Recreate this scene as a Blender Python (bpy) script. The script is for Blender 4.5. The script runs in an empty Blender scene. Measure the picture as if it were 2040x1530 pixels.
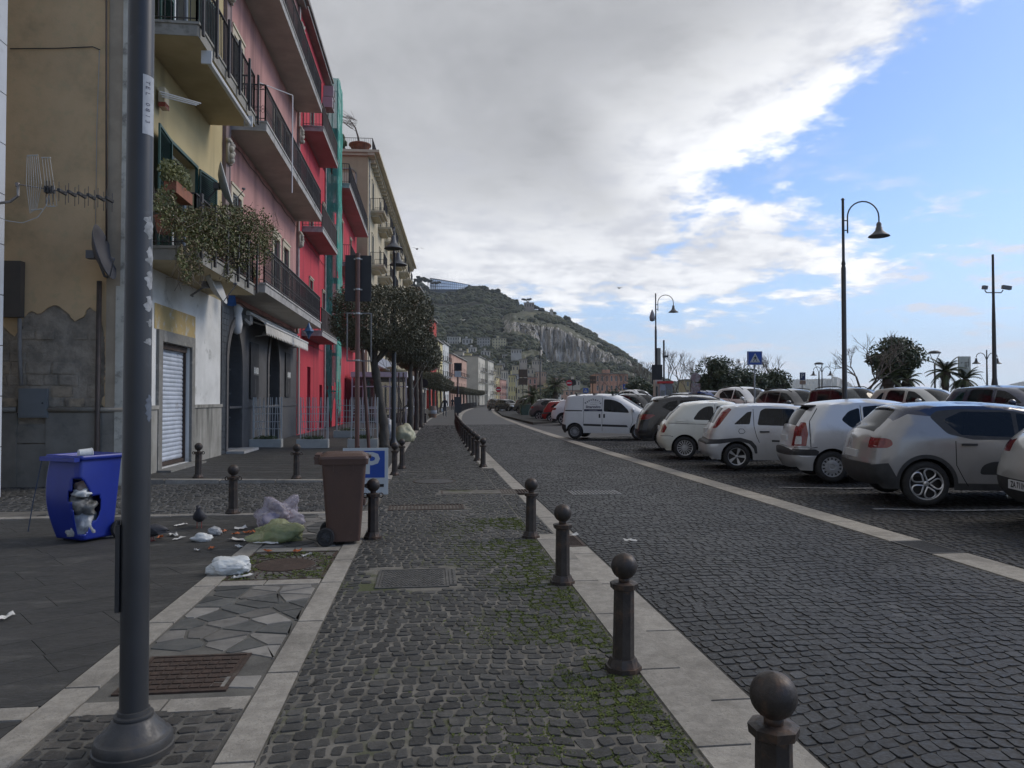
import bpy, bmesh, math, random
import numpy as np
from math import sin, cos, pi, radians, sqrt, atan2
from mathutils import Vector, Matrix, noise
from mathutils.geometry import delaunay_2d_cdt
rnd = random.Random(7)
scene = bpy.context.scene
COL = scene.collection
# ---------------------------------------------------------------- camera
YAW, PITCH, FPX, CAMH = radians(6.49), radians(1.22), 1450.0, 1.55
cam_d = bpy.data.cameras.new('camera'); cam = bpy.data.objects.new('camera', cam_d); COL.objects.link(cam)
cam_d.sensor_width = 36; cam_d.lens = FPX / 2040 * 36; cam_d.clip_start = 0.05; cam_d.clip_end = 12000
cam.location = (0, 0, CAMH); cam.rotation_euler = (radians(90) + PITCH, 0, -YAW)
scene.camera = cam
scene.view_settings.view_transform = 'Standard'; scene.view_settings.look = 'None'
scene.view_settings.gamma = 1; scene.view_settings.use_curve_mapping = False
scene.view_settings.exposure = 0.4
scene.cycles.max_bounces = 6; scene.cycles.transparent_max_bounces = 12
scene.cycles.volume_bounces = 1
try: scene.cycles.use_denoising = True
except Exception: pass
# ---------------------------------------------------------------- sky and sun
SUN_AZ, SUN_EL = 75, 38          # degrees right of the street direction, above the horizon
world = bpy.data.worlds.new('World'); scene.world = world; world.use_nodes = True
wn, wl = world.node_tree.nodes, world.node_tree.links; wn.clear()
def wmath(op, a, b=None, c=None, clamp=False):
 n = wn.new('ShaderNodeMath'); n.operation = op; n.use_clamp = clamp
 for i, v in enumerate((a, b, c)):
  if v is None: continue
  if isinstance(v, (int, float)): n.inputs[i].default_value = v
  else: wl.new(v, n.inputs[i])
 return n.outputs[0]
def wss(x, lo, hi):
 n = wn.new('ShaderNodeMapRange'); n.interpolation_type = 'SMOOTHSTEP'
 wl.new(x, n.inputs[0]); n.inputs[1].default_value = lo; n.inputs[2].default_value = hi
 n.inputs[3].default_value = 0; n.inputs[4].default_value = 1
 return n.outputs[0]
def wmix(f, a, b):
 n = wn.new('ShaderNodeMix'); n.data_type = 'RGBA'
 if isinstance(f, (int, float)): n.inputs[0].default_value = f
 else: wl.new(f, n.inputs[0])
 for i, v in ((6, a), (7, b)):
  if isinstance(v, tuple): n.inputs[i].default_value = (*v, 1)
  else: wl.new(v, n.inputs[i])
 return n.outputs[2]
tc = wn.new('ShaderNodeTexCoord'); sep = wn.new('ShaderNodeSeparateXYZ'); wl.new(tc.outputs['Generated'], sep.inputs[0])
dx, dy, dz = sep.outputs
az = wmath('MULTIPLY', wmath('ARCTAN2', dx, dy), 57.2958)
el = wmath('MULTIPLY', wmath('ARCSINE', dz), 57.2958)
zz = wmath('ADD', wmath('MAXIMUM', dz, 0.0), 0.16)
comb = wn.new('ShaderNodeCombineXYZ'); wl.new(wmath('DIVIDE', dx, zz), comb.inputs[0]); wl.new(wmath('DIVIDE', dy, zz), comb.inputs[1]); wl.new(wmath('MULTIPLY', dz, 2.0), comb.inputs[2])
def wnoise(scale, detail, rough=.55, off=0, dist=0):
 m = wn.new('ShaderNodeMapping'); wl.new(comb.outputs[0], m.inputs[0]); m.inputs['Location'].default_value = (off, off*.7, off*.3)
 n = wn.new('ShaderNodeTexNoise'); n.inputs['Scale'].default_value = scale; n.inputs['Detail'].default_value = detail
 n.inputs['Roughness'].default_value = rough; n.inputs['Distortion'].default_value = dist
 wl.new(m.outputs[0], n.inputs['Vector']); return n.outputs[0]
n1 = wnoise(1.1, 8, .6, 3.1, .3); n2 = wnoise(3.2, 8, .62, 9.7, .2); n3 = wnoise(.45, 4, .5, 1.7); n4 = wnoise(8.0, 5, .6, 5.0)
sky = wn.new('ShaderNodeTexSky'); sky.sky_type = 'NISHITA'; sky.sun_disc = False
sky.sun_elevation = radians(SUN_EL); sky.sun_rotation = radians(SUN_AZ)
sky.air_density = 1.0; sky.dust_density = .6; sky.ozone_density = 2.0
d1 = wmath('ADD', wmath('MULTIPLY', wmath('SUBTRACT', az, 19.3), -.395), wmath('MULTIPLY', wmath('SUBTRACT', el, 16.5), .918))
d2 = wmath('MINIMUM', wmath('SUBTRACT', 21, az), wmath('MULTIPLY', wmath('SUBTRACT', el, 6.0), .8))
ex = wmath('POWER', wmath('ABSOLUTE', wmath('DIVIDE', wmath('SUBTRACT', az, 22.0), 10.5)), 2); ey = wmath('POWER', wmath('ABSOLUTE', wmath('DIVIDE', wmath('SUBTRACT', el, 10.6), 3.4)), 2)
d3 = wmath('MULTIPLY', wmath('SUBTRACT', 1, wmath('SQRT', wmath('ADD', ex, ey))), 4)
dd = wmath('MAXIMUM', wmath('MAXIMUM', d1, d2), d3)
dn = wmath('ADD', dd, wmath('ADD', wmath('MULTIPLY', wmath('SUBTRACT', n1, .5), 9.0), wmath('ADD', wmath('MULTIPLY', wmath('SUBTRACT', n2, .5), 13.0), wmath('MULTIPLY', wmath('SUBTRACT', n4, .5), 5.0))))
mask = wss(dn, -1.0, 1.9)
inner = wss(wmath('ADD', dn, wmath('MULTIPLY', wmath('SUBTRACT', n3, .5), 9.0)), .8, 13.0)
CW = (9.6, 9.7, 9.9); CG = (2.5, 2.56, 2.72); CM = (4.4, 4.48, 4.68)
gray = wmix(wss(wmath('ADD', wmath('MULTIPLY', n1, .55), wmath('ADD', wmath('MULTIPLY', n3, .3), wmath('MULTIPLY', n2, .15))), .36, .64), CG, CM)
bright = wmix(wss(wmath('ADD', wmath('MULTIPLY', n2, .65), wmath('MULTIPLY', n4, .35)), .38, .62), (5.6, 5.75, 6.2), CW)
cloud = wmix(inner, bright, gray)
# low haze: the sky pales towards the horizon
haze_f = wmath('MULTIPLY', wmath('SUBTRACT', 1, wss(el, -1, 17)), .66)
blue0 = wn.new('ShaderNodeVectorMath'); blue0.operation = 'MULTIPLY'; wl.new(sky.outputs[0], blue0.inputs[0]); blue0.inputs[1].default_value = (.95, 1.08, 1.30)
blue = wmix(haze_f, blue0.outputs[0], (4.3, 5.6, 8.0))
# thin broken wisps inside the blue part
wisp = wmath('MULTIPLY', wmath('MULTIPLY', wss(wmath('ADD', wmath('MULTIPLY', n2, .7), wmath('MULTIPLY', n3, .3)), .50, .60), .85), wmath('SUBTRACT', 1, wss(el, 10, 20)))
bank = wmath('MULTIPLY', wmath('SUBTRACT', 1, wss(wmath('ABSOLUTE', wmath('SUBTRACT', el, 3.0)), .4, 2.4)), wss(n1, .42, .6))
blue = wmix(wmath('MAXIMUM', wisp, wmath('MULTIPLY', bank, .45)), blue, (6.4, 6.6, 7.4))
final = wmix(mask, blue, cloud)
final = wmix(wss(wmath('MULTIPLY', el, -1), 0, 4), final, (1.2, 1.2, 1.2))
bg = wn.new('ShaderNodeBackground'); wl.new(final, bg.inputs[0]); bg.inputs[1].default_value = 0.1
wo = wn.new('ShaderNodeOutputWorld'); wl.new(bg.outputs[0], wo.inputs[0])
sd = bpy.data.lights.new('sun', 'SUN'); sd.energy = 1.3; sd.angle = radians(24); sd.color = (1, .90, .78)
sun = bpy.data.objects.new('sun', sd); COL.objects.link(sun)
sv = Vector((sin(radians(SUN_AZ))*cos(radians(SUN_EL)), cos(radians(SUN_AZ))*cos(radians(SUN_EL)), sin(radians(SUN_EL))))
sun.rotation_euler = (-sv).to_track_quat('-Z', 'Y').to_euler()
# ---------------------------------------------------------------- measuring helpers (pixel of the 2040x1530 photo -> place)
_R = cam.rotation_euler.to_matrix()
def ray(px, py): return (_R @ Vector(((px-1020)/FPX, -(py-765)/FPX, -1)))
def gnd(px, py, z=0.0):
 d = ray(px, py); t = (z-CAMH)/d.z; return Vector((d.x*t, d.y*t, z))
def atY(px, py, Y):
 d = ray(px, py); t = Y/d.y; return Vector((d.x*t, Y, CAMH+d.z*t))
def atX(px, py, X):
 d = ray(px, py); t = X/d.x; return Vector((X, d.y*t, CAMH+d.z*t))
def atD(px, py, D):                       # D = depth along the camera's level forward direction
 d = ray(px, py); t = D/(d.x*sin(YAW)+d.y*cos(YAW)); return Vector((d.x*t, d.y*t, CAMH+d.z*t))
def S(y): return 4.8e-4*(y-15)**2 if y > 15 else 0.0    # how far the street has bent to the right
# ---------------------------------------------------------------- object helpers
def tag(o, label=None, cat=None, group=None, kind=None):
 if label: o['label'] = label
 if cat: o['category'] = cat
 if group: o['group'] = group
 if kind: o['kind'] = kind
 return o
def empty(name, loc=(0,0,0), rz=0, label=None, cat=None, group=None):
 o = bpy.data.objects.new(name, None); COL.objects.link(o); o.location = loc; o.rotation_euler = (0,0,rz); o.empty_display_size = .1
 return tag(o, label, cat, group)
def copy_tree(o, parent=None):
 c = o.copy(); COL.objects.link(c); c.parent = parent
 for ch in list(o.children): copy_tree(ch, c)
 return c
class MB:
 def __init__(s): s.v = []; s.f = []; s.m = []; s.tone = None
 def add(s, vs, fs, mi=0):
  b = len(s.v); s.v.extend([tuple(p) for p in vs]); s.f.extend([tuple(i+b for i in f) for f in fs]); s.m.extend([mi]*len(fs)); return s
 def box(s, x0, x1, y0, y1, z0, z1, mi=0):
  return s.add([(x0,y0,z0),(x1,y0,z0),(x1,y1,z0),(x0,y1,z0),(x0,y0,z1),(x1,y0,z1),(x1,y1,z1),(x0,y1,z1)],
                     [(0,3,2,1),(4,5,6,7),(0,1,5,4),(1,2,6,5),(2,3,7,6),(3,0,4,7)], mi)
 def obox(s, c, hx, hy, hz, M=None, mi=0):
  vs = []
  for k in (-1,1):
   for i, j in ((-1,-1),(1,-1),(1,1),(-1,1)):
    p = Vector((i*hx, j*hy, k*hz)); p = (M @ p) if M is not None else p; vs.append(p+Vector(c))
  return s.add(vs, [(0,3,2,1),(4,5,6,7),(0,1,5,4),(1,2,6,5),(2,3,7,6),(3,0,4,7)], mi)
 def tube(s, pts, r, n=8, mi=0, caps=True):
  pts = [Vector(p) for p in pts]; R = r if isinstance(r, (list, tuple)) else [r]*len(pts)
  rings = []; up = None
  for i, p in enumerate(pts):
   t = (pts[min(i+1, len(pts)-1)]-pts[max(i-1, 0)])
   t = t.normalized() if t.length > 1e-9 else Vector((0,0,1))
   if up is None: up = Vector((1,0,0)) if abs(t.z) > .8 else Vector((0,0,1))
   a = up - t*up.dot(t); a = a.normalized() if a.length > 1e-6 else t.orthogonal().normalized(); up = a; b = t.cross(a)
   rings.append([p + (a*cos(2*pi*k/n)+b*sin(2*pi*k/n))*R[i] for k in range(n)])
  vs = [q for rg in rings for q in rg]; fs = []
  for i in range(len(pts)-1):
   for k in range(n): fs.append((i*n+k, i*n+(k+1)%n, (i+1)*n+(k+1)%n, (i+1)*n+k))
  if caps: fs.append(tuple(range(n))[::-1]); fs.append(tuple((len(pts)-1)*n+k for k in range(n)))
  return s.add(vs, fs, mi)
 def lathe(s, prof, n=16, c=(0,0,0), M=None, mi=0, caps=True):
  vs = []
  for r, z in prof:
   for k in range(n):
    p = Vector((r*cos(2*pi*k/n), r*sin(2*pi*k/n), z)); p = (M @ p) if M is not None else p; vs.append(p+Vector(c))
  fs = [(i*n+k, i*n+(k+1)%n, (i+1)*n+(k+1)%n, (i+1)*n+k) for i in range(len(prof)-1) for k in range(n)]
  if caps:
   if prof[0][0] > 1e-4: fs.append(tuple(range(n))[::-1])
   if prof[-1][0] > 1e-4: fs.append(tuple((len(prof)-1)*n+k for k in range(n)))
  return s.add(vs, fs, mi)
 def prism(s, poly, h0, h1, fn=None, mi=0):       # poly in (a,b), extruded along c; fn maps (a,b,c)->xyz
  n = len(poly); fn = fn or (lambda a,b,c: (a,b,c))
  vs = [fn(a,b,h0) for a,b in poly]+[fn(a,b,h1) for a,b in poly]
  return s.add(vs, [tuple(range(n))[::-1], tuple(range(n, 2*n))]+[(i,(i+1)%n,n+(i+1)%n,n+i) for i in range(n)], mi)
 def build(s, name, mats, parent=None, smooth=False, kind=None, label=None, auto=None):
  me = bpy.data.meshes.new(name); me.from_pydata(s.v, [], s.f)
  mats = mats if isinstance(mats, (list, tuple)) else [mats]
  for m in mats: me.materials.append(m)
  if len(mats) > 1: me.polygons.foreach_set('material_index', s.m)
  if s.tone is not None:
   at = me.attributes.new('tone', 'FLOAT', 'FACE'); at.data.foreach_set('value', s.tone)
  if smooth: me.polygons.foreach_set('use_smooth', [True]*len(me.polygons))
  me.update()
  if smooth and auto:
   try: me.set_sharp_from_angle(angle=radians(auto))
   except Exception: pass
  o = bpy.data.objects.new(name, me); COL.objects.link(o)
  if parent is not None: o.parent = parent
  if kind: o['kind'] = kind
  if label: o['label'] = label
  return o
def text_mb(txt, size, fn, ext=0.002, align='CENTER', bold=0.0, sx=1.0):
 """built-in font lettering turned into mesh; fn maps (x, y, depth) -> xyz"""
 cu = bpy.data.curves.new('lettering', 'FONT'); cu.body = txt; cu.size = size; cu.align_x = align; cu.align_y = 'CENTER'; cu.resolution_u = 2; cu.offset = bold
 ob = bpy.data.objects.new('lettering_tmp', cu); COL.objects.link(ob)
 dg = bpy.context.evaluated_depsgraph_get(); me = bpy.data.meshes.new_from_object(ob.evaluated_get(dg))
 mb = MB(); mb.add([fn(v.co.x*sx, v.co.y, ext) for v in me.vertices], [tuple(p.vertices) for p in me.polygons])
 bpy.data.objects.remove(ob); bpy.data.meshes.remove(me); return mb
# ---------------------------------------------------------------- materials
MATS = {}
def mat(name, c, c2=None, vs=6.0, rough=.7, metal=0.0, bump=0.0, bs=None, tone=False, dirt=None, ds=1.5, dlo=.5, dhi=.7, streak=False, detail=6, spec=None, stretch=None, c3=None, coat=0):
 if name in MATS: return MATS[name]
 m = bpy.data.materials.new(name); m.use_nodes = True; nt = m.node_tree; N, L = nt.nodes, nt.links
 b = N['Principled BSDF']; b.inputs['Roughness'].default_value = rough; b.inputs['Metallic'].default_value = metal
 if spec is not None: b.inputs['Specular IOR Level'].default_value = spec
 if coat: b.inputs['Coat Weight'].default_value = coat; b.inputs['Coat Roughness'].default_value = .08
 tcn = N.new('ShaderNodeTexCoord'); src = tcn.outputs['Object']
 mp = N.new('ShaderNodeMapping'); L.new(src, mp.inputs[0]); mp.inputs['Scale'].default_value = stretch or (1,1,1)
 def nz(scale, det=6, ro=.6, vec=None):
  n = N.new('ShaderNodeTexNoise'); n.inputs['Scale'].default_value = scale; n.inputs['Detail'].default_value = det; n.inputs['Roughness'].default_value = ro
  L.new(vec or mp.outputs[0], n.inputs['Vector']); return n.outputs[0]
 def mr(x, lo, hi, a=0, bb=1):
  n = N.new('ShaderNodeMapRange'); n.interpolation_type = 'SMOOTHSTEP'; L.new(x, n.inputs[0]); n.inputs[1].default_value = lo; n.inputs[2].default_value = hi; n.inputs[3].default_value = a; n.inputs[4].default_value = bb; return n.outputs[0]
 def mx(f, a, bb):
  n = N.new('ShaderNodeMix'); n.data_type = 'RGBA'; L.new(f, n.inputs[0])
  for i, v in ((6, a), (7, bb)):
   if isinstance(v, tuple): n.inputs[i].default_value = (*v, 1)
   else: L.new(v, n.inputs[i])
  return n.outputs[2]
 col = c
 if c2: col = mx(mr(nz(vs, detail), .35, .65), c, c2)
 if c3: col = mx(mr(nz(vs*5.3, 5), .52, .68), col, c3)
 if dirt:
  if streak:
   m2 = N.new('ShaderNodeMapping'); L.new(src, m2.inputs[0]); m2.inputs['Scale'].default_value = (1,1,.12); f = mr(nz(ds, 5, .6, m2.outputs[0]), dlo, dhi)
  else: f = mr(nz(ds, 7, .65), dlo, dhi)
  col = mx(f, col, dirt)
 if tone:
  at = N.new('ShaderNodeAttribute'); at.attribute_name = 'tone'
  n = N.new('ShaderNodeVectorMath'); n.operation = 'SCALE'
  if isinstance(col, tuple): n.inputs[0].default_value = col
  else: L.new(col, n.inputs[0])
  L.new(at.outputs['Fac'], n.inputs['Scale']); col = n.outputs[0]
 if isinstance(col, tuple): b.inputs['Base Color'].default_value = (*col, 1)
 else: L.new(col, b.inputs['Base Color'])
 if bump:
  bn = N.new('ShaderNodeBump'); bn.inputs['Strength'].default_value = 1.0; bn.inputs['Distance'].default_value = bump
  L.new(nz(bs or vs*4, 6, .65), bn.inputs['Height']); L.new(bn.outputs[0], b.inputs['Normal'])
  rr = mr(nz((bs or vs*4)*.5, 3), .3, .7, max(.05, rough-.12), min(1, rough+.12)); L.new(rr, b.inputs['Roughness'])
 MATS[name] = m; return m
def leaf_mat(name, c, c2, vs=3, trans=.25):
 m = mat(name, c, c2, vs=vs, rough=.55, c3=tuple(x*1.7 for x in c2))
 return m
def glass_mat(name, tint=(.02,.025,.03), refl=.6, alpha=.10):
 if name in MATS: return MATS[name]
 m = bpy.data.materials.new(name); m.use_nodes = True; N, L = m.node_tree.nodes, m.node_tree.links; N.clear()
 o = N.new('ShaderNodeOutputMaterial'); tr = N.new('ShaderNodeBsdfTransparent'); tr.inputs[0].default_value = (*[alpha]*3, 1)
 gl = N.new('ShaderNodeBsdfGlossy'); gl.inputs['Roughness'].default_value = .04; gl.inputs[0].default_value = (refl, refl, refl, 1)
 df = N.new('ShaderNodeBsdfDiffuse'); df.inputs[0].default_value = (*tint, 1)
 lw = N.new('ShaderNodeFresnel'); lw.inputs[0].default_value = 1.48
 m1 = N.new('ShaderNodeMixShader'); m1.inputs[0].default_value = .35; L.new(tr.outputs[0], m1.inputs[1]); L.new(df.outputs[0], m1.inputs[2])
 m2 = N.new('ShaderNodeMixShader'); L.new(lw.outputs[0], m2.inputs[0]); L.new(m1.outputs[0], m2.inputs[1]); L.new(gl.outputs[0], m2.inputs[2])
 L.new(m2.outputs[0], o.inputs[0]); MATS[name] = m; return m
# ================================================================ GROUND
ROADZ = -0.035
def parkz(x, y): return -0.03 + max(0.0, min(.53, (x - S(y) - 7.5)*.045))
M_basalt = mat('basalt_cobble', (.026,.026,.024), (.044,.043,.039), vs=9, rough=.62, bump=.004, bs=60, tone=True, dirt=(.085,.082,.073), ds=2.2, dlo=.56, dhi=.74)
M_basalt_road = mat('basalt_cobble_road', (.017,.0175,.018), (.026,.026,.026), vs=7, rough=.55, spec=.35, bump=.003, bs=60, tone=True, dirt=(.05,.049,.045), ds=.9, dlo=.56, dhi=.76)
M_mortar = mat('sandy_mortar', (.165,.155,.132), (.085,.08,.068), vs=5, rough=.95, bump=.004, bs=120, dirt=(.055,.065,.022), ds=1.1, dlo=.52, dhi=.66)
M_mortar_dark = mat('dark_joint', (.026,.025,.023), (.05,.047,.042), vs=3, rough=.95, bump=.003, bs=90)
M_mortar_side = mat('side_joint', (.13,.12,.10), (.07,.067,.06), vs=2, rough=.95, bump=.003, bs=90)
M_trav = mat('travertine_kerb', (.31,.29,.25), (.235,.218,.188), vs=12, rough=.8, bump=.004, bs=70, tone=True, dirt=(.16,.148,.125), ds=1.7, dlo=.50, dhi=.72, c3=(.20,.185,.16))
M_slab = mat('dark_lava_slab', (.040,.039,.036), (.026,.026,.024), vs=2.5, rough=.72, bump=.007, bs=24, tone=True, dirt=(.10,.096,.085), ds=1.6, dlo=.52, dhi=.78, stretch=(1,3,1))
M_crazy = mat('crazy_paving_stone', (.20,.19,.17), (.14,.134,.122), vs=4, rough=.8, bump=.004, bs=25, tone=True, dirt=(.10,.095,.085), ds=3, dlo=.5, dhi=.7)
M_crazyd = mat('crazy_paving_dark_stone', (.075,.076,.07), (.05,.052,.05), vs=5, rough=.75, bump=.003, bs=25, tone=True, dirt=(.13,.125,.11), ds=3, dlo=.55, dhi=.75)
M_rust = mat('rusty_cast_iron', (.045,.032,.025), (.075,.05,.038), vs=14, rough=.75, metal=.3, bump=.001, bs=200, dirt=(.10,.085,.07), ds=5, dlo=.55, dhi=.75)
M_iron = mat('worn_grey_iron', (.075,.075,.075), (.045,.045,.045), vs=12, rough=.6, metal=.4, bump=.001, bs=150, dirt=(.13,.12,.11), ds=6, dlo=.55, dhi=.75)
M_white_line = mat('worn_white_line', (.34,.34,.33), (.10,.10,.10), vs=9, rough=.8, detail=8)
M_earth = mat('dry_ground', (.09,.085,.07), (.06,.07,.04), vs=.2, rough=.95)
M_park = mat('parking_asphalt', (.042,.044,.047), (.06,.061,.062), vs=1.2, rough=.85, bump=.004, bs=40, dirt=(.10,.10,.095), ds=2.0, dlo=.56, dhi=.72)
def poly_area(p): return .5*sum(p[i][0]*p[(i+1)%len(p)][1]-p[(i+1)%len(p)][0]*p[i][1] for i in range(len(p)))
def inset(poly, d):
 n = len(poly); out = []; sg = 1 if poly_area(poly) > 0 else -1
 for i in range(n):
  p0, p1, p2 = poly[i-1], poly[i], poly[(i+1)%n]
  e1 = (p1[0]-p0[0], p1[1]-p0[1]); e2 = (p2[0]-p1[0], p2[1]-p1[1])
  l1 = math.hypot(*e1) or 1e-9; l2 = math.hypot(*e2) or 1e-9
  n1 = (-e1[1]/l1*sg, e1[0]/l1*sg); n2 = (-e2[1]/l2*sg, e2[0]/l2*sg)
  k = 1+n1[0]*n2[0]+n1[1]*n2[1]; k = max(k, .5)
  out.append((p1[0]+(n1[0]+n2[0])/k*d, p1[1]+(n1[1]+n2[1])/k*d))
 return out
def stone(mb, poly, z, h=.02, bev=.008, tone=1.0, tilt=(0,0), shift=True):
 """one stone: a bevelled top over buried sides"""
 n = len(poly); inn = inset(poly, bev)
 cx = sum(p[0] for p in poly)/n; cy = sum(p[1] for p in poly)/n
 zf = (lambda x, y: z(x, y)) if callable(z) else (lambda x, y: z)
 vs = [((p[0]+S(p[1])) if shift else p[0], p[1], zf(*p)-h) for p in poly] + [((p[0]+S(p[1])) if shift else p[0], p[1], zf(*p)+(p[0]-cx)*tilt[0]+(p[1]-cy)*tilt[1]) for p in inn]
 mb.add(vs, [tuple(range(n, 2*n))]+[(i,(i+1)%n,n+(i+1)%n,n+i) for i in range(n)])
 if mb.tone is None: mb.tone = []
 mb.tone.extend([tone]*(n+1))
def strip_plane(name, x0, x1, ys, z, m, kind='structure', parent=None):
 mb = MB()
 for a, b in zip(ys[:-1], ys[1:]):
  mb.add([(x0+S(a),a,z),(x1+S(a),a,z),(x1+S(b),b,z),(x0+S(b),b,z)], [(0,1,2,3)])
 return mb.build(name, m, parent, kind=kind)
def cobble_polys(x0, x1, y0, y1, s, R, keep=None, arc=.0, near=14, gap=.0028):
 """rows of roughly squared setts that wander like hand-laid ones"""
 out = []; r = 0; y = y0
 wave = lambda x, yy: arc*abs(sin(pi*(x-x0)/1.45)) + .10*noise.noise(Vector((x*.9, yy*.6, 3.3))) + .02*noise.noise(Vector((x*5, yy*4, 8)))
 while y < y1:
  h = s*R.uniform(.82, 1.16); x = x0
  first = R.uniform(.3, 1)
  while x < x1-.012:
   w = s*R.uniform(.7, 1.22)*(first if x == x0 else 1); xe = min(x+w, x1)
   if x1-xe < .03: xe = x1
   g = gap + R.random()*.003
   a, b, c, d = (x+g, y+g), (xe-g, y+g), (xe-g, y+h-g), (x+g, y+h-g)
   j = lambda p: (min(max(p[0]+R.uniform(-.008,.008), x0+.002), x1-.002), p[1]+R.uniform(-.008,.008)+wave(p[0], y))
   if y < near:
    q = []
    for (p1, p2) in ((a,b),(b,c),(c,d),(d,a)):
     t = .17; q.append((p1[0]+(p2[0]-p1[0])*t, p1[1]+(p2[1]-p1[1])*t)); q.append((p1[0]+(p2[0]-p1[0])*(1-t), p1[1]+(p2[1]-p1[1])*(1-t)))
    poly = [j(p) for p in q]
   else: poly = [j(p) for p in (a,b,c,d)]
   cx = (x+xe)/2; cy = y+h/2+wave(cx, y)
   if keep is None or keep(cx, cy): out.append((poly, cx, cy))
   x = xe
  y += h
 return out
def lay(name, polys, z, m, parent, npart=300, R=rnd, bev=.012, hh=.02, tilt=.05, tones=(.7,1.35), zj=.003, reserve=None):
 """the largest stones in view become parts, the rest one joined part"""
 def key(t):
  _, x, y = t
  X = x+S(y); dep = y*cos(YAW)+X*sin(YAW)
  if dep < .8: return 1e9
  px = 1020+FPX*(X*cos(YAW)-y*sin(YAW))/dep; py = 796+FPX*CAMH/dep
  return dep if (-30 < px < 2070 and py < 1560) else 1e6+dep
 polys = sorted(polys, key=key); rest = MB(); rest.tone = []
 for i, (p, x, y) in enumerate(polys):
  t = R.uniform(*tones)*(1+.45*noise.noise(Vector((x*.9, y*.35, 5)))+.25*noise.noise(Vector((x*3, y*2, 9))))*(1.7 if R.random() < .025 else 1); zz = R.uniform(-zj, zj)
  zf = (lambda a, b, zz=zz: z(a, b)+zz) if callable(z) else z+zz
  tl = (R.uniform(-tilt,tilt), R.uniform(-tilt,tilt))
  if i < npart:
   mb = MB(); stone(mb, p, zf, hh, bev, t, tl); mb.build(name, m, parent)
  else: stone(rest, p, zf, hh, bev, t, tl)
 if rest.v: rest.build(name+'s_further_off' if not name.endswith('s') else name, m, parent, kind='stuff')
R1 = random.Random(3)
ysn = [-3, 15, 20, 25, 30, 36, 42, 50, 58, 66, 75, 85, 95, 105, 115, 125, 135, 145, 155, 165, 180, 200, 225]
# ---- wide ground, sea
g = MB(); g.add([(-600,-60,-.16),(52,-60,-.16),(60,230,-.16),(330,420,-.16),(900,900,-.16),(900,2500,-.16),(-900,2500,-.16)], [(0,1,2,3,4,5,6)]); g.build('ground', M_earth, kind='structure')
M_sea = mat('sea_water', (.02,.05,.075), (.03,.07,.10), vs=.02, rough=.18, bump=.25, bs=.25)
g = MB(); g.add([(-3000,-3000,-3),(9000,-3000,-3),(9000,9000,-3),(-3000,9000,-3)], [(0,1,2,3)]); g.build('sea', M_sea, kind='structure')
# ---- cobbled cycle path between the two pale strips
path = strip_plane('path', -.73, 1.20, ysn, -.0025, M_mortar)
def keep_path(x, y):
 if -.52 < x < .27 and 6.0 < y < 6.82: return False
 if -.60 < x < .55 and 10.3 < y < 10.85: return False
 if (x-.1)**2+(y-13.9)**2 < .42**2: return False
 if -.55 < x < .3 and 15.6 < y < 16.0: return False
 if x > .15 and 12.0 < y < 12.55: return False
 return True
lay('cobblestone', cobble_polys(-.73, 1.17, 1.6, 44, .093, R1, keep_path, arc=.09, near=11), .003, M_basalt, path, 300, R1, bev=.0065, tones=(.6,1.35), zj=.0025)
lay('cobblestone', cobble_polys(1.17, 1.44, 8.35, 16.2, .10, R1, lambda x,y: y < 11.9 or y > 12.6, near=9), .003, M_basalt, path, 0, R1, bev=.01)
strip_plane('path_patch', 1.19, 1.45, [8.33, 16.3], -.006, M_mortar, parent=path)
# ---- road
road = MB()
for a, b in zip(ysn[:-1], ysn[1:]):
 road.add([(1.70+S(a),a,ROADZ-.003),(5.12+S(a),a,ROADZ-.003),(5.12+S(b),b,ROADZ-.003),(1.70+S(b),b,ROADZ-.003)], [(0,1,2,3)])
road = road.build('road', M_mortar_dark, kind='structure')
def keep_road(x, y): return not (2.35 < x < 3.25 and 11.9 < y < 12.55)
lay('cobblestone', cobble_polys(1.71, 5.09, 1.6, 46, .10, R1, keep_road, arc=.13, near=9, gap=.0012), ROADZ+.003, M_basalt_road, road, 300, R1, bev=.0035, tones=(.66,1.4), zj=.0018, tilt=.02)
far = MB()
for a, b in zip(ysn[:-1], ysn[1:]):
 if a >= 42: far.add([(1.70+S(a),max(a,46),ROADZ+.001),(5.12+S(a),max(a,46),ROADZ+.001),(5.12+S(b),b,ROADZ+.001),(1.70+S(b),b,ROADZ+.001)], [(0,1,2,3)]) if b > 46 else None
far.build('road_surface', mat('far_road', (.034,.035,.037), (.044,.045,.047), vs=.3, rough=.6), road)
far = MB()
for a, b in zip(ysn[:-1], ysn[1:]):
 if b > 44: far.add([(-.73+S(a),max(a,44),.002),(1.2+S(a),max(a,44),.002),(1.2+S(b),b,.002),(-.73+S(b),b,.002)], [(0,1,2,3)])
far.build('path_surface', mat('far_path', (.05,.049,.047), (.065,.064,.06), vs=.6, rough=.8), path)
# ---- parking ground (cobbled, rising a little towards the sea side)
pk = MB(); XS = [5.5, 6.5, 7.5, 9, 11, 14, 17, 19.3, 26, 60]
idx = {}
for j, y in enumerate(ysn[:17]):
 for i, x in enumerate(XS): idx[i,j] = len(pk.v); pk.v.append((x+S(y), y, parkz(x+S(y), y)-.008))
for j in range(16):
 for i in range(len(XS)-1): pk.f.append((idx[i,j], idx[i+1,j], idx[i+1,j+1], idx[i,j+1])); pk.m.append(0)
park = pk.build('parking_ground', M_park, kind='structure')
lay('cobblestone', cobble_polys(5.52, 11.5, 4.2, 30, .12, R1, None, arc=.1, near=4), lambda x, y: parkz(x+S(y), y)+.002, M_basalt_road, park, 140, R1, bev=.012, tones=(.8,1.5), zj=.003, tilt=.04)
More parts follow.
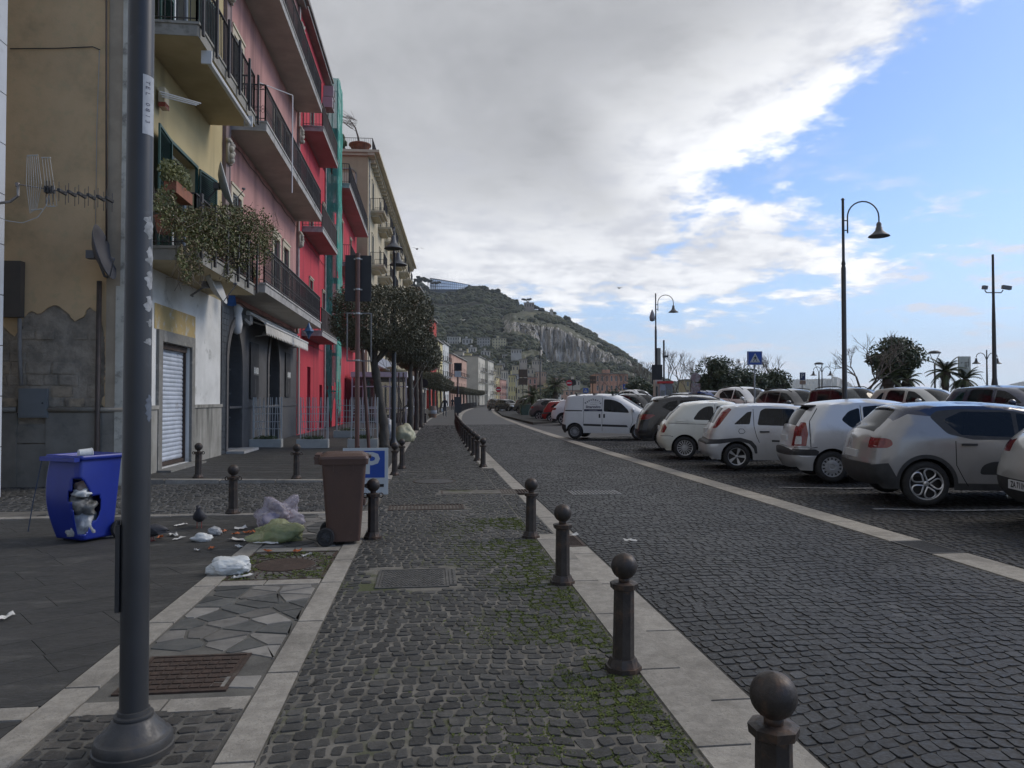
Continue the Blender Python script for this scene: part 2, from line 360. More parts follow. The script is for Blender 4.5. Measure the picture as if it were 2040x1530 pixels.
# ---- pale strips and kerb stones
def kerb_run(parent, x0, x1, y0, y1, z, L, R, skip=None, h=.05, bev=.006):
 y = y0
 while y < y1-.05:
  l = L*R.uniform(.85, 1.15); ye = min(y+l, y1)
  if y1-ye < .2: ye = y1
  if not (skip and skip(y, ye)):
   mb = MB(); n = 1 if ye < 15 else 3; g = .003
   left = [(x0, y+g+(ye-y-2*g)*k/n) for k in range(n+1)]; right = [(x1, y+g+(ye-y-2*g)*k/n) for k in range(n+1)]
   stone(mb, right+left[::-1], z, h, bev, R.uniform(.85, 1.12))
   mb.build('kerb_stone', M_trav, parent)
  y = ye
left_strip = strip_plane('pale_strip', -.913, -.727, ysn[:18], -.012, M_mortar_side)
kerb_run(left_strip, -.91, -.73, 1.2, 10.1, .006, 1.0, R1); kerb_run(left_strip, -.91, -.73, 14.3, 100, .012, 2.0, R1)
strip2 = strip_plane('pale_strip', -1.943, -1.752, [-1, 10.2], -.012, M_mortar_side)
kerb_run(strip2, -1.94, -1.755, 1.2, 10.1, .006, 1.0, R1)
kerb = strip_plane('kerb', 1.185, 1.45, ysn[:19], -.02, M_mortar_side)
kerb_run(kerb, 1.185, 1.447, 1.2, 8.3, .006, .95, R1, h=.06); kerb_run(kerb, 1.185, 1.447, 16.3, 130, .01, 1.6, R1, h=.09)
gut = strip_plane('gutter', 1.45, 1.702, ysn[:19], ROADZ-.02, M_mortar_dark)
for ya_, yb_ in ((1.2, 7.74), (8.36, 12.0), (12.54, 130)): kerb_run(gut, 1.452, 1.70, ya_, yb_, ROADZ+.004, 1.25, R1, h=.04)
far_strip = strip_plane('pale_strip', 5.09, 5.52, ysn[:19], ROADZ-.02, M_mortar_dark)
for ya_, yb_ in ((1.6, 6.94), (7.61, 130)): kerb_run(far_strip, 5.10, 5.50, ya_, yb_, ROADZ+.01, 1.3, R1, h=.04)
def cross(parent, x0, x1, y0, y1, z, L, R):
 x = x0
 while x < x1-.05:
  xe = min(x+L*R.uniform(.8,1.2), x1)
  if x1-xe < .15: xe = x1
  mb = MB(); stone(mb, [(x+.003,y0),(xe-.003,y0),(xe-.003,y1),(x+.003,y1)], z, .03, .005, R.uniform(.85,1.1)); mb.build('kerb_stone', M_trav, parent); x = xe
cross(strip2, -1.75, -.915, 3.80, 3.97, .004, .4, R1); cross(strip2, -6.6, -1.945, 3.79, 3.95, .004, .7, R1)
cross(strip2, -1.75, -.915, 6.30, 6.47, .004, .4, R1); cross(strip2, -1.75, -.915, 7.66, 7.84, .004, .45, R1)
side_kerb = strip_plane('pale_strip', -6.65, -.72, [10.1, 10.32], -.012, M_mortar_side)
cross(side_kerb, -6.6, -.73, 10.12, 10.3, .006, 1.0, R1)
# ---- crazy paving between the strips
def voronoi(x0, x1, y0, y1, s, R):
 seeds = []; nx = max(1, round((x1-x0)/s)); ny = max(1, round((y1-y0)/s*1.7))
 for i in range(-1, nx+1):
  for j in range(-1, ny+1): seeds.append((x0+(i+.5+R.uniform(-.42,.42))*(x1-x0)/nx, y0+(j+.5+R.uniform(-.42,.42))*(y1-y0)/ny))
 out = []
 for k, (sx, sy) in enumerate(seeds):
  if not (x0 < sx < x1 and y0 < sy < y1): continue
  poly = [(x0,y0),(x1,y0),(x1,y1),(x0,y1)]
  for q, (tx, ty) in enumerate(seeds):
   if q == k or (tx-sx)**2+(ty-sy)**2 > (3*s)**2: continue
   mx_, my_ = (sx+tx)/2, (sy+ty)/2; nx_, ny_ = tx-sx, ty-sy; res = []
   for i in range(len(poly)):
    a, b = poly[i], poly[(i+1)%len(poly)]
    da = (a[0]-mx_)*nx_+(a[1]-my_)*ny_; db = (b[0]-mx_)*nx_+(b[1]-my_)*ny_
    if da <= 0: res.append(a)
    if da*db < 0: t = da/(da-db); res.append((a[0]+(b[0]-a[0])*t, a[1]+(b[1]-a[1])*t))
   poly = res
   if len(poly) < 3: break
  if len(poly) < 3: continue
  cl = []
  for p in poly:
   if not cl or math.hypot(p[0]-cl[-1][0], p[1]-cl[-1][1]) > .015: cl.append(p)
  if len(cl) >= 3 and abs(poly_area(cl)) > .002: out.append(cl)
 return out
paving = strip_plane('crazy_paving', -1.753, -.91, [-.5, 10.15], -.003, mat('paving_joint', (.12,.115,.10), (.075,.072,.064), vs=4, rough=.95, bump=.003, bs=80))
def man_keep(p):
 cx = sum(q[0] for q in p)/len(p); cy = sum(q[1] for q in p)/len(p)
 return not (-1.66 < cx < -1.06 and 4.0 < cy < 4.68)
for (a, b) in ((3.98, 6.29), (7.86, 10.1)):
 for p in voronoi(-1.745, -.918, a, b, .26, R1):
  if not man_keep(p): continue
  q = inset(p, .006+R1.random()*.004)
  if poly_area(q) < .001: continue
  mb = MB(); stone(mb, q, .002+R1.uniform(0,.003), .02, .006, R1.uniform(.6,1.35)); mb.build('paving_stone', M_crazy if R1.random() < .55 else M_crazyd, paving)
lay('cobblestone', cobble_polys(-1.745, -.92, 1.2, 3.78, .10, R1, lambda x,y: (x+1.73)**2+(y-3.1)**2 > .04, near=9), .003, mat('brown_basalt', (.05,.046,.04), (.03,.029,.027), vs=9, rough=.6, bump=.004, bs=60, tone=True, dirt=(.11,.10,.085), ds=3, dlo=.52, dhi=.72), paving, 150, R1, bev=.007)
# ---- dark lava slabs left of the strip, laid on the diagonal
slabs = MB(); slabs.add([(-6.75,-3,-.006),(-1.94,-3,-.006),(-1.94,10.12,-.006),(-6.75,10.12,-.006)], [(0,1,2,3)])
slabs = slabs.build('pavement', M_mortar_dark, kind='structure')
def clip(poly, x0, x1, y0, y1):
 for ax, lim, sg in ((0,x0,1),(0,x1,-1),(1,y0,1),(1,y1,-1)):
  res = []
  for i in range(len(poly)):
   a, b = poly[i], poly[(i+1)%len(poly)]; da = (a[ax]-lim)*sg; db = (b[ax]-lim)*sg
   if da >= 0: res.append(a)
   if da*db < 0: t = da/(da-db); res.append((a[0]+(b[0]-a[0])*t, a[1]+(b[1]-a[1])*t))
  poly = res
  if len(poly) < 3: return []
 return poly
def slab_field(parent, x0, x1, y0, y1, W, L, ang, z, R, name='slab', m=None, cap=300, shift=False):
 ca, sa = cos(ang), sin(ang); n = int((abs(x1-x0)+abs(y1-y0))/W)+2; cx, cy = (x0+x1)/2, (y0+y1)/2; k = 0
 for r in range(-n, n):
  off = R.random()*L; y = r*W
  for c in range(-n, n):
   l = L; xx = c*L+off; g = .0006
   q = [(xx+g,y+g),(xx+l-g,y+g),(xx+l-g,y+W-g),(xx+g,y+W-g)]
   q = [(cx+a*ca-b*sa, cy+a*sa+b*ca) for a, b in q]; q = clip(q, x0, x1, y0, y1)
   if len(q) < 3 or abs(poly_area(q)) < .006: continue
   mb = MB(); stone(mb, q, z+R.uniform(-.0003,.0004), .02, .0015, R.uniform(.93,1.07), shift=shift); mb.build(name, m or M_slab, parent); k += 1
slab_field(slabs, -6.7, -1.945, 3.96, 10.1, .38, .76, radians(38), .001, R1)
slab_field(slabs, -4.4, -1.945, 1.8, 3.78, .42, .85, radians(38), .001, R1)
# ---- side street with worn basalt setts
side = MB(); side.add([(-14,10.3,-.02),(-.92,10.3,-.02),(-.92,14.15,-.02),(-14,14.15,-.02)], [(0,1,2,3)]); side = side.build('side_street', M_mortar_side, kind='structure')
lay('cobblestone', cobble_polys(-8.0, -.94, 10.33, 14.08, .13, R1, lambda x,y: not (-6.6 < x < -5.2 and y < 10.9), near=4), -.006, M_basalt, side, 120, R1, bev=.012, tones=(.9,2.0), zj=.004)
# ---- raised pavement in front of the far houses
pv = MB(); pv.tone = []
lift = .09
for a, b in zip(ysn[:-1], ysn[1:]):
 a2 = max(a, 14.25)
 if b > 14.3: pv.add([(-5.55+S(a2),a2,lift-.012),(-.9+S(a2),a2,.0),(-.9+S(b),b,.0),(-5.55+S(b),b,lift-.012)], [(0,1,2,3)]); pv.tone.append(1.0)
pv.add([(-9,14.12,.02),(-9,14.12,-.1),(-.91,14.12,-.1),(-.91,14.12,-.02)], [(0,1,2,3)]); pv.tone.append(1.0)
pv = pv.build('pavement', M_slab, kind='structure')
def liftz(x, y): return .003 + (lift-.012)*max(0, min(1, (-.9-x)/4.65))
x = -5.9
while x < -.95:
 xe = min(-.93, x+R1.uniform(.8,1.1)); mb = MB(); stone(mb, [(x+.003,14.06),(xe-.003,14.06),(xe-.003,14.27),(x+.003,14.27)], (lambda a, b: liftz(a, b)+.006), .1, .012, R1.uniform(.8,1.05)); mb.build('kerb_stone', M_trav, pv); x = xe
for r, y in enumerate(np.arange(14.3, 30, .55)):
 x = -5.5+R1.random()*.4-.4
 while x < -.95:
  xe = min(-.93, x+.9); xa = max(x, -5.5)
  if xe-xa > .1:
   mb = MB(); stone(mb, [(xa+.004,y+.004),(xe-.004,y+.004),(xe-.004,y+.546),(xa+.004,y+.546)], liftz, .02, .004, R1.uniform(.85,1.15)); mb.build('slab', M_slab, pv)
  x = xe
# ---- covers and grates: each a thing
def grate(name, x0, x1, y0, y1, z, label, cat, bars='y', step=.045, m=M_rust, frame=.03, cross_bars=False, g=None):
 cx, cy = (x0+x1)/2, (y0+y1)/2; hx, hy = (x1-x0)/2, (y1-y0)/2
 t = empty(name, (cx, cy, z), 0, label, cat, g)
 f = MB(); f.box(-hx,hx,-hy,-hy+frame,-.02,.004).box(-hx,hx,hy-frame,hy,-.02,.004).box(-hx,-hx+frame,-hy+frame,hy-frame,-.02,.004).box(hx-frame,hx,-hy+frame,hy-frame,-.02,.004); f.build('frame', m, t)
 b = MB()
 if bars == 'y':
  x = -hx+frame+step*.4
  while x < hx-frame: b.box(x, x+step*.45, -hy+frame, hy-frame, -.015, .001); x += step
 else:
  y = -hy+frame+step*.4
  while y < hy-frame: b.box(-hx+frame, hx-frame, y, y+step*.45, -.015, .001); y += step
 b.build('bars', m, t, kind='stuff')
 p = MB(); p.add([(-hx,-hy,-.014),(hx,-hy,-.014),(hx,hy,-.014),(-hx,hy,-.014)], [(0,1,2,3)]); p.build('pit', mat('pit_dark', (.012,.012,.012)), t)
 return t
def cover(name, x0, x1, y0, y1, z, label, m=M_rust, pat='dash', nx=14, ny=8, g=None):
 cx, cy = (x0+x1)/2, (y0+y1)/2; hx, hy = (x1-x0)/2, (y1-y0)/2
 t = empty(name, (cx, cy, z), 0, label, 'manhole cover', g)
 f = MB(); w = .022; f.box(-hx,hx,-hy,-hy+w,-.02,.006).box(-hx,hx,hy-w,hy,-.02,.006).box(-hx,-hx+w,-hy+w,hy-w,-.02,.006).box(hx-w,hx,-hy+w,hy-w,-.02,.006); f.build('frame', m, t)
 p = MB(); p.box(-hx+w+.004,hx-w-.004,-hy+w+.004,hy-w-.004,-.02,.0015)
 sx, sy = (2*hx-2*w-.04)/nx, (2*hy-2*w-.04)/ny
 for i in range(nx):
  for j in range(ny):
   a = -hx+w+.02+(i+.5)*sx; b = -hy+w+.02+(j+.5)*sy
   if pat == 'dash':
    if (i+j)%2: p.box(a-sx*.48,a+sx*.48,b-sy*.18,b+sy*.18,.001,.0065)
    else: p.box(a-sx*.18,a+sx*.18,b-sy*.45,b+sy*.45,.001,.0065)
   else: p.box(a-sx*.42,a+sx*.42,b-sy*.36,b+sy*.36,.001,.007)
 p.build('plate', m, t); return t
M_greycast = mat('grey_cast_cover', (.10,.098,.09), (.07,.068,.064), vs=14, rough=.7, metal=.2, bump=.001, bs=200, dirt=(.15,.145,.13), ds=5, dlo=.5, dhi=.75)
cover('manhole_cover', -.44, .17, 6.08, 6.72, .002, 'grey rectangular cast iron cover set in the cobbled path past the tree grate', M_greycast, nx=14, ny=14)
cover('manhole_cover', .175, .235, 6.12, 6.68, .002, 'narrow grey cast cover strip beside the rectangular one in the path', M_greycast, nx=2, ny=10)
cover('manhole_cover', -1.65, -1.07, 4.05, 4.62, .002, 'rust brown square iron cover in the paving beside the foot of the lamp post', M_rust, pat='block', nx=9, ny=7)
grate('drain_grate', -.57, .5, 10.32, 10.82, .003, 'long dark drain grate across the cobbled path next to the parking sign', 'drain grate', 'y', .05, M_rust)
grate('drain_grate', 2.38, 3.22, 11.93, 12.5, ROADZ+.003, 'steel drain grate lying in the middle of the cobbled road', 'drain grate', 'y', .06, mat('steel_grate', (.22,.22,.22), (.14,.14,.14), vs=8, rough=.5, metal=.5))
grate('drain_grate', .2, 1.75, 12.02, 12.52, -.004, 'dull brown drain grate crossing the gap in the pale kerb', 'drain grate', 'y', .05, M_rust)
grate('drain_grate', 1.46, 1.69, 7.75, 8.35, ROADZ+.003, 'small dark gutter grate in the kerb line beside the third bollard', 'drain grate', 'x', .05, M_rust)
grate('drain_grate', 5.1, 5.5, 6.95, 7.6, ROADZ+.006, 'dark grate in a gap of the pale strip in front of the parked grey crossover', 'drain grate', 'x', .05, M_iron)
grate('drain_grate', -.5, .28, 15.65, 15.95, .003, 'narrow light grate across the path beyond the parking sign', 'drain grate', 'y', .05, M_greycast)
t = empty('manhole_cover', (.1, 13.9, .002), 0, 'round worn manhole cover in the path beyond the drain grate', 'manhole cover')
mb = MB(); mb.lathe([(.41,-.02),(.41,.006),(.38,.006),(.375,.0)], 32); mb.build('frame', M_rust, t)
mb = MB(); mb.lathe([(.372,-.02),(.372,.004),(0,.004)], 32); mb.build('plate', M_iron, t)
# tree pit grate with moss and a round plate
t = empty('tree_grate', (-1.335, 7.06, .0), 0, 'mossy square iron tree grate with a round plate, behind the white bag', 'tree grate')
mb = MB(); f = .02; hx, hy = .415, .58
mb.box(-hx,hx,-hy,-hy+f,-.02,.003).box(-hx,hx,hy-f,hy,-.02,.003).box(-hx,-hx+f,-hy+f,hy-f,-.02,.003).box(hx-f,hx,-hy+f,hy-f,-.02,.003); mb.build('frame', M_rust, t)
mb = MB(); mb.lathe([(.27,-.02),(.27,.004),(.25,.008),(0,.008)], 28); mb.build('plate', M_rust, t)
mb = MB()
for k in range(64):
 a = k/64*2*pi
 for r0 in np.arange(.29, .75, .085):
  if (k % 2) ^ (int(r0*100) % 2): continue
  x0, y0 = r0*cos(a), r0*sin(a); x1, y1 = (r0+.06)*cos(a+.09), (r0+.06)*sin(a+.09)
  if max(abs(x0),abs(x1)) < hx-f and max(abs(y0),abs(y1)) < hy-f: mb.tube([(x0,y0,-.004),(x1,y1,-.004)], .009, 5)
mb.build('bars', M_rust, t, kind='stuff')
M_moss = mat('moss', (.075,.10,.016), (.04,.06,.012), vs=14, rough=.95, c3=(.17,.19,.035))
M_soil = mat('mossy_soil', (.05,.045,.03), (.04,.06,.015), vs=9, rough=.95, bump=.01, bs=30)
mb = MB(); mb.box(-hx+.002,hx-.002,-hy+.002,hy-.002,-.03,-.012); mb.build('soil', M_soil, t)
# ---- moss tufts in the joints of the path: a fine leafy mat
def moss_field(n, fn, R, sz=(.0045,.010)):
 mb = MB()
 for _ in range(n):
  q = fn(R)
  if q is None: continue
  x, y = q; s = R.uniform(*sz)
  for k in range(R.choice((2,3,3))):
   a = R.random()*6.28; ox, oy = R.gauss(0,.012), R.gauss(0,.012); h = R.uniform(.3,1.1)*s
   c, d = cos(a)*s, sin(a)*s
   mb.add([(x+ox-c,y+oy-d,-.003),(x+ox+d*.6,y+oy-c*.6,-.002+h*.4),(x+ox+c,y+oy+d,-.002+h),(x+ox-d*.6,y+oy+c*.6,-.001+h*.5)], [(0,1,2,3)])
 return mb
def moss_pos(R):
 y = 2.2+7.3*R.random()**.8; x = 1.16-abs(R.gauss(0,.40))
 d = noise.noise(Vector((x*1.8, y*1.5, 0)))+.55*noise.noise(Vector((x*6, y*6, 2)))
 if d < -.12+.2*max(0,(.85-x)) - (.1 if x > 1.08 else 0): return None
 return None if x < -.6 or not keep_path(x, y) else (x, y)
moss_field(42000, moss_pos, random.Random(5)).build('moss', M_moss, kind='stuff')
def moss2(R):
 x = -1.335+R.uniform(-hx,hx); y = 7.06+R.uniform(-hy,hy)
 return None if (x+1.335)**2+(y-7.06)**2 < .28**2 or noise.noise(Vector((x*5,y*5,7))) < -.12 else (x, y)
moss_field(1500, moss2, random.Random(6), (.006,.014)).build('moss', M_moss, kind='stuff')
# ---- white bay lines on the parking ground
HEAD = radians(-15)
for i, (px, py) in enumerate(((1739,1010.8),(1551,968.5),(1400,933),(1290,909),(1210,893),(1150,879))):
 p = gnd(px, py, 0.0); mb = MB(); q = []
 for k in range(9):
  s = k*.55; q.append((p.x+cos(HEAD)*s, p.y+sin(HEAD)*s))
 nx, ny = -sin(HEAD)*.05, cos(HEAD)*.05
 for a, b in zip(q[:-1], q[1:]):
  zf = lambda P: parkz(P[0], P[1])+.012
  mb.add([(a[0]-nx,a[1]-ny,zf(a)),(b[0]-nx,b[1]-ny,zf(b)),(b[0]+nx,b[1]+ny,zf(b)),(a[0]+nx,a[1]+ny,zf(a))], [(0,1,2,3)])
 mb.build('bay_line', M_white_line, park)
# ================================================================ BUILDINGS (local axes: +x out to the street, +y along the facade)
M_pane = mat('window_pane', (.02,.024,.028), (.05,.055,.06), vs=.8, rough=.08, spec=.8)
M_frame_w = mat('white_window_frame', (.62,.62,.60), rough=.5)
M_frame_d = mat('dark_window_frame', (.05,.045,.04), rough=.5)
M_greensh = mat('dark_green_shutter', (.018,.075,.06), (.012,.055,.045), vs=8, rough=.5, dirt=(.06,.11,.09), ds=9, dlo=.6, dhi=.75)
M_greysh = mat('grey_green_shutter', (.11,.115,.105), (.08,.085,.08), vs=5, rough=.6)
M_iron_rail = mat('black_iron_railing', (.035,.033,.032), (.06,.05,.045), vs=9, rough=.55, metal=.3)
M_marble = mat('grey_stone_slab', (.42,.405,.375), (.31,.30,.28), vs=4, rough=.8, bump=.002, bs=50, dirt=(.13,.125,.11), ds=1.8, dlo=.5, dhi=.72)
M_soffit = mat('balcony_soffit', (.44,.41,.36), (.36,.335,.295), vs=1.2, rough=.9)
M_pink = mat('faded_pink_stucco', (.48,.255,.225), (.42,.22,.195), vs=.9, rough=.92, bump=.002, bs=60, dirt=(.26,.14,.125), ds=1.0, dlo=.46, dhi=.72, streak=True)
M_red = mat('crimson_stucco', (.50,.036,.055), (.44,.03,.046), vs=.6, rough=.85, bump=.0015, bs=70, dirt=(.30,.022,.035), ds=1.1, dlo=.47, dhi=.74, streak=True)
M_cream = mat('cream_trim', (.52,.46,.34), (.46,.41,.30), vs=2, rough=.85, dirt=(.30,.27,.2), ds=2, dlo=.58, dhi=.78)
M_yellow = mat('pale_yellow_stucco', (.50,.41,.22), (.44,.36,.19), vs=.7, rough=.9, bump=.002, bs=60, dirt=(.30,.25,.14), ds=.9, dlo=.52, dhi=.75, streak=True)
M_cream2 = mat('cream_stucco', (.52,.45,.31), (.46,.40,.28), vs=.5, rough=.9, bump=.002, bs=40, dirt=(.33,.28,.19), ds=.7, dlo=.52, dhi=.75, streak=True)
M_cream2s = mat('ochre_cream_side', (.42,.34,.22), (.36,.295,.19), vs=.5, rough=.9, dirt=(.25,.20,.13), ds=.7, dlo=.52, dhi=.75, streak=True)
M_concrete = mat('roof_edge', (.25,.24,.22), (.18,.175,.165), vs=1, rough=.9)
M_bargrey = mat('dark_grey_render', (.085,.083,.082), (.068,.066,.065), vs=1.5, rough=.75, bump=.002, bs=60, dirt=(.09,.092,.098), ds=1.6, dlo=.55, dhi=.75)
M_darkhole = mat('dark_interior', (.012,.012,.013))
def wall(root, name, y0, y1, z0, z1, holes, m, depth=.28, back=6.0, ends=(True,True), top=True, x=0.0, label=None):
 """front sheet with real openings and reveals, returned into x=-depth, plus end walls and roof"""
 ys = sorted({y0,y1}|{h[0] for h in holes}|{h[1] for h in holes}); zs = sorted({z0,z1}|{h[2] for h in holes}|{h[3] for h in holes})
 mb = MB()
 for a, b in zip(ys[:-1], ys[1:]):
  for c, d in zip(zs[:-1], zs[1:]):
   my, mz = (a+b)/2, (c+d)/2
   if any(h[0] < my < h[1] and h[2] < mz < h[3] for h in holes): continue
   mb.add([(x,a,c),(x,b,c),(x,b,d),(x,a,d)], [(0,1,2,3)])
 for a, b, c, d in [h[:4] for h in holes]:
  X = x-depth
  mb.add([(x,a,c),(x,a,d),(X,a,d),(X,a,c)], [(0,1,2,3)]); mb.add([(x,b,c),(X,b,c),(X,b,d),(x,b,d)], [(0,1,2,3)])
  mb.add([(x,a,d),(x,b,d),(X,b,d),(X,a,d)], [(0,1,2,3)]); mb.add([(x,a,c),(X,a,c),(X,b,c),(x,b,c)], [(0,1,2,3)])
 if ends[0]: mb.add([(x,y0,z0),(x,y0,z1),(-back,y0,z1),(-back,y0,z0)], [(0,1,2,3)])
 if ends[1]: mb.add([(x,y1,z0),(-back,y1,z0),(-back,y1,z1),(x,y1,z1)], [(0,1,2,3)])
 if top: mb.add([(x,y0,z1),(x,y1,z1),(-back,y1,z1),(-back,y0,z1)], [(0,1,2,3)])
 mb.add([(-back,y0,z0),(-back,y1,z0),(-back,y1,z1),(-back,y0,z1)], [(0,1,2,3)])
 return mb.build(name, m, root, label=label)
def shutter_mb(w, h, t=.035, slat=.06, solid=False):
 """one leaf in its own axes: hinge at origin, w along y, h along z, t along x"""
 mb = MB(); e = .05
 if solid: return mb.box(0,t,0,w,0,h)
 mb.box(0,t,0,e,0,h).box(0,t,w-e,w,0,h).box(0,t,e,w-e,0,e).box(0,t,e,w-e,h-e,h).box(0,t,e,w-e,h*.45,h*.45+e)
 z = e+.01
 while z < h-e-slat*.6:
  if not (h*.45-slat*.7 < z < h*.45+e):
   mb.add([(t*.15,e,z),(t*.15,w-e,z),(t*.85,w-e,z-slat*.55),(t*.85,e,z-slat*.55)], [(0,1,2,3)])
  z += slat
 mb.add([(t*.1,e,e),(t*.1,w-e,e),(t*.1,w-e,h-e),(t*.1,e,h-e)], [(0,1,2,3)])
 return mb
def window(root, y, z, w, h, shut='closed', sm=None, fm=None, sur=None, surw=.14, depth=.24, x=0.0, slat=.06, sill=False, openang=80, pane=None, mull=True):
 """a window centred on y: frame, pane, surround, two leaves"""
 sm = sm or M_greysh; fm = fm or M_frame_w
 f = MB(); X = x-depth; e = .06; y0, y1 = y-w/2, y+w/2
 f.box(X,X+.05,y0+.003,y0+e,z+.003,z+h-.003).box(X,X+.05,y1-e,y1-.003,z+.003,z+h-.003).box(X,X+.05,y0+e,y1-e,z+.003,z+e).box(X,X+.05,y0+e,y1-e,z+h-e,z+h-.003)
 if mull: f.box(X,X+.055,y-.03,y+.03,z+e,z+h-e)
 fr = f.build('window_frame', fm, root)
 p = MB(); p.add([(X+.02,y0,z),(X+.02,y1,z),(X+.02,y1,z+h),(X+.02,y0,z+h)], [(0,1,2,3)]); p.build('pane', pane or M_pane, fr)
 if sur:
  s = MB(); s.box(x,x+.05,y0-surw,y0,z-.0,z+h+surw).box(x,x+.05,y1,y1+surw,z,z+h+surw).box(x,x+.05,y0,y1,z+h,z+h+surw); s.box(x,x+.08,y0-surw-.04,y1+surw+.04,z+h+surw,z+h+surw+.07); s.build('surround', sur, root)
 if sill: s = MB(); s.box(x-.02,x+.12,y0-.1,y1+.1,z-.07,z-.003); s.build('sill', M_marble, root)
 if shut:
  lw = w/2-.01
  for sd_ in (-1, 1):
   o = shutter_mb(lw, h-.02, slat=slat).build('shutter', sm, root)
   if shut == 'closed':
    o.location = (x-.09, y0+.008 if sd_ < 0 else y+.004, z+.01)
   elif shut == 'ajar':
    a = radians(16);
    if sd_ < 0: o.location = (x-.09, y0+.01, z+.01); o.rotation_euler = (0,0,-a)
    else: o.location = (x-.09, y1-.01, z+.01); o.scale = (1,-1,1); o.rotation_euler = (0,0,a)
   else:
    if sd_ < 0: o.location = (x+.03, y0, z+.01); o.scale = (1,-1,1); o.rotation_euler = (0,0,radians(4))
    else: o.location = (x+.03, y1, z+.01); o.rotation_euler = (0,0,-radians(4))
 return fr
def railing(root, pts, z, h, style='plain', m=None, step=.12, name='railing'):
 """pts: polyline in local xy round the balcony"""
 m = m or M_iron_rail; mb = MB()
 for (a, b) in zip(pts[:-1], pts[1:]):
  a = Vector((*a, 0)); b = Vector((*b, 0)); L = (b-a).length; d = (b-a)/L; n = max(1, int(L/step))
  R3 = Matrix(((d.x,-d.y,0),(d.y,d.x,0),(0,0,1)))
  mid = (a+b)/2
  mb.obox((mid.x,mid.y,z+h), L/2, .025, .012, R3); mb.obox((mid.x,mid.y,z+.09), L/2, .012, .008, R3)
  if style != 'plain': mb.obox((mid.x,mid.y,z+h-.13), L/2, .01, .008, R3)
  for k in range(n+1):
   p = a+d*(L*k/n); w = .008
   if k % 12 == 0 or k == n: w = .016
   mb.obox((p.x,p.y,z+h/2), w, w, h/2, R3)
   if style == 'scroll' and k < n:
    q = p+d*(L/n/2); rr = min(.045, L/n*.4)
    for zc in (z+.30, z+.30+rr*2.2):
     c8 = [Vector((q.x+d.x*rr*cos(t*pi/4), q.y+d.y*rr*cos(t*pi/4), zc+rr*sin(t*pi/4))) for t in range(9)]
     mb.tube(c8, .006, 3, caps=False)
    mb.tube([Vector((q.x+d.x*rr*cos(t*pi/3), q.y+d.y*rr*cos(t*pi/3), z+h-.065+rr*.9*sin(t*pi/3))) for t in range(7)], .006, 3, caps=False)
 return mb.build(name, m, root, kind='stuff')
def balcony(root, y0, y1, z, proj, th=.26, style='plain', h=1.0, sm=None, so=None, step=.12, brk=False, x=0.0, rm=None):
 b = MB(); b.box(x,x+proj,y0,y1,z-th,z-.05); slab = b.build('balcony_slab', [so or M_soffit], root)
 c = MB(); c.box(x,x+proj+.04,y0-.04,y1+.04,z-.05,z); c.box(x+proj,x+proj+.015,y0,y1,z-th,z-.052); c.box(x+.01,x+proj,y0-.015,y0,z-th,z-.052); c.build('slab_edge', sm or M_marble, slab)
 if brk:
  c = MB(); c.box(x,x+proj*.82,y0+.14,y1-.14,z-th-.12,z-th); c.box(x,x+proj*.6,y0+.28,y1-.28,z-th-.26,z-th-.12); c.build('moulding', sm or M_marble, slab)
 railing(slab, [(x+.02,y0+.03),(x+proj-.03,y0+.03),(x+proj-.03,y1-.03),(x+.02,y1-.03)], z, h, style, step=step, m=rm)
 return slab
def downpipe(root, y, z0, z1, m, x=0.0, r=.05):
 mb = MB(); mb.tube([(x+.07,y,z0),(x+.07,y,z1)], r, 8)
 z = z0+.8
 while z < z1: mb.lathe([(r+.012,-.03),(r+.012,.03)], 8, (x+.07,y,z)); z += 2.2
 return mb.build('downpipe', m, root, smooth=True, auto=40)
XF = -5.5
# ---------------------------------------------------------------- corner building: ochre end wall and pale front
A = empty('corner_building', (XF, 13.9, 0), 0, 'ochre corner building with peeling end wall, roller shutter and plant-covered balcony', 'building')
AL = 6.12
FL1, FL2, FL3 = 4.45, 8.74, 13.1
M_ochre = mat('ochre_stucco', (.70,.49,.27), (.60,.42,.23), vs=.8, rough=.92, bump=.003, bs=30, dirt=(.38,.29,.17), ds=.8, dlo=.50, dhi=.76, c3=(.60,.445,.245))
M_bare = mat('bare_rubble', (.42,.35,.265), (.25,.215,.165), vs=3.2, rough=.97, bump=.035, bs=7, dirt=(.26,.23,.18), ds=3, dlo=.55, dhi=.72)
M_tuff = mat('tuff_block', (.44,.34,.23), (.30,.245,.175), vs=5, rough=.97, bump=.015, bs=16, dirt=(.16,.13,.10), ds=5, dlo=.5, dhi=.7)
M_dado = mat('grey_dado', (.27,.245,.20), (.21,.19,.155), vs=2, rough=.9, bump=.003, bs=30, dirt=(.15,.14,.115), ds=2.2, dlo=.52, dhi=.72)
M_whitewall = mat('dirty_white_render', (.64,.64,.61), (.55,.55,.52), vs=1.5, rough=.9, bump=.004, bs=25, dirt=(.28,.28,.25), ds=1.6, dlo=.56, dhi=.74)
M_greyplinth = mat('stained_plinth', (.24,.23,.20), (.32,.31,.275), vs=1.5, rough=.95, bump=.004, bs=18, dirt=(.10,.10,.085), ds=2.4, dlo=.48, dhi=.7, streak=True)
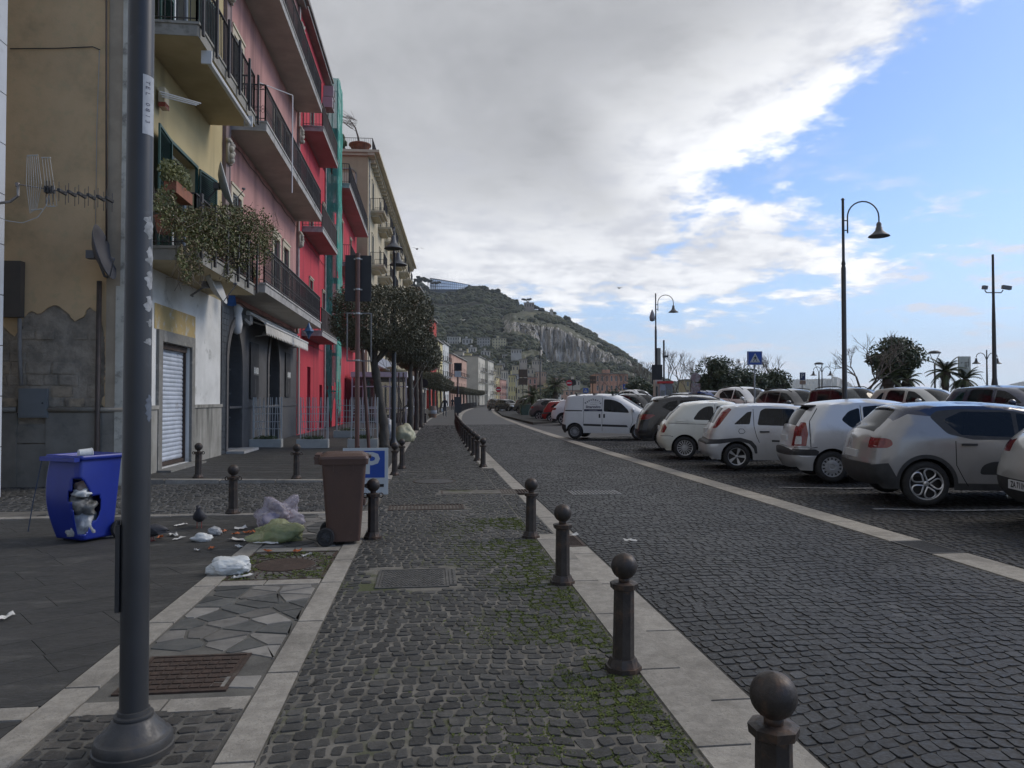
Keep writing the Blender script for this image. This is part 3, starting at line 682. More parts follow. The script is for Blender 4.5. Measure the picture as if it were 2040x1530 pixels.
# openings: shutter door, first-floor balcony door and windows
sy0 = atX(318, 800, XF).y-13.9; sy1 = atX(377, 800, XF).y-13.9
wy0 = atX(336, 300, XF).y-13.9; wy1 = atX(389, 300, XF).y-13.9
print('shutter', sy0, sy1, 'win', wy0, wy1, 'pole edge', atX(308,300,XF).y-13.9)
holesA = [(sy0, sy1, .12, 2.75), (wy0, wy1, FL1+.05, FL1+2.55), (wy0, wy1, FL2+.05, FL2+2.6)]
holesA_lo = [holesA[0]]; holesA_hi = holesA[1:]
wall(A, 'ground_floor_wall', 0, AL, .05, FL1-.28, holesA_lo, M_whitewall, back=9, ends=(False, True), top=False)
wall(A, 'upper_wall', 0, AL, FL1-.28, 19.5, holesA_hi, M_yellow, back=9, ends=(False, True))
# end wall: bare masonry core, plaster sheet on it with a ragged torn edge, dado below
core = MB(); core.add([(0,0.012,0),(-9,0.012,0),(-9,0.012,19.5),(0,.012,19.5)], [(0,1,2,3)]); core.build('end_wall', M_bare, A)
def wx(px): return atY(px, 600, 13.9).x-XF
def wz(py, px=120): return atY(px, py, 13.9).z
torn = [(640,-20),(640,0),(650,8),(664,22),(672,30),(656,38),(640,44),(624,56),(620,64),(628,74),(622,86),(612,98),(608,112),(614,124),(622,136),(640,150),(630,168),(618,174),(612,180),(614,186),(622,196),(640,204),(662,209),(690,211),(730,212),(786,210),(800,207),(812,206)]
pts = [(wx(-260), wz(640))]+[(wx(px), wz(py)) for py, px in torn]
rp = random.Random(9); fine = []
for (a, b) in zip(pts[:-1], pts[1:]):
 n = max(1, int(math.hypot(b[0]-a[0], b[1]-a[1])/.05))
 for k in range(n): t = k/n; fine.append((a[0]+(b[0]-a[0])*t+rp.gauss(0,.008), a[1]+(b[1]-a[1])*t+rp.gauss(0,.009)))
xe, ze = wx(210), wz(816)
ZS = 3.35; poly = [(-9.0, ZS), (-9.0, fine[0][1])]+fine+[(wx(214), ze),(0.0, ze),(0.0, ZS)]
vs_, _, fs_, *_ = delaunay_2d_cdt([Vector(p) for p in poly], [(i, (i+1)%len(poly)) for i in range(len(poly))], [], 1, 1e-6)
ex = MB(); ex.add([(p[0], -.022, p[1]) for p in vs_], [tuple(f) for f in fs_]); ex.add([(-9,-.022,ZS),(0,-.022,ZS),(0,-.022,19.5),(-9,-.022,19.5)], [(0,1,2,3)])
n = len(poly); b0 = len(ex.v); ex.v += [(p[0], .011, p[1]) for p in poly]; ex.f += [(i, (i+1)%n, b0+(i+1)%n, b0+i) for i in range(n)]; ex.m += [0]*n
ex.build('plaster', M_ochre, A)
# masonry blocks showing in the torn patch, each a block of its own
zb = wz(812); row = 0
while zb < wz(625):
 h = rp.uniform(.16,.24); xx = -2.5+rp.random()*.2
 while xx < -.32:
  w = rp.uniform(.2,.42)
  if rp.random() < (.75 if (xx < -1.0 and zb < 2.35) else .16):
   bb = bmesh.new(); bmesh.ops.create_cube(bb, size=1)
   bmesh.ops.bevel(bb, geom=bb.edges[:], offset=.09, segments=1, affect='EDGES')
   pr = rp.uniform(.004,.02); m4 = MB()
   m4.v = [((v.co.x)*(w-.02)+xx+w/2+rp.uniform(-.006,.006), v.co.y*.05+.03-pr+rp.uniform(-.004,.004), v.co.z*(h-.02)+zb+h/2+rp.uniform(-.006,.006)) for v in bb.verts]
   bb.verts.index_update(); m4.f = [tuple(v.index for v in f.verts) for f in bb.faces]; m4.m = [0]*len(m4.f); bb.free()
   if all(True for _ in (0,)):
    m4.build('stone_block', M_tuff if rp.random() < .4 else M_bare, A)
  xx += w
 zb += h; row += 1
d = MB(); d.box(wx(-200), wx(40), -.05, .01, -.1, wz(822)); d.box(wx(97), 0, -.05, .01, -.1, wz(822)); d.box(wx(40)+.003, wx(97)-.003, -.035, .01, -.1, wz(884)); d.box(wx(40)+.003, wx(97)-.003, -.035, .01, wz(882), wz(845)); d.build('dado', M_dado, A)
d = MB(); d.tube([(wx(-200),-.05,wz(816)),(wx(38),-.05,wz(816))], .045, 8); d.tube([(wx(99),-.05,wz(816)),(.03,-.05,wz(816))], .045, 8); d.build('dado_rail', M_dado, A, smooth=True)
d = MB(); d.box(wx(214), .01, -.05, -.02, wz(816)+.05, 19.4); d.build('corner_pilaster', mat('faded_pilaster', (.42,.34,.24), (.34,.275,.195), vs=2, rough=.9, dirt=(.26,.235,.19), ds=1.5, dlo=.5, dhi=.7, streak=True), A)
d = MB(); d.box(-.13, .03, -.065, -.05, .0, 3.6); d.box(-.055, .03, -.064, -.05, 3.6, 19.4); d.build('corner_strip', mat('pale_corner_paint', (.60,.57,.48), (.50,.47,.38), vs=3, rough=.9, bump=.003, bs=30, dirt=(.24,.22,.18), ds=4, dlo=.5, dhi=.68), A)
# grey plinth and stone door surround at the front
for ya_, yb_ in ((0, sy0-.22), (sy1+.22, AL)): d = MB(); d.box(0,.04,ya_,yb_,0,1.35); d.box(0,.07,ya_,yb_,1.352,1.43); d.build('plinth', M_greyplinth, A)
M_stonefr = mat('weathered_stone_frame', (.20,.195,.175), (.14,.135,.12), vs=3, rough=.95, bump=.006, bs=22, dirt=(.28,.27,.24), ds=3, dlo=.5, dhi=.7)
d = MB(); d.box(0,.06,sy0-.22,sy0,.0,2.98); d.box(0,.06,sy1,sy1+.22,0,2.98); d.box(0,.06,sy0,sy1,2.75,2.98); d.build('door_surround', M_stonefr, A)
d = MB(); d.box(0,.012,sy0-.34,sy1+.36,2.985,3.5); d.box(0,.012,sy1+.225,sy1+.38,1.44,2.98); d.build('yellow_patch', mat('old_yellow_paint', (.42,.31,.13), (.36,.27,.12), vs=3, rough=.9, dirt=(.40,.38,.32), ds=4, dlo=.52, dhi=.66), A)
# roller shutter: every curved slat a part
M_roller = mat('galvanised_slat', (.58,.62,.68), (.48,.52,.57), vs=3, rough=.45, metal=.35, dirt=(.22,.19,.17), ds=4, dlo=.6, dhi=.78)
z = .22; k = 0
while z < 2.62:
 prof = [(-.152,0),(-.138,.012),(-.132,.05),(-.140,.084),(-.152,.094)]
 d = MB(); d.add([(a,sy0+.03,z+b) for a,b in prof]+[(a,sy1-.03,z+b) for a,b in prof], [(i,i+5,i+6,i+1) for i in range(4)]); d.build('shutter_slat', M_roller, A, smooth=True); z += .094
d = MB(); d.box(-.19,-.08,sy0+.002,sy0+.035,.12,2.72); d.box(-.19,-.08,sy1-.035,sy1-.002,.12,2.72); d.box(-.2,-.1,sy0+.04,sy1-.04,.14,.215); d.box(-.24,-.05,sy0+.04,sy1-.04,2.62,2.74); d.build('shutter_guide', M_rust, A)
d = MB(); d.box(-.2,.32,sy0-.25,sy1+.25,-.05,.115); d.build('door_step', M_stonefr, A)
# first floor: green shutters folded open, white frame; upper balcony door
for zf in (FL1, FL2):
 ww, hh = wy1-wy0, 2.5
 window(A, (wy0+wy1)/2, zf+.05, ww, hh, None, fm=M_frame_w, pane=M_pane)
 d = MB(); d.box(.0,.06,wy0-.07,wy0,zf+.03,zf+hh+.12).box(.0,.06,wy1,wy1+.07,zf+.03,zf+hh+.12).box(0,.06,wy0,wy1,zf+hh+.055,zf+hh+.12); d.build('green_frame', M_greensh, A)
 for (yy, sg, an) in ((wy0-.06, -1, 6), (wy1+.06, 1, 8)):
  o = shutter_mb(1.05 if sg < 0 else .95, hh, slat=.05).build('shutter', M_greensh, A); o.location = (.07, yy, zf+.06)
  if sg < 0: o.scale = (1,-1,1)
  o.rotation_euler = (0,0,radians(-an*sg))
M_bal_old = mat('old_concrete_slab', (.30,.285,.245), (.24,.23,.2), vs=2, rough=.9, bump=.004, bs=20, dirt=(.14,.13,.11), ds=2.5, dlo=.5, dhi=.7)
M_bal_so = mat('yellowish_soffit', (.48,.40,.25), (.40,.33,.20), vs=1, rough=.95)
for z in (FL1, FL2, FL3):
 b = balcony(A, .42, 5.05, z, 1.1, .27, 'plain', 1.02, sm=M_bal_old, so=M_bal_so, step=.11)
 d = MB()
 for yy in np.arange(.5, 5.05, .9): d.box(1.155,1.20,yy-.04,yy+.04,z-.22,z+1.03)
 d.build('railing_post', M_iron_rail, b, kind='stuff')
# awning cassette under the upper balcony
d = MB(); d.tube([(1.12,1.0,8.28),(1.12,4.3,8.28)], .055, 8); d.box(1.0,1.2,.96,1.0,8.2,8.46); d.box(1.0,1.2,4.3,4.34,8.2,8.46); d.build('awning_roller', M_frame_w, A)
# ---------------------------------------------------------------- pink building with dark bar front
B = empty('pink_building', (XF, 20.05, 0), 0, 'faded pink building with long stone balconies and a dark grey bar front', 'building')
BL = 11.2; BZ = [4.75, 9.2, 13.75]
def yB(px): return atX(px, 700, XF).y-20.05
wins = [(yB(470)-.15, .95), (yB(548), 1.0), (8.6, 1.0)]
holes = [(y-w/2, y+w/2, z+.02, z+2.6) for z in BZ for y, w in wins]
wall(B, 'upper_wall', 0, BL, 4.3, 18.2, holes, M_pink, back=9, ends=(False, False))
for z in BZ:
 for i, (y, w) in enumerate(wins): window(B, y, z+.02, w, 2.58, 'ajar' if i == 0 else 'closed', sm=M_greysh, sur=M_cream, surw=.17, slat=.055)
for z in BZ: balcony(B, .45, 10.75, z, 1.02, .27, 'scroll', 1.02, step=.115)
M_stuccoorn = mat('plaster_ornament', (.45,.42,.35), (.36,.33,.28), vs=5, rough=.9)
for y in (.18, BL-.18):
 d = MB(); d.box(0,.09,y-.16,y+.16,4.3,18.0); d.build('pilaster', mat('grey_pink_pilaster', (.27,.2,.19), (.22,.17,.16), vs=2, rough=.9), B)
 for z in (7.9, 12.3, 16.7):
  d = MB(); d.box(.09,.2,y-.2,y+.2,z+.55,z+.64).box(.09,.17,y-.17,y+.17,z,z+.55)
  for q in range(5):
   d.lathe([(.0,-.09),(.07,-.06),(.09,0),(.07,.06),(0,.09)], 8, (.2,y+rnd.uniform(-.1,.1),z+.08+q*.1))
  d.build('capital', M_stuccoorn, B, smooth=True)
d = MB(); d.box(-.3,.45,-.0,BL,18.2,18.36); d.box(-.3,.3,0,BL,18.05,18.2); d.build('cornice', M_concrete, B)
# ground floor: dark render with pointed-arch openings
def arch_pts(yc, w, z0, zs, n=9):
 """left foot up, over the pointed arch, down to the right foot"""
 L = []; r = w*.95
 for k in range(n+1):
  t = k/n; a = math.acos(max(-1, min(1, (r-w/2)/r))) * t
  L.append((yc-w/2+r-r*cos(a), zs+r*sin(a)))
 Rr = [(2*yc-p[0], p[1]) for p in L[::-1]]
 return [(yc-w/2, z0)]+L+Rr[1:]+[(yc+w/2, z0)]
def arched_wall(root, name, y0, y1, z0, z1, arches, m, depth=.35, x=0.0):
 outer = [(y0,z0),(y1,z0),(y1,z1),(y0,z1)]; V = [Vector(p) for p in outer]; E = [(i,(i+1)%4) for i in range(4)]; loops = []
 for a in arches:
  b = len(V); V += [Vector(p) for p in a]; E += [(b+i, b+(i+1)%len(a)) for i in range(len(a))]; loops.append(a)
 vs, es, fs, *_ = delaunay_2d_cdt(V, E, [], 1, 1e-5)
 def inside(p, poly):
  c = False; j = len(poly)-1
  for i in range(len(poly)):
   if (poly[i][1] > p[1]) != (poly[j][1] > p[1]) and p[0] < (poly[j][0]-poly[i][0])*(p[1]-poly[i][1])/(poly[j][1]-poly[i][1])+poly[i][0]: c = not c
   j = i
  return c
 mb = MB(); keep = []
 for f in fs:
  c = (sum(vs[i][0] for i in f)/len(f), sum(vs[i][1] for i in f)/len(f))
  if not any(inside(c, a) for a in loops): keep.append(tuple(f))
 mb.add([(x, v[0], v[1]) for v in vs], keep)
 for a in loops:
  n = len(a); mb.add([(x,p[0],p[1]) for p in a]+[(x-depth,p[0],p[1]) for p in a], [(i,i+1,n+i+1,n+i) for i in range(n-1)])
 return mb.build(name, m, root)
a1 = arch_pts(yB(466)+.05, 1.5, .15, 2.45); a2 = arch_pts(yB(545), 1.75, .15, 2.55)
arched_wall(B, 'ground_floor_wall', 0, BL, 0, 4.3, [a1, a2], M_bargrey)
for a, lab in ((a1, 'arched_door'), (a2, 'arched_window')):
 n = len(a); yc = (a[0][0]+a[-1][0])/2
 d = MB(); w = .13; sc = lambda p, k: (yc+(p[0]-yc)*k, p[1]+(.12*(k-1)*8 if p[1] > 1 else 0))
 o = [sc(p, 1.22) for p in a]
 d.add([(.05,p[0],p[1]) for p in a]+[(.05,p[0],p[1]) for p in o]+[(0,p[0],p[1]) for p in o]+[(0,p[0],p[1]) for p in a], [(i,i+1,n+i+1,n+i) for i in range(n-1)]+[(n+i,n+i+1,2*n+i+1,2*n+i) for i in range(n-1)]+[(3*n+i,3*n+i+1,i+1,i) for i in range(n-1)])
 d.build('arch_surround', mat('arch_stone', (.12,.112,.105), (.09,.085,.08), vs=4, rough=.8), B)
 d = MB(); d.add([(-.33,p[0],p[1]) for p in a], [tuple(range(n))]); pn = d.build(lab, mat('black_door_paint', (.018,.019,.021), (.025,.026,.028), vs=2, rough=.4), B)
 d = MB(); d.box(-.33,-.28,yc-.03,yc+.03,.15,3.3)
 for zz in (1.0, 1.7, 2.4): d.box(-.33,-.285,a[0][0],a[-1][0],zz,zz+.05)
 d.build('door_frame', M_bargrey, pn)
d = MB(); d.box(-.32,-.26,yB(456)+.1,yB(456)+.72,1.35,1.8); d.build('door_notice', mat('notice_grey', (.16,.16,.16), (.08,.08,.08), vs=14), B)
# tiles of the dark brick-like strip at the left edge of the bar front
M_dtile = mat('slate_tile', (.05,.055,.06), (.035,.04,.045), vs=5, rough=.5, dirt=(.12,.12,.12), ds=5, dlo=.6, dhi=.75)
z = .05; r = 0
while z < 4.0:
 y = .02
 for k in range(3):
  w = (.28, .14, .28)[(k+r)%3]; d = MB(); d.box(0,.02,y+.005,y+w-.005,z+.005,z+.155); d.build('tile', M_dtile, B); y += w
 z += .16; r += 1
d = MB(); d.box(0,.03,.8,BL,1.3,1.36); d.build('band', M_bargrey, B)
d = MB(); d.box(-.3,.5,a1[0][0]-.1,a1[-1][0]+.1,.0,.14); d.build('door_step', mat('pale_step', (.42,.41,.38), (.33,.32,.3), vs=4, rough=.8), B)
# wall shrine / white plaster ornament over the door
d = MB(); d.lathe([(0,-.45),(.12,-.4),(.16,-.15),(.12,.15),(.17,.3),(.05,.42),(0,.43)], 10, (.05, yB(468), 3.85)); d.build('ornament', M_frame_w, B, smooth=True)
# posters, dark boards with a white band of letters
def poster(y, z, w, h, txt, label):
 p = empty('poster', (XF+.02, 20.05+y, z), 0, label, 'poster', 'posters on the bar front')
 d = MB(); d.box(0,.03,-w/2,w/2,-h/2,h/2); d.build('board', mat('poster_black', (.012,.012,.013), (.03,.028,.026), vs=3, rough=.75), p)
 d = MB(); d.box(.031,.034,-w*.16,w*.46,-.13,.13); d.build('label_band', mat('band_grey', (.16,.16,.15), (.10,.10,.095), vs=12), p)
 text_mb(txt, .25, lambda a,b,c: (.036+c, a+w*.15, b), bold=.01, sx=.62).build('lettering', mat('poster_white', (.7,.7,.66), rough=.6), p, kind='stuff')
 d = MB(); d.add([(.033,-.02,-h*.42),(.033,.07,-h*.42),(.033,.12,-h*.14),(.033,.06,-h*.14)], [(0,1,2,3)]); d.build('figure', mat('poster_grey', (.12,.10,.10), (.05,.05,.05), vs=9), p)
poster(yB(505), 2.45, 1.05, 1.75, 'BUNKER', 'tall black poster with white letters between the two pointed arches')
poster(yB(572), 2.5, .95, 1.7, 'BUNKER', 'black torn poster with white letters beside the red wall')
for y, lab in ((yB(508), 'first white gull-shaped wall lamp above the poster between the arches'), (yB(574), 'second white wall lamp above the poster near the red wall')):
 l = empty('wall_lamp', (XF, 20.05+y, 3.55), 0, lab, 'lamp', 'white spotlights over the posters')
 d = MB(); d.tube([(0,0,0),(.3,0,.05)], .02, 6); d.build('arm', M_frame_w, l)
 d = MB(); d.obox((.38,-.1,.1), .12, .09, .015, Matrix.Rotation(.5,3,'X')); d.obox((.38,.12,.1), .12, .1, .015, Matrix.Rotation(-.5,3,'X')); d.build('lamp_head', M_frame_w, l)
# retractable awning
aw = empty('awning', (XF, 20.05, 0), 0, 'white scallop-edged awning half rolled out over the bar entrance', 'awning')
M_canvas = mat('white_canvas', (.62,.60,.55), (.54,.52,.47), vs=4, rough=.85)
ya, yb = 2.7, 10.4; xo = .56
d = MB(); d.add([(.1,ya,4.14),(.1,yb,4.14),(xo,yb,3.86),(xo,ya,3.86)], [(0,1,2,3)]); d.add([(.1,ya,4.12),(.1,yb,4.12),(xo,yb,3.84),(xo,ya,3.84)], [(3,2,1,0)]); d.build('canvas', M_canvas, aw)
d = MB(); n = 30; w = (yb-ya)/n
for k in range(n):
 y = ya+k*w; d.add([(xo,y,3.86),(xo,y+w,3.86),(xo+.02,y+w,3.60),(xo+.02,y+w*.5,3.50),(xo+.02,y,3.60)], [(0,1,2,3,4)])
d.build('valance', M_canvas, aw)
d = MB(); d.tube([(xo,ya-.05,3.86),(xo,yb+.05,3.86)], .035, 8); d.tube([(.08,ya-.15,4.15),(.08,yb+.15,4.15)], .07, 8)
for y in (ya+.2, yb-.2): d.tube([(.05,y,3.95),(.35,y+.2,3.86),(xo,y,3.82)], .025, 6)
d.build('arm', M_frame_w, aw)
d = MB(); d.box(0,.22,ya-.5,ya-.16,3.8,4.05); d.tube([(.1,ya-.7,3.9),(.25,ya-.6,3.75)], .06, 6); d.build('bracket', mat('grey_box', (.2,.2,.19)), aw)
# ---------------------------------------------------------------- red building
Cb = empty('red_building', (XF, 31.25, 0), 0, 'bright crimson building with short balconies between the pink one and the scaffold', 'building')
CL = 8.0; CZ = [4.55, 9.08, 13.5]
def yC(px): return atX(px, 700, XF).y-31.25
wc = [(yC(618), .9), (yC(640)+.6, .9)]
holes = [(2.6, 3.5, .1, 3.05), (6.3,7.2,.1,2.3)]+[(y-w/2, y+w/2, z+.02, z+2.55) for z in CZ for y, w in wc]
wall(Cb, 'wall', 0, CL, 0, 18.2, holes, M_red, back=9, ends=(False, True))
for z in CZ:
 for y, w in wc: window(Cb, y, z+.02, w, 2.53, 'closed', sm=mat('teal_shutter', (.05,.09,.085), (.035,.07,.065), vs=5, rough=.6), sur=mat('red_building_trim', (.42,.36,.27), rough=.8), surw=.06, slat=.07)
window(Cb, 3.05, .1, .9, 2.95, None, fm=M_frame_d); window(Cb, 6.75, .1, .9, 2.2, None, fm=M_frame_d)
for z in CZ: balcony(Cb, 1.05, 6.15, z, .86, .24, 'plain', 1.0, so=mat('pinkish_soffit', (.42,.23,.23), (.35,.19,.19), vs=1, rough=.9), step=.12, rm=mat('grey_railing', (.12,.115,.09), rough=.6))
d = MB(); d.box(-.5,.42,-.0,CL,18.36,18.5); d.box(-.3,.34,0.002,CL,18.2,18.35); d.build('eave', M_concrete, Cb)
downpipe(Cb, -.02, .1, 4.2, mat('cream_pipe', (.5,.42,.36)))
downpipe(B, 10.95, 4.4, 18, M_marble, r=.045); downpipe(B, .42, 4.4, 18, MATS['grey_pink_pilaster'], r=.04); downpipe(Cb, 7.7, .1, 18, M_marble, r=.045)
for t_, z_ in ((B, 4.36), (B, 8.75), (Cb, 4.1), (Cb, 8.6)):
 d = MB(); L_ = BL if t_ is B else CL; d.tube([(.03, y, z_-.06*sin(pi*((y/1.9) % 1))) for y in np.arange(.1, L_, .3)], .012, 4); d.build('cable', M_iron_rail, t_)
# air conditioner and hanging awning bits on the top balcony
for k, (yy, zz) in enumerate(((7.2, 16.9), (8.9-1.4, 17.6))):
 ac = empty('air_conditioner', (XF, 31.25+yy, zz), 0, ('pinkish air conditioner high on the red facade under the eave', 'grey rolled blind box under the end of the eave')[k], 'air conditioner')
 d = MB(); d.box(0,.5,-.4,.4,-.27,.27); d.build('case', mat('ac_case', (.35,.32,.32)), ac); d = MB(); d.lathe([(.2,0),(.2,.02),(.05,.03)], 14, (.5,0,0), Matrix.Rotation(pi/2,3,'Y')); d.build('fan_grille', M_frame_d, ac)
# ---------------------------------------------------------------- scaffold with green net
sc = empty('scaffold', (XF, 39.35, 0), 0, 'narrow scaffold tower wrapped in ragged turquoise debris net beside the red facade', 'scaffold')
d = MB(); xs, ysd = (.1, .60), (.0, 1.7)
for x_ in xs:
 for y_ in ysd: d.tube([(x_,y_,0),(x_,y_,18.6)], .028, 6)
for z in np.arange(2, 18.6, 2.0):
 d.tube([(.1,0,z),(.60,0,z)], .02, 5); d.tube([(.60,0,z),(.60,1.7,z)], .02, 5); d.tube([(.60,0,z-.9),(.60,1.7,z-.9)], .02, 5); d.tube([(.60,0,z),(.60,1.7,z-2)], .018, 5)
d.build('frame', mat('scaffold_tube', (.16,.13,.12), (.10,.08,.075), vs=5, rough=.6, metal=.4), sc)
for z in np.arange(2, 18, 2.0): d = MB(); d.box(.12,.58,.02,1.68,z-.04,z); d.build('deck', mat('scaffold_board', (.2,.16,.11)), sc)
M_net = mat('turquoise_net', (.07,.38,.29), (.04,.27,.21), vs=2.4, rough=.9, stretch=(1,1,.25), c3=(.16,.50,.41)); M_net.node_tree.nodes['Principled BSDF'].inputs['Alpha'].default_value = .72
nv = MB(); NU, NZ = 26, 90
for j in range(NZ+1):
 z = 1.5+17.2*j/NZ
 for i in range(NU+1):
  u = i/NU; base = (1.02-u*2*.92 if False else 0)
  # net runs along the near end (u<.35) then along the street front
  if u < .36: x_ = .0+u/.36*.66; y_ = -.06
  else: x_ = .66; y_ = -.06+(u-.36)/.64*1.85
  w = .06*noise.noise(Vector((u*9, z*.9, 0)))+.05*noise.noise(Vector((u*22, z*.35, 4)))
  sag = .07*abs(sin(pi*z/2.0))
  if u < .36: y_ -= w+.02-sag*.5
  else: x_ += w+.02-sag*.5
  if j == 0: z += .8*noise.noise(Vector((u*7,0,9)))
  if j < 14: x_ = x_+(.6-x_)*(1-j/14)*.35
  nv.v.append((x_, y_, z))
for j in range(NZ):
 for i in range(NU):
  hole = noise.noise(Vector((i*.35, j*.16, 11))) > .52
  if not hole: a = j*(NU+1)+i; nv.f.append((a,a+1,a+NU+2,a+NU+1)); nv.m.append(0)
nv.build('debris_net', M_net, sc, smooth=True)
# ---------------------------------------------------------------- second red house
D = empty('red_house', (XF+.15, 41.2, 0), 0, 'lower crimson house with an arched window beyond the scaffold', 'building')
DL = 13.2
holes = [(y-.45, y+.45, z, z+h) for (y, z, h) in ((2.6,.1,2.5),(6.4,.1,2.8),(10.2,.1,2.6),(4,5.2,2.7),(9,5.2,2.7),(4,9.8,2.6),(9,9.8,2.6))]
wall(D, 'wall', 0, DL, 0, 13.6, holes, M_red, back=9)
for (y, z, h) in ((2.6,.1,2.5),(6.4,.1,2.8),(10.2,.1,2.6)): window(D, y, z, .9, h, None, fm=M_frame_d)
for (y, z, h) in ((4,5.2,2.7),(9,5.2,2.7),(4,9.8,2.6),(9,9.8,2.6)): window(D, y, z, .9, h, 'closed', sm=M_frame_d, sur=M_cream, surw=.05)
balcony(D, -.1, 12.4, 13.6, .9, .26, 'plain', 1.1, so=MATS['pinkish_soffit']); balcony(D, 2.0, 11, 5.1, .8, .25, 'plain', 1.0, so=MATS['pinkish_soffit']); balcony(D, 2.0, 11, 9.6, .8, .25, 'plain', 1.0, so=MATS['pinkish_soffit'])
# ---------------------------------------------------------------- tall cream building, many moulded balconies
E = empty('cream_apartment_building', (-4.62, 55.4, 0), -radians(2.3), 'tall cream apartment building with moulded balconies and a roof terrace', 'building')
EL = 48.6; EZ = [3.9, 7.9, 12.0, 16.2]
ycs = [3.0+5.4*k for k in range(9)]
holes = [(y-.5, y+.5, z+.02, z+2.5) for z in EZ for y in ycs]+[(y-.9, y+.9, .1, 2.9) for y in ycs]
wall(E, 'front_wall', 0, EL, 0, 19.9, holes, M_cream2, back=10, ends=(False, True))
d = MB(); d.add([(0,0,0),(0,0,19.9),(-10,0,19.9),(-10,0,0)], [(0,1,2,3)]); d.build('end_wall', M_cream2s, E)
for z in EZ:
 for y in ycs: window(E, y, z+.02, 1.0, 2.48, 'closed' if rnd.random() < .6 else 'ajar', sm=mat('dark_slatted_shutter', (.045,.055,.05), (.03,.035,.033), vs=3, rough=.6), sur=M_cream, surw=.12, slat=.16)
for y in ycs: window(E, y, .1, 1.8, 2.8, None, fm=M_frame_d)
for zi, z in enumerate(EZ[1:]):
 for y in ycs: balcony(E, y-1.45, y+1.45, z, 1.05, .16, 'plain', .95, brk=True, sm=M_cream, so=M_cream, step=.16)
d = MB(); d.box(0,.5,-.3,EL,19.9,20.1).box(0,.85,-.35,EL,20.1,20.3).box(-10,-.0,-.35,0,20.1,20.3).box(-10,0,-.2,0,19.9,20.1); d.box(-.2,0,0,EL,20.3,20.35); d.build('cornice', M_cream, E)
for y in np.arange(.8, EL, 1.1):
 d = MB(); d.box(0,.42,y-.12,y+.12,19.62,19.9); d.build('cornice_bracket', M_cream, E)
railing(E, [(-7,.1),(.3,.1),(.3,9)], 20.3, 1.0, 'plain', step=.14, name='terrace_railing')
downpipe(E, .4, .1, 19.8, M_marble); downpipe(E, 22.2, .1, 19.8, M_marble)
d = MB(); d.box(-3.6,-.9,-.06,0,11,18.6); d.build('end_wall_panel', M_cream, E)
d = MB(); d.tube([(-8,-.1,18.9),(-1.2,-.1,18.9),(-.9,-.1,18.6),(-.9,-.1,.3)], .05, 6); d.build('end_downpipe', M_marble, E)
# potted tree on the terrace
def leafball(mb, c, r, n, R, sz=.05, shell=.6, flat=1.0):
 for _ in range(n):
  v = Vector((R.gauss(0,1),R.gauss(0,1),R.gauss(0,1))).normalized(); k = (shell+(1-shell)*R.random())
  p = Vector(c)+Vector((v.x*r[0]*k, v.y*r[1]*k, v.z*r[2]*k)); a = Vector((R.gauss(0,1),R.gauss(0,1),R.gauss(0,1)*flat)).normalized(); b = a.orthogonal().normalized(); s = sz*R.uniform(.6,1.4)
  mb.add([p-a*s, p-b*s*.5, p+a*s, p+b*s*.5], [(0,1,2,3)])
R5 = random.Random(21)
M_terra = mat('terracotta', (.26,.10,.055), (.2,.08,.05), vs=6, rough=.85)
pt = empty('potted_tree', (-5.3, 56.2, 20.32), 0, 'wind-bent feathery tree in a terracotta bowl on the roof terrace', 'potted tree')
d = MB(); d.lathe([(.45,0),(.8,.6),(.85,.6),(.85,.7),(.7,.7),(.65,.55)], 14); d.build('pot', M_terra, pt, smooth=True, auto=40)
d = MB(); tr = [(0,0,.5),(-.15,0,1.3),(-.35,0,2.0),(-.8,0,2.6)]; d.tube(tr, [.09,.07,.05,.03], 6)
for k in range(46):
 p = Vector((-.2,0,1.8))+Vector((R5.uniform(-.5,.0),R5.uniform(-.3,.3),R5.uniform(0,.9))); q = p+Vector((R5.uniform(-1.4,-.3),R5.uniform(-.3,.3),R5.uniform(.1,.7))); d.tube([p,q], .012, 3)
d.build('branch', mat('dry_twig', (.10,.075,.06)), pt, kind='stuff')
cb = empty('potted_cactus', (-6.6, 56.3, 20.32), 0, 'columnar cactus in a pot on the roof terrace beside the bent tree', 'plant')
d = MB(); d.lathe([(.2,0),(.28,.35)], 10); d.build('pot', M_terra, cb); d = MB(); d.lathe([(.16,.3),(.19,.7),(.17,1.3),(.06,1.5),(0,1.52)], 10); d.lathe([(.1,.6),(.11,.9),(0,1.05)], 8, (.22,0,0)); d.build('cactus_body', mat('cactus', (.05,.08,.03)), cb, smooth=True)
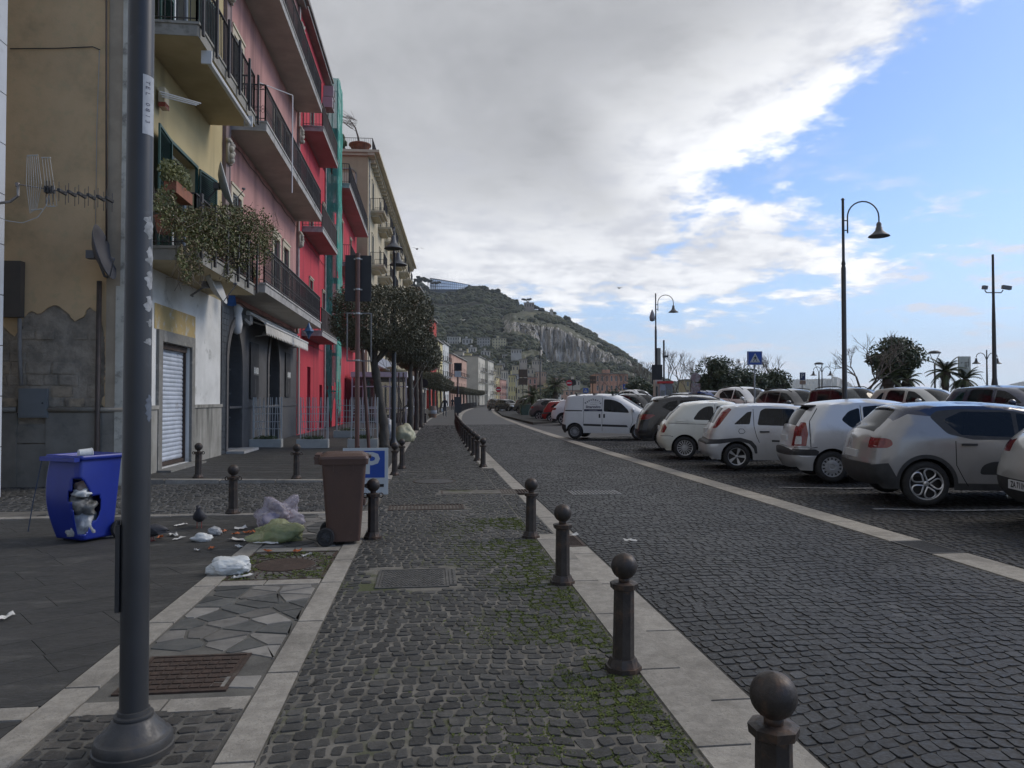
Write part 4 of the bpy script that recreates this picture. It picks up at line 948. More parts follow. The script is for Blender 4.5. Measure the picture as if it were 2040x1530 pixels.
# ---------------------------------------------------------------- the row that follows the bend
def row_house(y0, y1, h, m, label, name='town_house', xoff=XF, floors=4, balc=True, seed=0, sidem=None, prot=0, wins=None, shm=None, roof=M_concrete, bw=1.3, h0=3.2):
 x0, x1 = xoff+S(y0), xoff+S(y1); ang = math.atan2(x1-x0, y1-y0); L = math.hypot(x1-x0, y1-y0)
 r = empty(name, (x0+prot, y0, 0), -ang, label, 'building'); R = random.Random(seed)
 n = wins or max(2, int(L/3.6)); fh = (h-h0-.6)/max(1, floors-1); ys_ = [L*(k+.5)/n for k in range(n)]
 zs_ = [h0+fh*k for k in range(floors-1)]
 holes = [(y-.5,y+.5,z+.05,z+min(2.3,fh*.72)) for z in zs_ for y in ys_]+[(y-.8,y+.8,.1,2.6) for y in ys_]
 wall(r, 'wall', 0, L, -.2, h, holes, m, back=12, depth=.22)
 if sidem: d = MB(); d.add([(0,-.01,0),(0,-.01,h),(-12,-.01,h),(-12,-.01,0)], [(0,1,2,3)]); d.build('end_wall', sidem, r)
 for z in zs_:
  for y in ys_:
   window(r, y, z+.05, 1.0, min(2.3,fh*.72)-.05, 'closed' if R.random() < .5 else None, sm=shm or MATS['dark_slatted_shutter'], slat=.3, mull=False, depth=.2)
   if balc and z > h0-.1 and R.random() < .85: balcony(r, y-bw/1.6, y+bw/1.6, z, .8, .15, 'plain', .95, step=.3)
 for y in ys_: window(r, y, .1, 1.6, 2.5, None, fm=M_frame_d, mull=False, depth=.2)
 d = MB(); d.box(-12,.3,-.1,L+.1,h,h+.25); d.build('roof_slab', roof, r)
 return r
def SM(n, c, c2=None): return mat(n, c, c2 or tuple(x*.86 for x in c), vs=.4, rough=.9, dirt=tuple(x*.62 for x in c), ds=.5, dlo=.52, dhi=.76, streak=True)
row_house(104.5, 111, 17.6, SM('peach_stucco', (.50,.36,.25)), 'peach apartment block adjoining the far end of the cream building', seed=1, floors=5)
row_house(111.2, 117.5, 16.0, SM('bone_stucco', (.46,.42,.34)), 'bone coloured block behind the clipped tree crowns', seed=2, floors=5)
row_house(118, 127, 14.7, SM('brick_red_stucco', (.46,.06,.04)), 'orange-red town house rising above the clipped trees', seed=3, floors=4, prot=.7, sidem=SM('red_side', (.50,.045,.035)))
row_house(127.5, 145, 12.4, SM('light_yellow_stucco', (.62,.54,.28)), 'light yellow town house next to the orange-red one', seed=4)
row_house(145.3, 157, 13.0, SM('white_stucco', (.66,.66,.62)), 'narrow white town house between the yellow and the salmon ones', seed=5, wins=3)
row_house(157.5, 190, 11.4, SM('salmon_stucco', (.52,.33,.25)), 'salmon town house with small shutters near the bend', seed=6, floors=3, prot=.5)
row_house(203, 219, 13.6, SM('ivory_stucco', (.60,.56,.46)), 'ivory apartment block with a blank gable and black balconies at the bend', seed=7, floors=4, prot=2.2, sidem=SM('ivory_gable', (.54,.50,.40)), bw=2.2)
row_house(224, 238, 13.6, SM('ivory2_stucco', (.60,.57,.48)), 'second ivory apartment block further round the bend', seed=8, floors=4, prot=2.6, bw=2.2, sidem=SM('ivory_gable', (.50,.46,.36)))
row_house(241, 256, 11.6, SM('beige_stucco', (.50,.45,.32)), 'beige town house with a cluttered roof beyond the ivory blocks', seed=9, floors=4, prot=1)
row_house(258, 272, 9.6, SM('mustard_stucco', (.52,.42,.22)), 'mustard low house far round the bend', seed=10, floors=3)
row_house(274, 289, 9.2, SM('rose_stucco', (.44,.25,.2)), 'dull rose low house far round the bend', seed=11, floors=3)
# houses standing apart, placed by bearing and distance
def far_house(px0, px1, ytop, D, base, m, label, n=3, fl=2, seed=0, depth=9, rz=0, name='house'):
 a = atD(px0, ytop, D); b = atD(px1, ytop, D); L = (b-a).xy.length; h = a.z-base
 ang = math.atan2(b.y-a.y, b.x-a.x)
 r = empty(name, (b.x, b.y, base), ang+pi/2+rz, label, 'building')   # local +y runs right-to-left seen from the street
 r.rotation_euler = (0,0,ang-pi/2+0); r.location = (a.x, a.y, base)
 fh = h/fl; ys_ = [L*(k+.5)/n for k in range(n)]; ww = min(1.6, L/n*.42)
 holes = [(y-ww/2,y+ww/2,fh*k+fh*.25,fh*k+fh*.8) for k in range(fl) for y in ys_]
 wall(r, 'wall', 0, L, -4, h, holes, m, back=depth, depth=.3)
 for k in range(fl):
  for y in ys_: window(r, y, fh*k+fh*.25, ww, fh*.55, None, fm=M_frame_w, mull=False, depth=.25)
 d = MB(); d.box(-depth,.5,-.3,L+.3,h,h+.3); d.build('roof_slab', M_concrete, r)
 if seed % 2: d = MB(); d.box(-depth*.6,-depth*.3,L*.3,L*.5,h+.3,h+2.2); d.build('roof_hut', m, r)
 return r
far_house(1030,1052,757,330,0,SM('beige_stucco',(1,1,1)),'beige low house right of the brown signboard',3,3,1)
far_house(1052,1070,752,340,0,SM('rose_stucco',(1,1,1)),'small rose house behind the lamp posts of the square',2,3,2)
far_house(1072,1112,772,360,0,SM('mustard_stucco',(1,1,1)),'low mustard building behind the palm in the square',4,2,3)
far_house(1116,1160,778,380,0,SM('salmon_stucco',(1,1,1)),'long low salmon building beyond the square',5,2,4)
far_house(1186,1251,745,330,0,SM('terracotta_stucco',(.50,.27,.19)),'large terracotta pink block seen through bare branches',7,3,5, depth=20, name='apartment_block')
far_house(1365,1420,757,230,0,SM('olive_stucco',(.36,.30,.18)),'olive ochre building behind the bare trees',5,3,6,name='apartment_block')
for i_, (a_, b_, t_, D_, c_, l_) in enumerate(((998,1012,738,300,'ivory2_stucco','cream three-storey house right of the second ivory block'),(1013,1027,748,315,'light_yellow_stucco','pale yellow house behind the square, left of the beige one'),(985,1000,728,330,'beige_stucco','beige house with flat roof rising behind the ivory blocks'),(1090,1118,784,300,'white_stucco','low whitish house behind the palm'),(1150,1184,781,350,'ivory_stucco','long low cream building left of the pink block'),(1255,1290,783,340,'rose_stucco','rose low building right of the pink block'),(905,922,700,300,'bone_stucco','bone house stepping up behind the salmon house'),(925,938,704,320,'light_yellow_stucco','small yellowish house behind the salmon roofline'))): far_house(a_, b_, t_, D_, 0, MATS[c_], l_, 3, 3 if t_ < 760 else 2, i_)
# the big white/grey panel-clad building whose edge shows at the far left
W = empty('white_building', (-6.55, -2, 0), 0, 'white building clad in square panels at the left edge of the picture', 'building')
WL = 14.05
d = MB(); d.box(-6,-.04,0,WL-.04,0,16); d.build('core', mat('joint_black', (.03,.03,.03)), W)
M_panel = mat('white_cladding_panel', (.50,.52,.54), (.45,.47,.49), vs=1.5, rough=.55, dirt=(.36,.37,.37), ds=1.2, dlo=.6, dhi=.8)
nz_ = 20
for i in range(3):
 y1_ = WL-i*1.2
 for k in range(nz_):
  z0_ = .05+k*.78; d = MB(); d.box(-.04,.0,y1_-1.19,y1_,z0_,z0_+.765); d.build('panel', M_panel, W)
d = MB(); d.box(-.04,0,0,WL-3.62,.05,15.6); d.box(-6,-.045,WL-.038,WL,.05,15.6); d.build('side_cladding', M_panel, W)
# ================================================================ CARS (local: +x forward, rear bumper at x=0, z=0 ground)
M_tyre = mat('tyre_rubber', (.018,.018,.019), (.028,.028,.028), vs=20, rough=.85)
M_blackpl = mat('black_plastic', (.025,.026,.028), (.035,.036,.038), vs=9, rough=.6)
M_under = mat('underbody', (.008,.008,.009), rough=.9)
M_alloy = mat('silver_alloy', (.50,.51,.53), (.42,.43,.45), vs=9, rough=.35, metal=.8)
M_hub = mat('grey_wheel_cover', (.36,.37,.38), (.28,.29,.3), vs=9, rough=.5, metal=.3)
M_rimdark = mat('dark_rim', (.03,.03,.033), rough=.5)
M_taill = mat('tail_light_red', (.20,.010,.012), (.13,.008,.01), vs=30, rough=.12, spec=.7, coat=.6)
M_headl = mat('head_light', (.45,.47,.48), (.6,.62,.63), vs=30, rough=.12, coat=.6)
M_glass = glass_mat('car_glass')
M_platew = mat('plate_white', (.55,.56,.57), rough=.4)
M_seat = mat('seat_fabric', (.035,.035,.04), (.05,.05,.055), vs=8, rough=.9)
def paint(name, c, dirt=None, metal=.0, rough=.28):
 return mat(name, c, tuple(x*.93 for x in c), vs=1.2, rough=rough, metal=metal, coat=.7, dirt=dirt or tuple(x*.72 for x in c), ds=2.2, dlo=.56, dhi=.8)
def pip(p, poly):
 c = False; j = len(poly)-1; x, y = p
 for i in range(len(poly)):
  xi, yi = poly[i]; xj, yj = poly[j]
  if (yi > y) != (yj > y) and x < (xj-xi)*(y-yi)/(yj-yi)+xi: c = not c
  j = i
 return c
def crs(P, n=4, closed=False):
 """Catmull-Rom through P"""
 out = []; N = len(P); rng = range(N if closed else N-1)
 for i in rng:
  p0 = P[(i-1)%N] if closed or i > 0 else P[0]; p1 = P[i]; p2 = P[(i+1)%N]; p3 = P[(i+2)%N] if closed or i+2 < N else P[-1]
  for k in range(n):
   t = k/n; t2 = t*t; t3 = t2*t
   out.append(tuple(.5*((2*p1[a])+(-p0[a]+p2[a])*t+(2*p0[a]-5*p1[a]+4*p2[a]-p3[a])*t2+(-p0[a]+3*p1[a]-3*p2[a]+p3[a])*t3) for a in (0,1)))
 if not closed: out.append(tuple(P[-1]))
 return out
def rnd_poly(P, r=.04, n=3):
 """round the corners of a polygon"""
 out = []; N = len(P)
 for i in range(N):
  a, b, c = P[i-1], P[i], P[(i+1)%N]
  la = math.hypot(a[0]-b[0], a[1]-b[1]); lc = math.hypot(c[0]-b[0], c[1]-b[1]); rr = min(r, la*.45, lc*.45)
  p = (b[0]+(a[0]-b[0])*rr/la, b[1]+(a[1]-b[1])*rr/la); q = (b[0]+(c[0]-b[0])*rr/lc, b[1]+(c[1]-b[1])*rr/lc)
  for k in range(n+1):
   t = k/n; out.append(((1-t)**2*p[0]+2*t*(1-t)*b[0]+t*t*q[0], (1-t)**2*p[1]+2*t*(1-t)*b[1]+t*t*q[1]))
 return out
def wheel_obj(R, rim_r, w, style, root, x, y, side, rim_m):
 t = MB(); sg = side
 prof = [(rim_r*.98, -w/2+.01), (rim_r+.012, -w/2), (R-.03, -w/2+.005), (R-.006, -w/2+.03), (R, -w/2+.055), (R, w/2-.055), (R-.006, w/2-.03), (R-.03, w/2-.005), (rim_r+.012, w/2), (rim_r*.98, w/2-.01), (rim_r*.97, w/2-.05)]
 M = Matrix.Rotation(-pi/2*sg, 3, 'X')   # axis z -> outward y
 t.lathe(prof, 32, M=M, caps=False)
 o = t.build('wheel', M_tyre, root, smooth=True, auto=50); o.location = (x, y-sg*w/2, R)
 d = MB(); d.lathe([(0,-.02),(rim_r*.98,-.02)], 24, (0,0,0), M=M, caps=False); d.build('rim_back', M_rimdark, o)
 r = MB(); zf = w/2-.012
 def spoke(a0, a1, r0, r1, wz0, wz1, th=.018):
  vs = []
  for (rr, ww, zz) in ((r0, a0, wz0), (r1, a1, wz1)):
   for s_ in (-1, 1):
    for dz_ in (0, -th): vs.append(M @ Vector((rr*cos(s_*ww), rr*sin(s_*ww), zz+dz_)))
  return vs
 def add_spoke(ang, a0, a1, r0, r1, z0, z1):
  vs = spoke(a0, a1, r0, r1, z0, z1); Rz = M @ Matrix.Rotation(ang, 3, 'Z') @ M.inverted()
  r.add([Rz @ v for v in vs], [(0,2,6,4),(1,5,7,3),(0,4,5,1),(2,3,7,6),(4,6,7,5),(0,1,3,2)])
 r.lathe([(rim_r*.90, zf-.03), (rim_r*.92, zf), (rim_r*.985, zf+.003), (rim_r*1.0, zf-.015)], 32, M=M, caps=False)
 r.lathe([(rim_r*.16, zf-.03), (rim_r*.16, zf-.008), (rim_r*.10, zf-.002), (0, zf-.002)], 16, M=M, caps=False)
 if style == 'five':
  for k in range(5): add_spoke(k*2*pi/5, .42, .20, rim_r*.14, rim_r*.93, zf-.012, zf-.004)
 elif style == 'loop':       # five rounded loops
  for k in range(5):
   a = k*2*pi/5; n = 16; pts = []
   for j in range(n):
    t = 2*pi*j/n; rr = rim_r*(.57+.36*cos(t)); aa = .47*sin(t)*(1.0+.15*cos(t)); pts.append(M @ Vector((rr*cos(a+aa), rr*sin(a+aa), zf-.004)))
   r.tube(pts+[pts[0]], .0125, 5, caps=False)
 elif style == 'multi':
  for k in range(16): add_spoke(k*2*pi/16, .14, .075, rim_r*.3, rim_r*.93, zf-.006, zf-.006)
  r.lathe([(rim_r*.36, zf-.02), (rim_r*.36, zf-.006), (rim_r*.2, zf-.004), (0, zf-.004)], 20, M=M, caps=False)
 elif style == 'cover':      # pressed cover with a ring of slots
  r.lathe([(rim_r*.68, zf-.006), (rim_r*.6, zf+.0), (rim_r*.3, zf+.004), (rim_r*.22, zf-.004), (0, zf+.002)], 24, M=M, caps=False)
  for k in range(14): add_spoke(k*2*pi/14, .15, .12, rim_r*.64, rim_r*.92, zf-.004, zf-.002)
 elif style == 'ten':
  for k in range(5):
   for dlt in (-.16, .16): add_spoke(k*2*pi/5+dlt, .12, .075, rim_r*.14, rim_r*.93, zf-.01, zf-.003)
 else:
  for k in range(7): add_spoke(k*2*pi/7, .26, .13, rim_r*.14, rim_r*.93, zf-.012, zf-.004)
 r.build('rim', rim_m, o, smooth=True, auto=30)
 return o
def car(spec, label, loc, head, body, roof=None, group='cars parked beside the road', name=None, low=False, lights=True, plate=None, z=None):
 L, W, H = spec['L'], spec['W'], spec['H']; out = crs(spec['top'], 4); zb = spec.get('zb', .2)
 root = empty(name or 'parked_car', (0,0,0), 0, label, 'van' if name == 'parked_van' else 'car', group)
 xr = {}; top = out
 xs_ = np.array([p[0] for p in top]); zs_ = np.array([p[1] for p in top])
 imax = int(np.argmax(zs_))
 rx, rz = xs_[:imax+1], zs_[:imax+1]; fx, fz = xs_[imax:], zs_[imax:]
 def xrear(z): return float(np.interp(z, rz, rx)) if z >= rz[0] else float(rx[0])
 def xfront(z): return float(np.interp(-z, -fz, fx)) if z >= fz[-1] else float(fx[-1])
 sx_ = np.linspace(-.05, L+.05, 260); sz_ = np.full(260, -1.0)
 for q0, q1 in zip(top[:-1], top[1:]):
  a_, b_ = (q0, q1) if q0[0] <= q1[0] else (q1, q0); mk = (sx_ >= a_[0]) & (sx_ <= b_[0]); sz_[mk] = np.maximum(sz_[mk], np.interp(sx_[mk], [a_[0], b_[0]+1e-9], [a_[1], b_[1]]))
 ok_ = sz_ > 0; sz_ = np.interp(sx_, sx_[ok_], sz_[ok_])
 def ztop(x): return float(np.interp(x, sx_, sz_))
 belt = spec['belt']; bx = [p[0] for p in belt]; bz = [p[1] for p in belt]
 tum = spec.get('tumble', .30); rr_, rf_ = spec.get('rr', .30), spec.get('rf', .55)
 def hw(x, z):
  zbl = float(np.interp(x, bx, bz)); w = W/2
  if z < zbl:
   t = (z-.62)/.5; w -= .035*t*t if z < .62 else .02*((z-.62)/max(.1, zbl-.62))**2
  else: w -= .02 + (z-zbl)*tum
  s = x-xrear(z)
  if s < rr_: q = 1-max(0, s)/rr_; w -= .16*(1-sqrt(max(0,1-q*q)))*1.0
  s = xfront(z)-x
  if s < rf_: q = 1-max(0, s)/rf_; w -= .26*(1-sqrt(max(0,1-q*q)))
  t = ztop(x)-z; e = .07
  if t < e and z > .6: q = 1-max(0,t)/e; w -= .05*(1-sqrt(max(0,1-q*q)))
  return max(w, .1)
 Rw = spec['R']; Ra = Rw+spec.get('gap', .05); wx = spec['wx']
 # --- side regions
 outline = [(p[0], max(p[1], zb)) for p in top]
 bottom = [(top[-1][0]-.02, zb)] if top[-1][1] > zb+.02 else []
 V = []; Eg = []
 def addloop(P, closed=True):
  b = len(V); V.extend(Vector(p) for p in P); n = len(P)
  Eg.extend((b+i, b+(i+1)%n) for i in range(n if closed else n-1))
 arches = []
 for cx in wx:
  n = 22; arches.append([(cx+Ra*cos(pi*k/n), Rw+Ra*sin(pi*k/n)) for k in range(n+1)]+[(cx-Ra, zb-.2), (cx+Ra, zb-.2)])
 body_loop = outline[:]; body_loop += [(x, zb) for x in np.linspace(top[-1][0]-.05, top[0][0]+.05, 14)]
 addloop(body_loop)
 for a in arches: addloop(a)
 # clean rows that follow the roof and bonnet edge
 for off in (.03, .075):
  row = []
  for i, p in enumerate(top):
   a = top[max(0,i-1)]; b = top[min(len(top)-1,i+1)]; dx_, dz_ = b[0]-a[0], b[1]-a[1]; l = math.hypot(dx_, dz_) or 1; row.append((p[0]+dz_/l*off, p[1]-dx_/l*off))
  row = [q for k, q in enumerate(row) if q[1] > zb+.1 and (k == 0 or math.hypot(q[0]-row[k-1][0], q[1]-row[k-1][1]) > .012)]; addloop(row, False)
 if cl_ := spec.get('clad', 0):
  for cx in wx: addloop([(cx+(Ra+cl_)*cos(pi*k/24), Rw+(Ra+cl_)*sin(pi*k/24)) for k in range(25)], False)
  addloop([(.3, zb+.1), (L-.3, zb+.1)], False)
 roofpoly = [(x, z) for x, z in spec.get('roofline', [(0,9),(1,9)])]; roofpoly = roofpoly+[(roofpoly[-1][0], 3), (roofpoly[0][0], 3)]
 if roof: addloop(spec['roofline'], False)
 regs = []
 for rname, rm, P, r in spec['regions']:
  Pn = rnd_poly(P, r) if r else P; regs.append((rname, rm, Pn)); addloop(Pn)
 seams = []
 for P in spec.get('seams', []):
  Lp = []; Rp = []; w = .006
  for i, p in enumerate(P):
   a = P[max(0,i-1)]; b = P[min(len(P)-1,i+1)]; dx_, dz_ = b[0]-a[0], b[1]-a[1]; l = math.hypot(dx_, dz_); Lp.append((p[0]-dz_/l*w, p[1]+dx_/l*w)); Rp.append((p[0]+dz_/l*w, p[1]-dx_/l*w))
  q = Lp+Rp[::-1]; seams.append(q); addloop(q)
 step = .09 if not low else .14
 for gx in np.arange(step*.6, L, step):
  zt = ztop(gx)
  for gz in np.arange(zb+.04, zt-.01, step*.8): V.append(Vector((gx+((gz*37)%1-.5)*.01, gz)))
 vs, es, fs, *_ = delaunay_2d_cdt(V, Eg, [], 0, 1e-4)
 pts = [(v[0], v[1]) for v in vs]; groups = {}
 cladh = spec.get('clad', 0)
 for f in fs:
  c = (sum(pts[i][0] for i in f)/3, sum(pts[i][1] for i in f)/3)
  if not pip(c, body_loop) or any(pip(c, a) for a in arches): continue
  key = 'body'
  if any(pip(c, s_) for s_ in seams): key = 'door_gap'
  else:
   for rname, rm, P in regs:
    if pip(c, P): key = rname
  if key == 'body' and cladh:
   if any(math.hypot(c[0]-cx, c[1]-Rw) < Ra+cladh for cx in wx): key = 'wheel_arch_trim'
   elif c[1] < zb+.10: key = 'wheel_arch_trim'
  if key == 'body' and roof and pip(c, roofpoly): key = 'roof'
  groups.setdefault(key, []).append(f)
 rmats = {r[0]: r[1] for r in spec['regions']}
 allm = {'body': body, 'roof': roof or body, 'door_gap': M_under, 'wheel_arch_trim': M_blackpl}
 MBs = {}
 def emit(key, verts, faces): MBs.setdefault(key, MB()).add(verts, faces)
 for key, F in groups.items():
  used = sorted({i for f in F for i in f}); mp = {v: k for k, v in enumerate(used)}
  for sg in (1, -1):
   vv = [(pts[i][0], sg*hw(*pts[i]), pts[i][1]) for i in used]
   ff = [tuple(mp[i] for i in f) for f in F]
   if sg > 0: ff = [f[::-1] for f in ff]
   k2 = key
   if key == 'side_window' : emit(('side_window', sg), vv, ff)
   else: emit((k2, 0), vv, ff)
 # --- caps: strip joining both sides along the outline
 NT = 12; ts = [-1+2*k/NT for k in range(NT+1)]
 n = len(outline); rows = []
 for i, p in enumerate(outline):
  a = outline[max(0,i-1)]; b = outline[min(n-1,i+1)]; dx_, dz_ = b[0]-a[0], b[1]-a[1]; l = math.hypot(dx_, dz_) or 1; nx_, nz_ = -dz_/l, dx_/l
  w = hw(*p); bul = spec.get('crown', .035) if abs(nz_) > .7 else spec.get('bulge', .07)
  if nz_ > .7: pass
  rows.append([(p[0]+nx_*bul*(1-abs(t)**2.2), w*t, p[1]+nz_*bul*(1-abs(t)**2.2)) for t in ts])
 for i in range(n-1):
  c = ((outline[i][0]+outline[i+1][0])/2, (outline[i][1]+outline[i+1][1])/2)
  for k in range(NT):
   tm = (ts[k]+ts[k+1])/2; key = 'body'
   if roof and pip((c[0], c[1]-.004), roofpoly): key = 'roof'
   for (kn, km, x0, x1, z0, z1, t0, t1) in spec['caps']:
    if x0 < c[0] < x1 and z0 < c[1] < z1 and t0 <= abs(tm) <= t1: key = kn; allm.setdefault(kn, km)
   emit((key, 0), [rows[i][k], rows[i+1][k], rows[i+1][k+1], rows[i][k+1]], [(0,1,2,3)])
 for r_ in spec['regions']: allm.setdefault(r_[0], r_[1])
 body_o = None
 for (key, sg), mb_ in MBs.items():
  nm = key; o = None
  bm = bmesh.new(); me = bpy.data.meshes.new(nm); me.from_pydata(mb_.v, [], mb_.f); bm.from_mesh(me); bmesh.ops.remove_doubles(bm, verts=bm.verts, dist=.0015)
  bm.to_mesh(me); bm.free(); me.materials.append(allm[key]); me.polygons.foreach_set('use_smooth', [True]*len(me.polygons))
  try: me.set_sharp_from_angle(angle=radians(38))
  except Exception: pass
  o = bpy.data.objects.new(nm, me); COL.objects.link(o); o.parent = root
 # --- underbody, arches, interior
 d = MB(); d.box(.3, L-.35, -W/2+.14, W/2-.14, zb+.02, zb+.10)
 for cx in wx:
  for sg in (-1, 1):
   n_ = 14; wv = hw(cx, Rw+.1)-.012
   vs_ = [(cx+Ra*1.0*cos(pi*k/n_), sg*y_, Rw+Ra*sin(pi*k/n_)) for y_ in (wv, wv-.32) for k in range(n_+1)]
   vs_ += [(cx-Ra, sg*wv, zb-.02), (cx+Ra, sg*wv, zb-.02), (cx-Ra, sg*(wv-.32), zb-.02), (cx+Ra, sg*(wv-.32), zb-.02)]
   d.add(vs_, [(k, k+1, n_+2+k, n_+1+k) for k in range(n_)]+[tuple(range(n_+1, 2*n_+2))])
 d.build('underbody', M_under, root)
 fl = MB(); zi = zb+.12; fl.box(.35, L-.9, -W/2+.12, W/2-.12, zi, zi+.05)
 fl.box(L*.66, L*.72, -W/2+.15, W/2-.15, zi+.05, bz[len(bz)//2]-.02)
 fl.build('cabin_floor', M_under, root)
 for xx, zz in spec.get('seats', ((L*.48, .5), (L*.26, .5))):
  for yy in ((-.36, .36) if xx > L*.35 else (-.4, .0, .4)):
   s = MB(); s.obox((xx, yy, .62), .06, .23, .34, Matrix.Rotation(.2, 3, 'Y')); s.obox((xx-.09, yy, 1.04), .04, .11, .09, Matrix.Rotation(.15, 3, 'Y')); s.build('seat', M_seat, root)
 # --- wheels
 for i, cx in enumerate(wx):
  for sg in (1, -1): wheel_obj(Rw, spec['rim'], .2, spec['wheel'], root, cx, sg*(hw(cx, Rw+Ra)-.012), sg, spec.get('rimm', M_alloy))
 # --- fittings
 for (hx, hz) in spec.get('handles', []):
  for sg in (1, -1):
   hd = MB(); y_ = hw(hx, hz); hd.obox((hx, sg*(y_+.016), hz), .10, .012, .016); hd.obox((hx-.08, sg*(y_+.004), hz), .012, .012, .013); hd.obox((hx+.08, sg*(y_+.004), hz), .012, .012, .013); hd.build('handle', spec.get('handm') or M_blackpl, root)
 mx_, mz_ = spec['mirror']
 for sg in (1, -1):
  md = MB(); y_ = hw(mx_, mz_); bb = bmesh.new(); bmesh.ops.create_uvsphere(bb, u_segments=10, v_segments=7, radius=1)
  md.add([(mx_+v.co.x*.07, sg*(y_+.12)+v.co.y*.11, mz_+.06+v.co.z*.075) for v in bb.verts], [tuple(v.index for v in f.verts) for f in bb.faces]); bb.free()
  md.obox((mx_, sg*(y_+.03), mz_), .03, .05, .015); md.build('mirror', spec.get('mirm') or body, root, smooth=True)
 if 'antenna' in spec:
  ax_ = spec['antenna']; d = MB(); d.tube([(ax_, 0, ztop(ax_)+.03), (ax_-.22, 0, ztop(ax_)+.36)], .006, 4); d.obox((ax_,0,ztop(ax_)+.03), .04,.02,.015); d.build('antenna', M_blackpl, root)
 if 'wiper' in spec:
  wx_, wz_ = spec['wiper']; d = MB(); d.tube([(wx_-.07, .05, wz_-.03), (wx_-.02, .42, wz_+.04)], .01, 5); d.lathe([(.0,-.02),(.03,-.015),(.03,.015),(0,.02)], 8, (wx_-.06, .05, wz_-.03)); d.build('rear_wiper', M_blackpl, root)
 if 'rails' in spec:
  a_, b_ = spec['rails']
  for sg in (1, -1):
   d = MB(); d.tube([(x, sg*(hw(x, ztop(x)-.01)-.04), ztop(x)+(.0 if k in (0, 6) else .05)) for k, x in enumerate(np.linspace(a_, b_, 7))], .017, 6); d.build('roof_rail', spec.get('railm') or M_blackpl, root)
 pz = spec.get('plate', (.62,))[0]
 px_ = xrear(pz)-spec.get('bulge', .07)-.012
 d = MB(); d.box(px_-.006, px_+.03, -.26, .26, pz-.055, pz+.055); pl = d.build('number_plate', M_platew, root)
 if plate: text_mb(plate, .10, lambda a,b,c: (px_-.008, -a, pz+b), sx=.86, bold=.004).build('lettering', mat('plate_black', (.02,.02,.02)), pl, kind='stuff')
 for nm_, m_, parts in spec.get('boxes', []):
  d = MB()
  for b_ in parts: d.box(*b_)
  d.build(nm_, m_, root)
 # rear-wheel contact of the right-hand side goes to loc, heading as given
 ax, ay = wx[0], -(W/2-.1)
 zz = parkz(loc[0], loc[1]) if z is None else z
 root.rotation_euler = (0, 0, head)
 root.location = (loc[0]-(ax*cos(head)-ay*sin(head)), loc[1]-(ax*sin(head)+ay*cos(head)), zz)
 return root
G, TL, HL, BP = 'side_window', 'tail_light', 'head_light', 'bumper'
# --- rounded crossover hatch with contrasting roof
SP_A = dict(L=4.0, W=1.76, H=1.48, R=.325, rim=.238, wx=(.72,3.26), wheel='loop', rimm=mat('diamond_cut_alloy', (.62,.63,.65), rough=.3, metal=.8), clad=.055, zb=.24, tumble=.33, gap=.045, rr=.30, crown=.035, bulge=.07,
  top=[(.10,.30),(.02,.42),(.0,.60),(.03,.78),(.07,.95),(.13,1.05),(.30,1.22),(.44,1.36),(.50,1.415),(.62,1.45),(1.1,1.485),(1.7,1.48),(2.25,1.43),(2.6,1.34),(2.95,1.15),(3.16,1.0),(3.45,.93),(3.78,.84),(3.93,.70),(3.98,.55),(3.96,.38),(3.86,.26)],
  belt=[(0,1.0),(.6,1.03),(1.2,.98),(2.2,.94),(3.1,.93),(4,.7)], roofline=[(.33,1.23),(.52,1.335),(.84,1.30),(1.9,1.40),(2.5,1.27),(2.93,1.0),(3.05,1.02)],
  regions=[('window_trim',M_blackpl,[(.80,1.30),(1.02,1.05),(1.35,.97),(2.95,.97),(2.50,1.27),(1.9,1.395),(1.2,1.41),(.9,1.38)],.05), (G,M_glass,[(.98,1.25),(1.20,1.035),(1.92,1.01),(1.92,1.365),(1.25,1.375)],.04), (G,M_glass,[(1.98,1.01),(2.82,1.0),(2.45,1.23),(2.15,1.325),(1.98,1.355)],.03),
           (TL,M_taill,[(-.05,.83),(.20,.84),(.27,.89),(.25,.96),(.17,.985),(-.05,.97)],.03), (BP,M_blackpl,[(-.1,.2),(.40,.2),(.32,.40),(.20,.62),(.05,.60),(-.1,.56)],.0), ('door_cladding',mat('airbump', (.02,.021,.023), rough=.7),[(1.42,.47),(2.6,.47),(2.6,.66),(1.60,.66),(1.46,.60)],.06),(HL,M_headl,[(3.45,.66),(3.9,.62),(3.9,.74),(3.6,.80)],.02)],
  seams=[[(1.12,.95),(1.12,.60),(1.22,.40),(1.28,.30)],[(1.95,1.0),(1.97,.70),(1.97,.30)],[(3.02,.95),(3.0,.60),(2.9,.32)]],
  caps=[('rear_window',M_glass,.10,.46,1.06,1.39,0,.84),(TL,M_taill,-.1,.2,.83,.97,.80,1.1),(BP,M_blackpl,-.1,.3,0,.58,0,1.1),('windscreen',M_glass,2.35,3.12,1.03,1.42,0,.9),('grille',M_blackpl,3.9,4.1,.28,.66,0,.7),(HL,M_headl,3.7,4.1,.64,.78,.6,1.1)],
  handles=[(1.30,.90),(2.16,.88)], mirror=(2.83,.97), wiper=(.20,1.08), plate=(.72,))
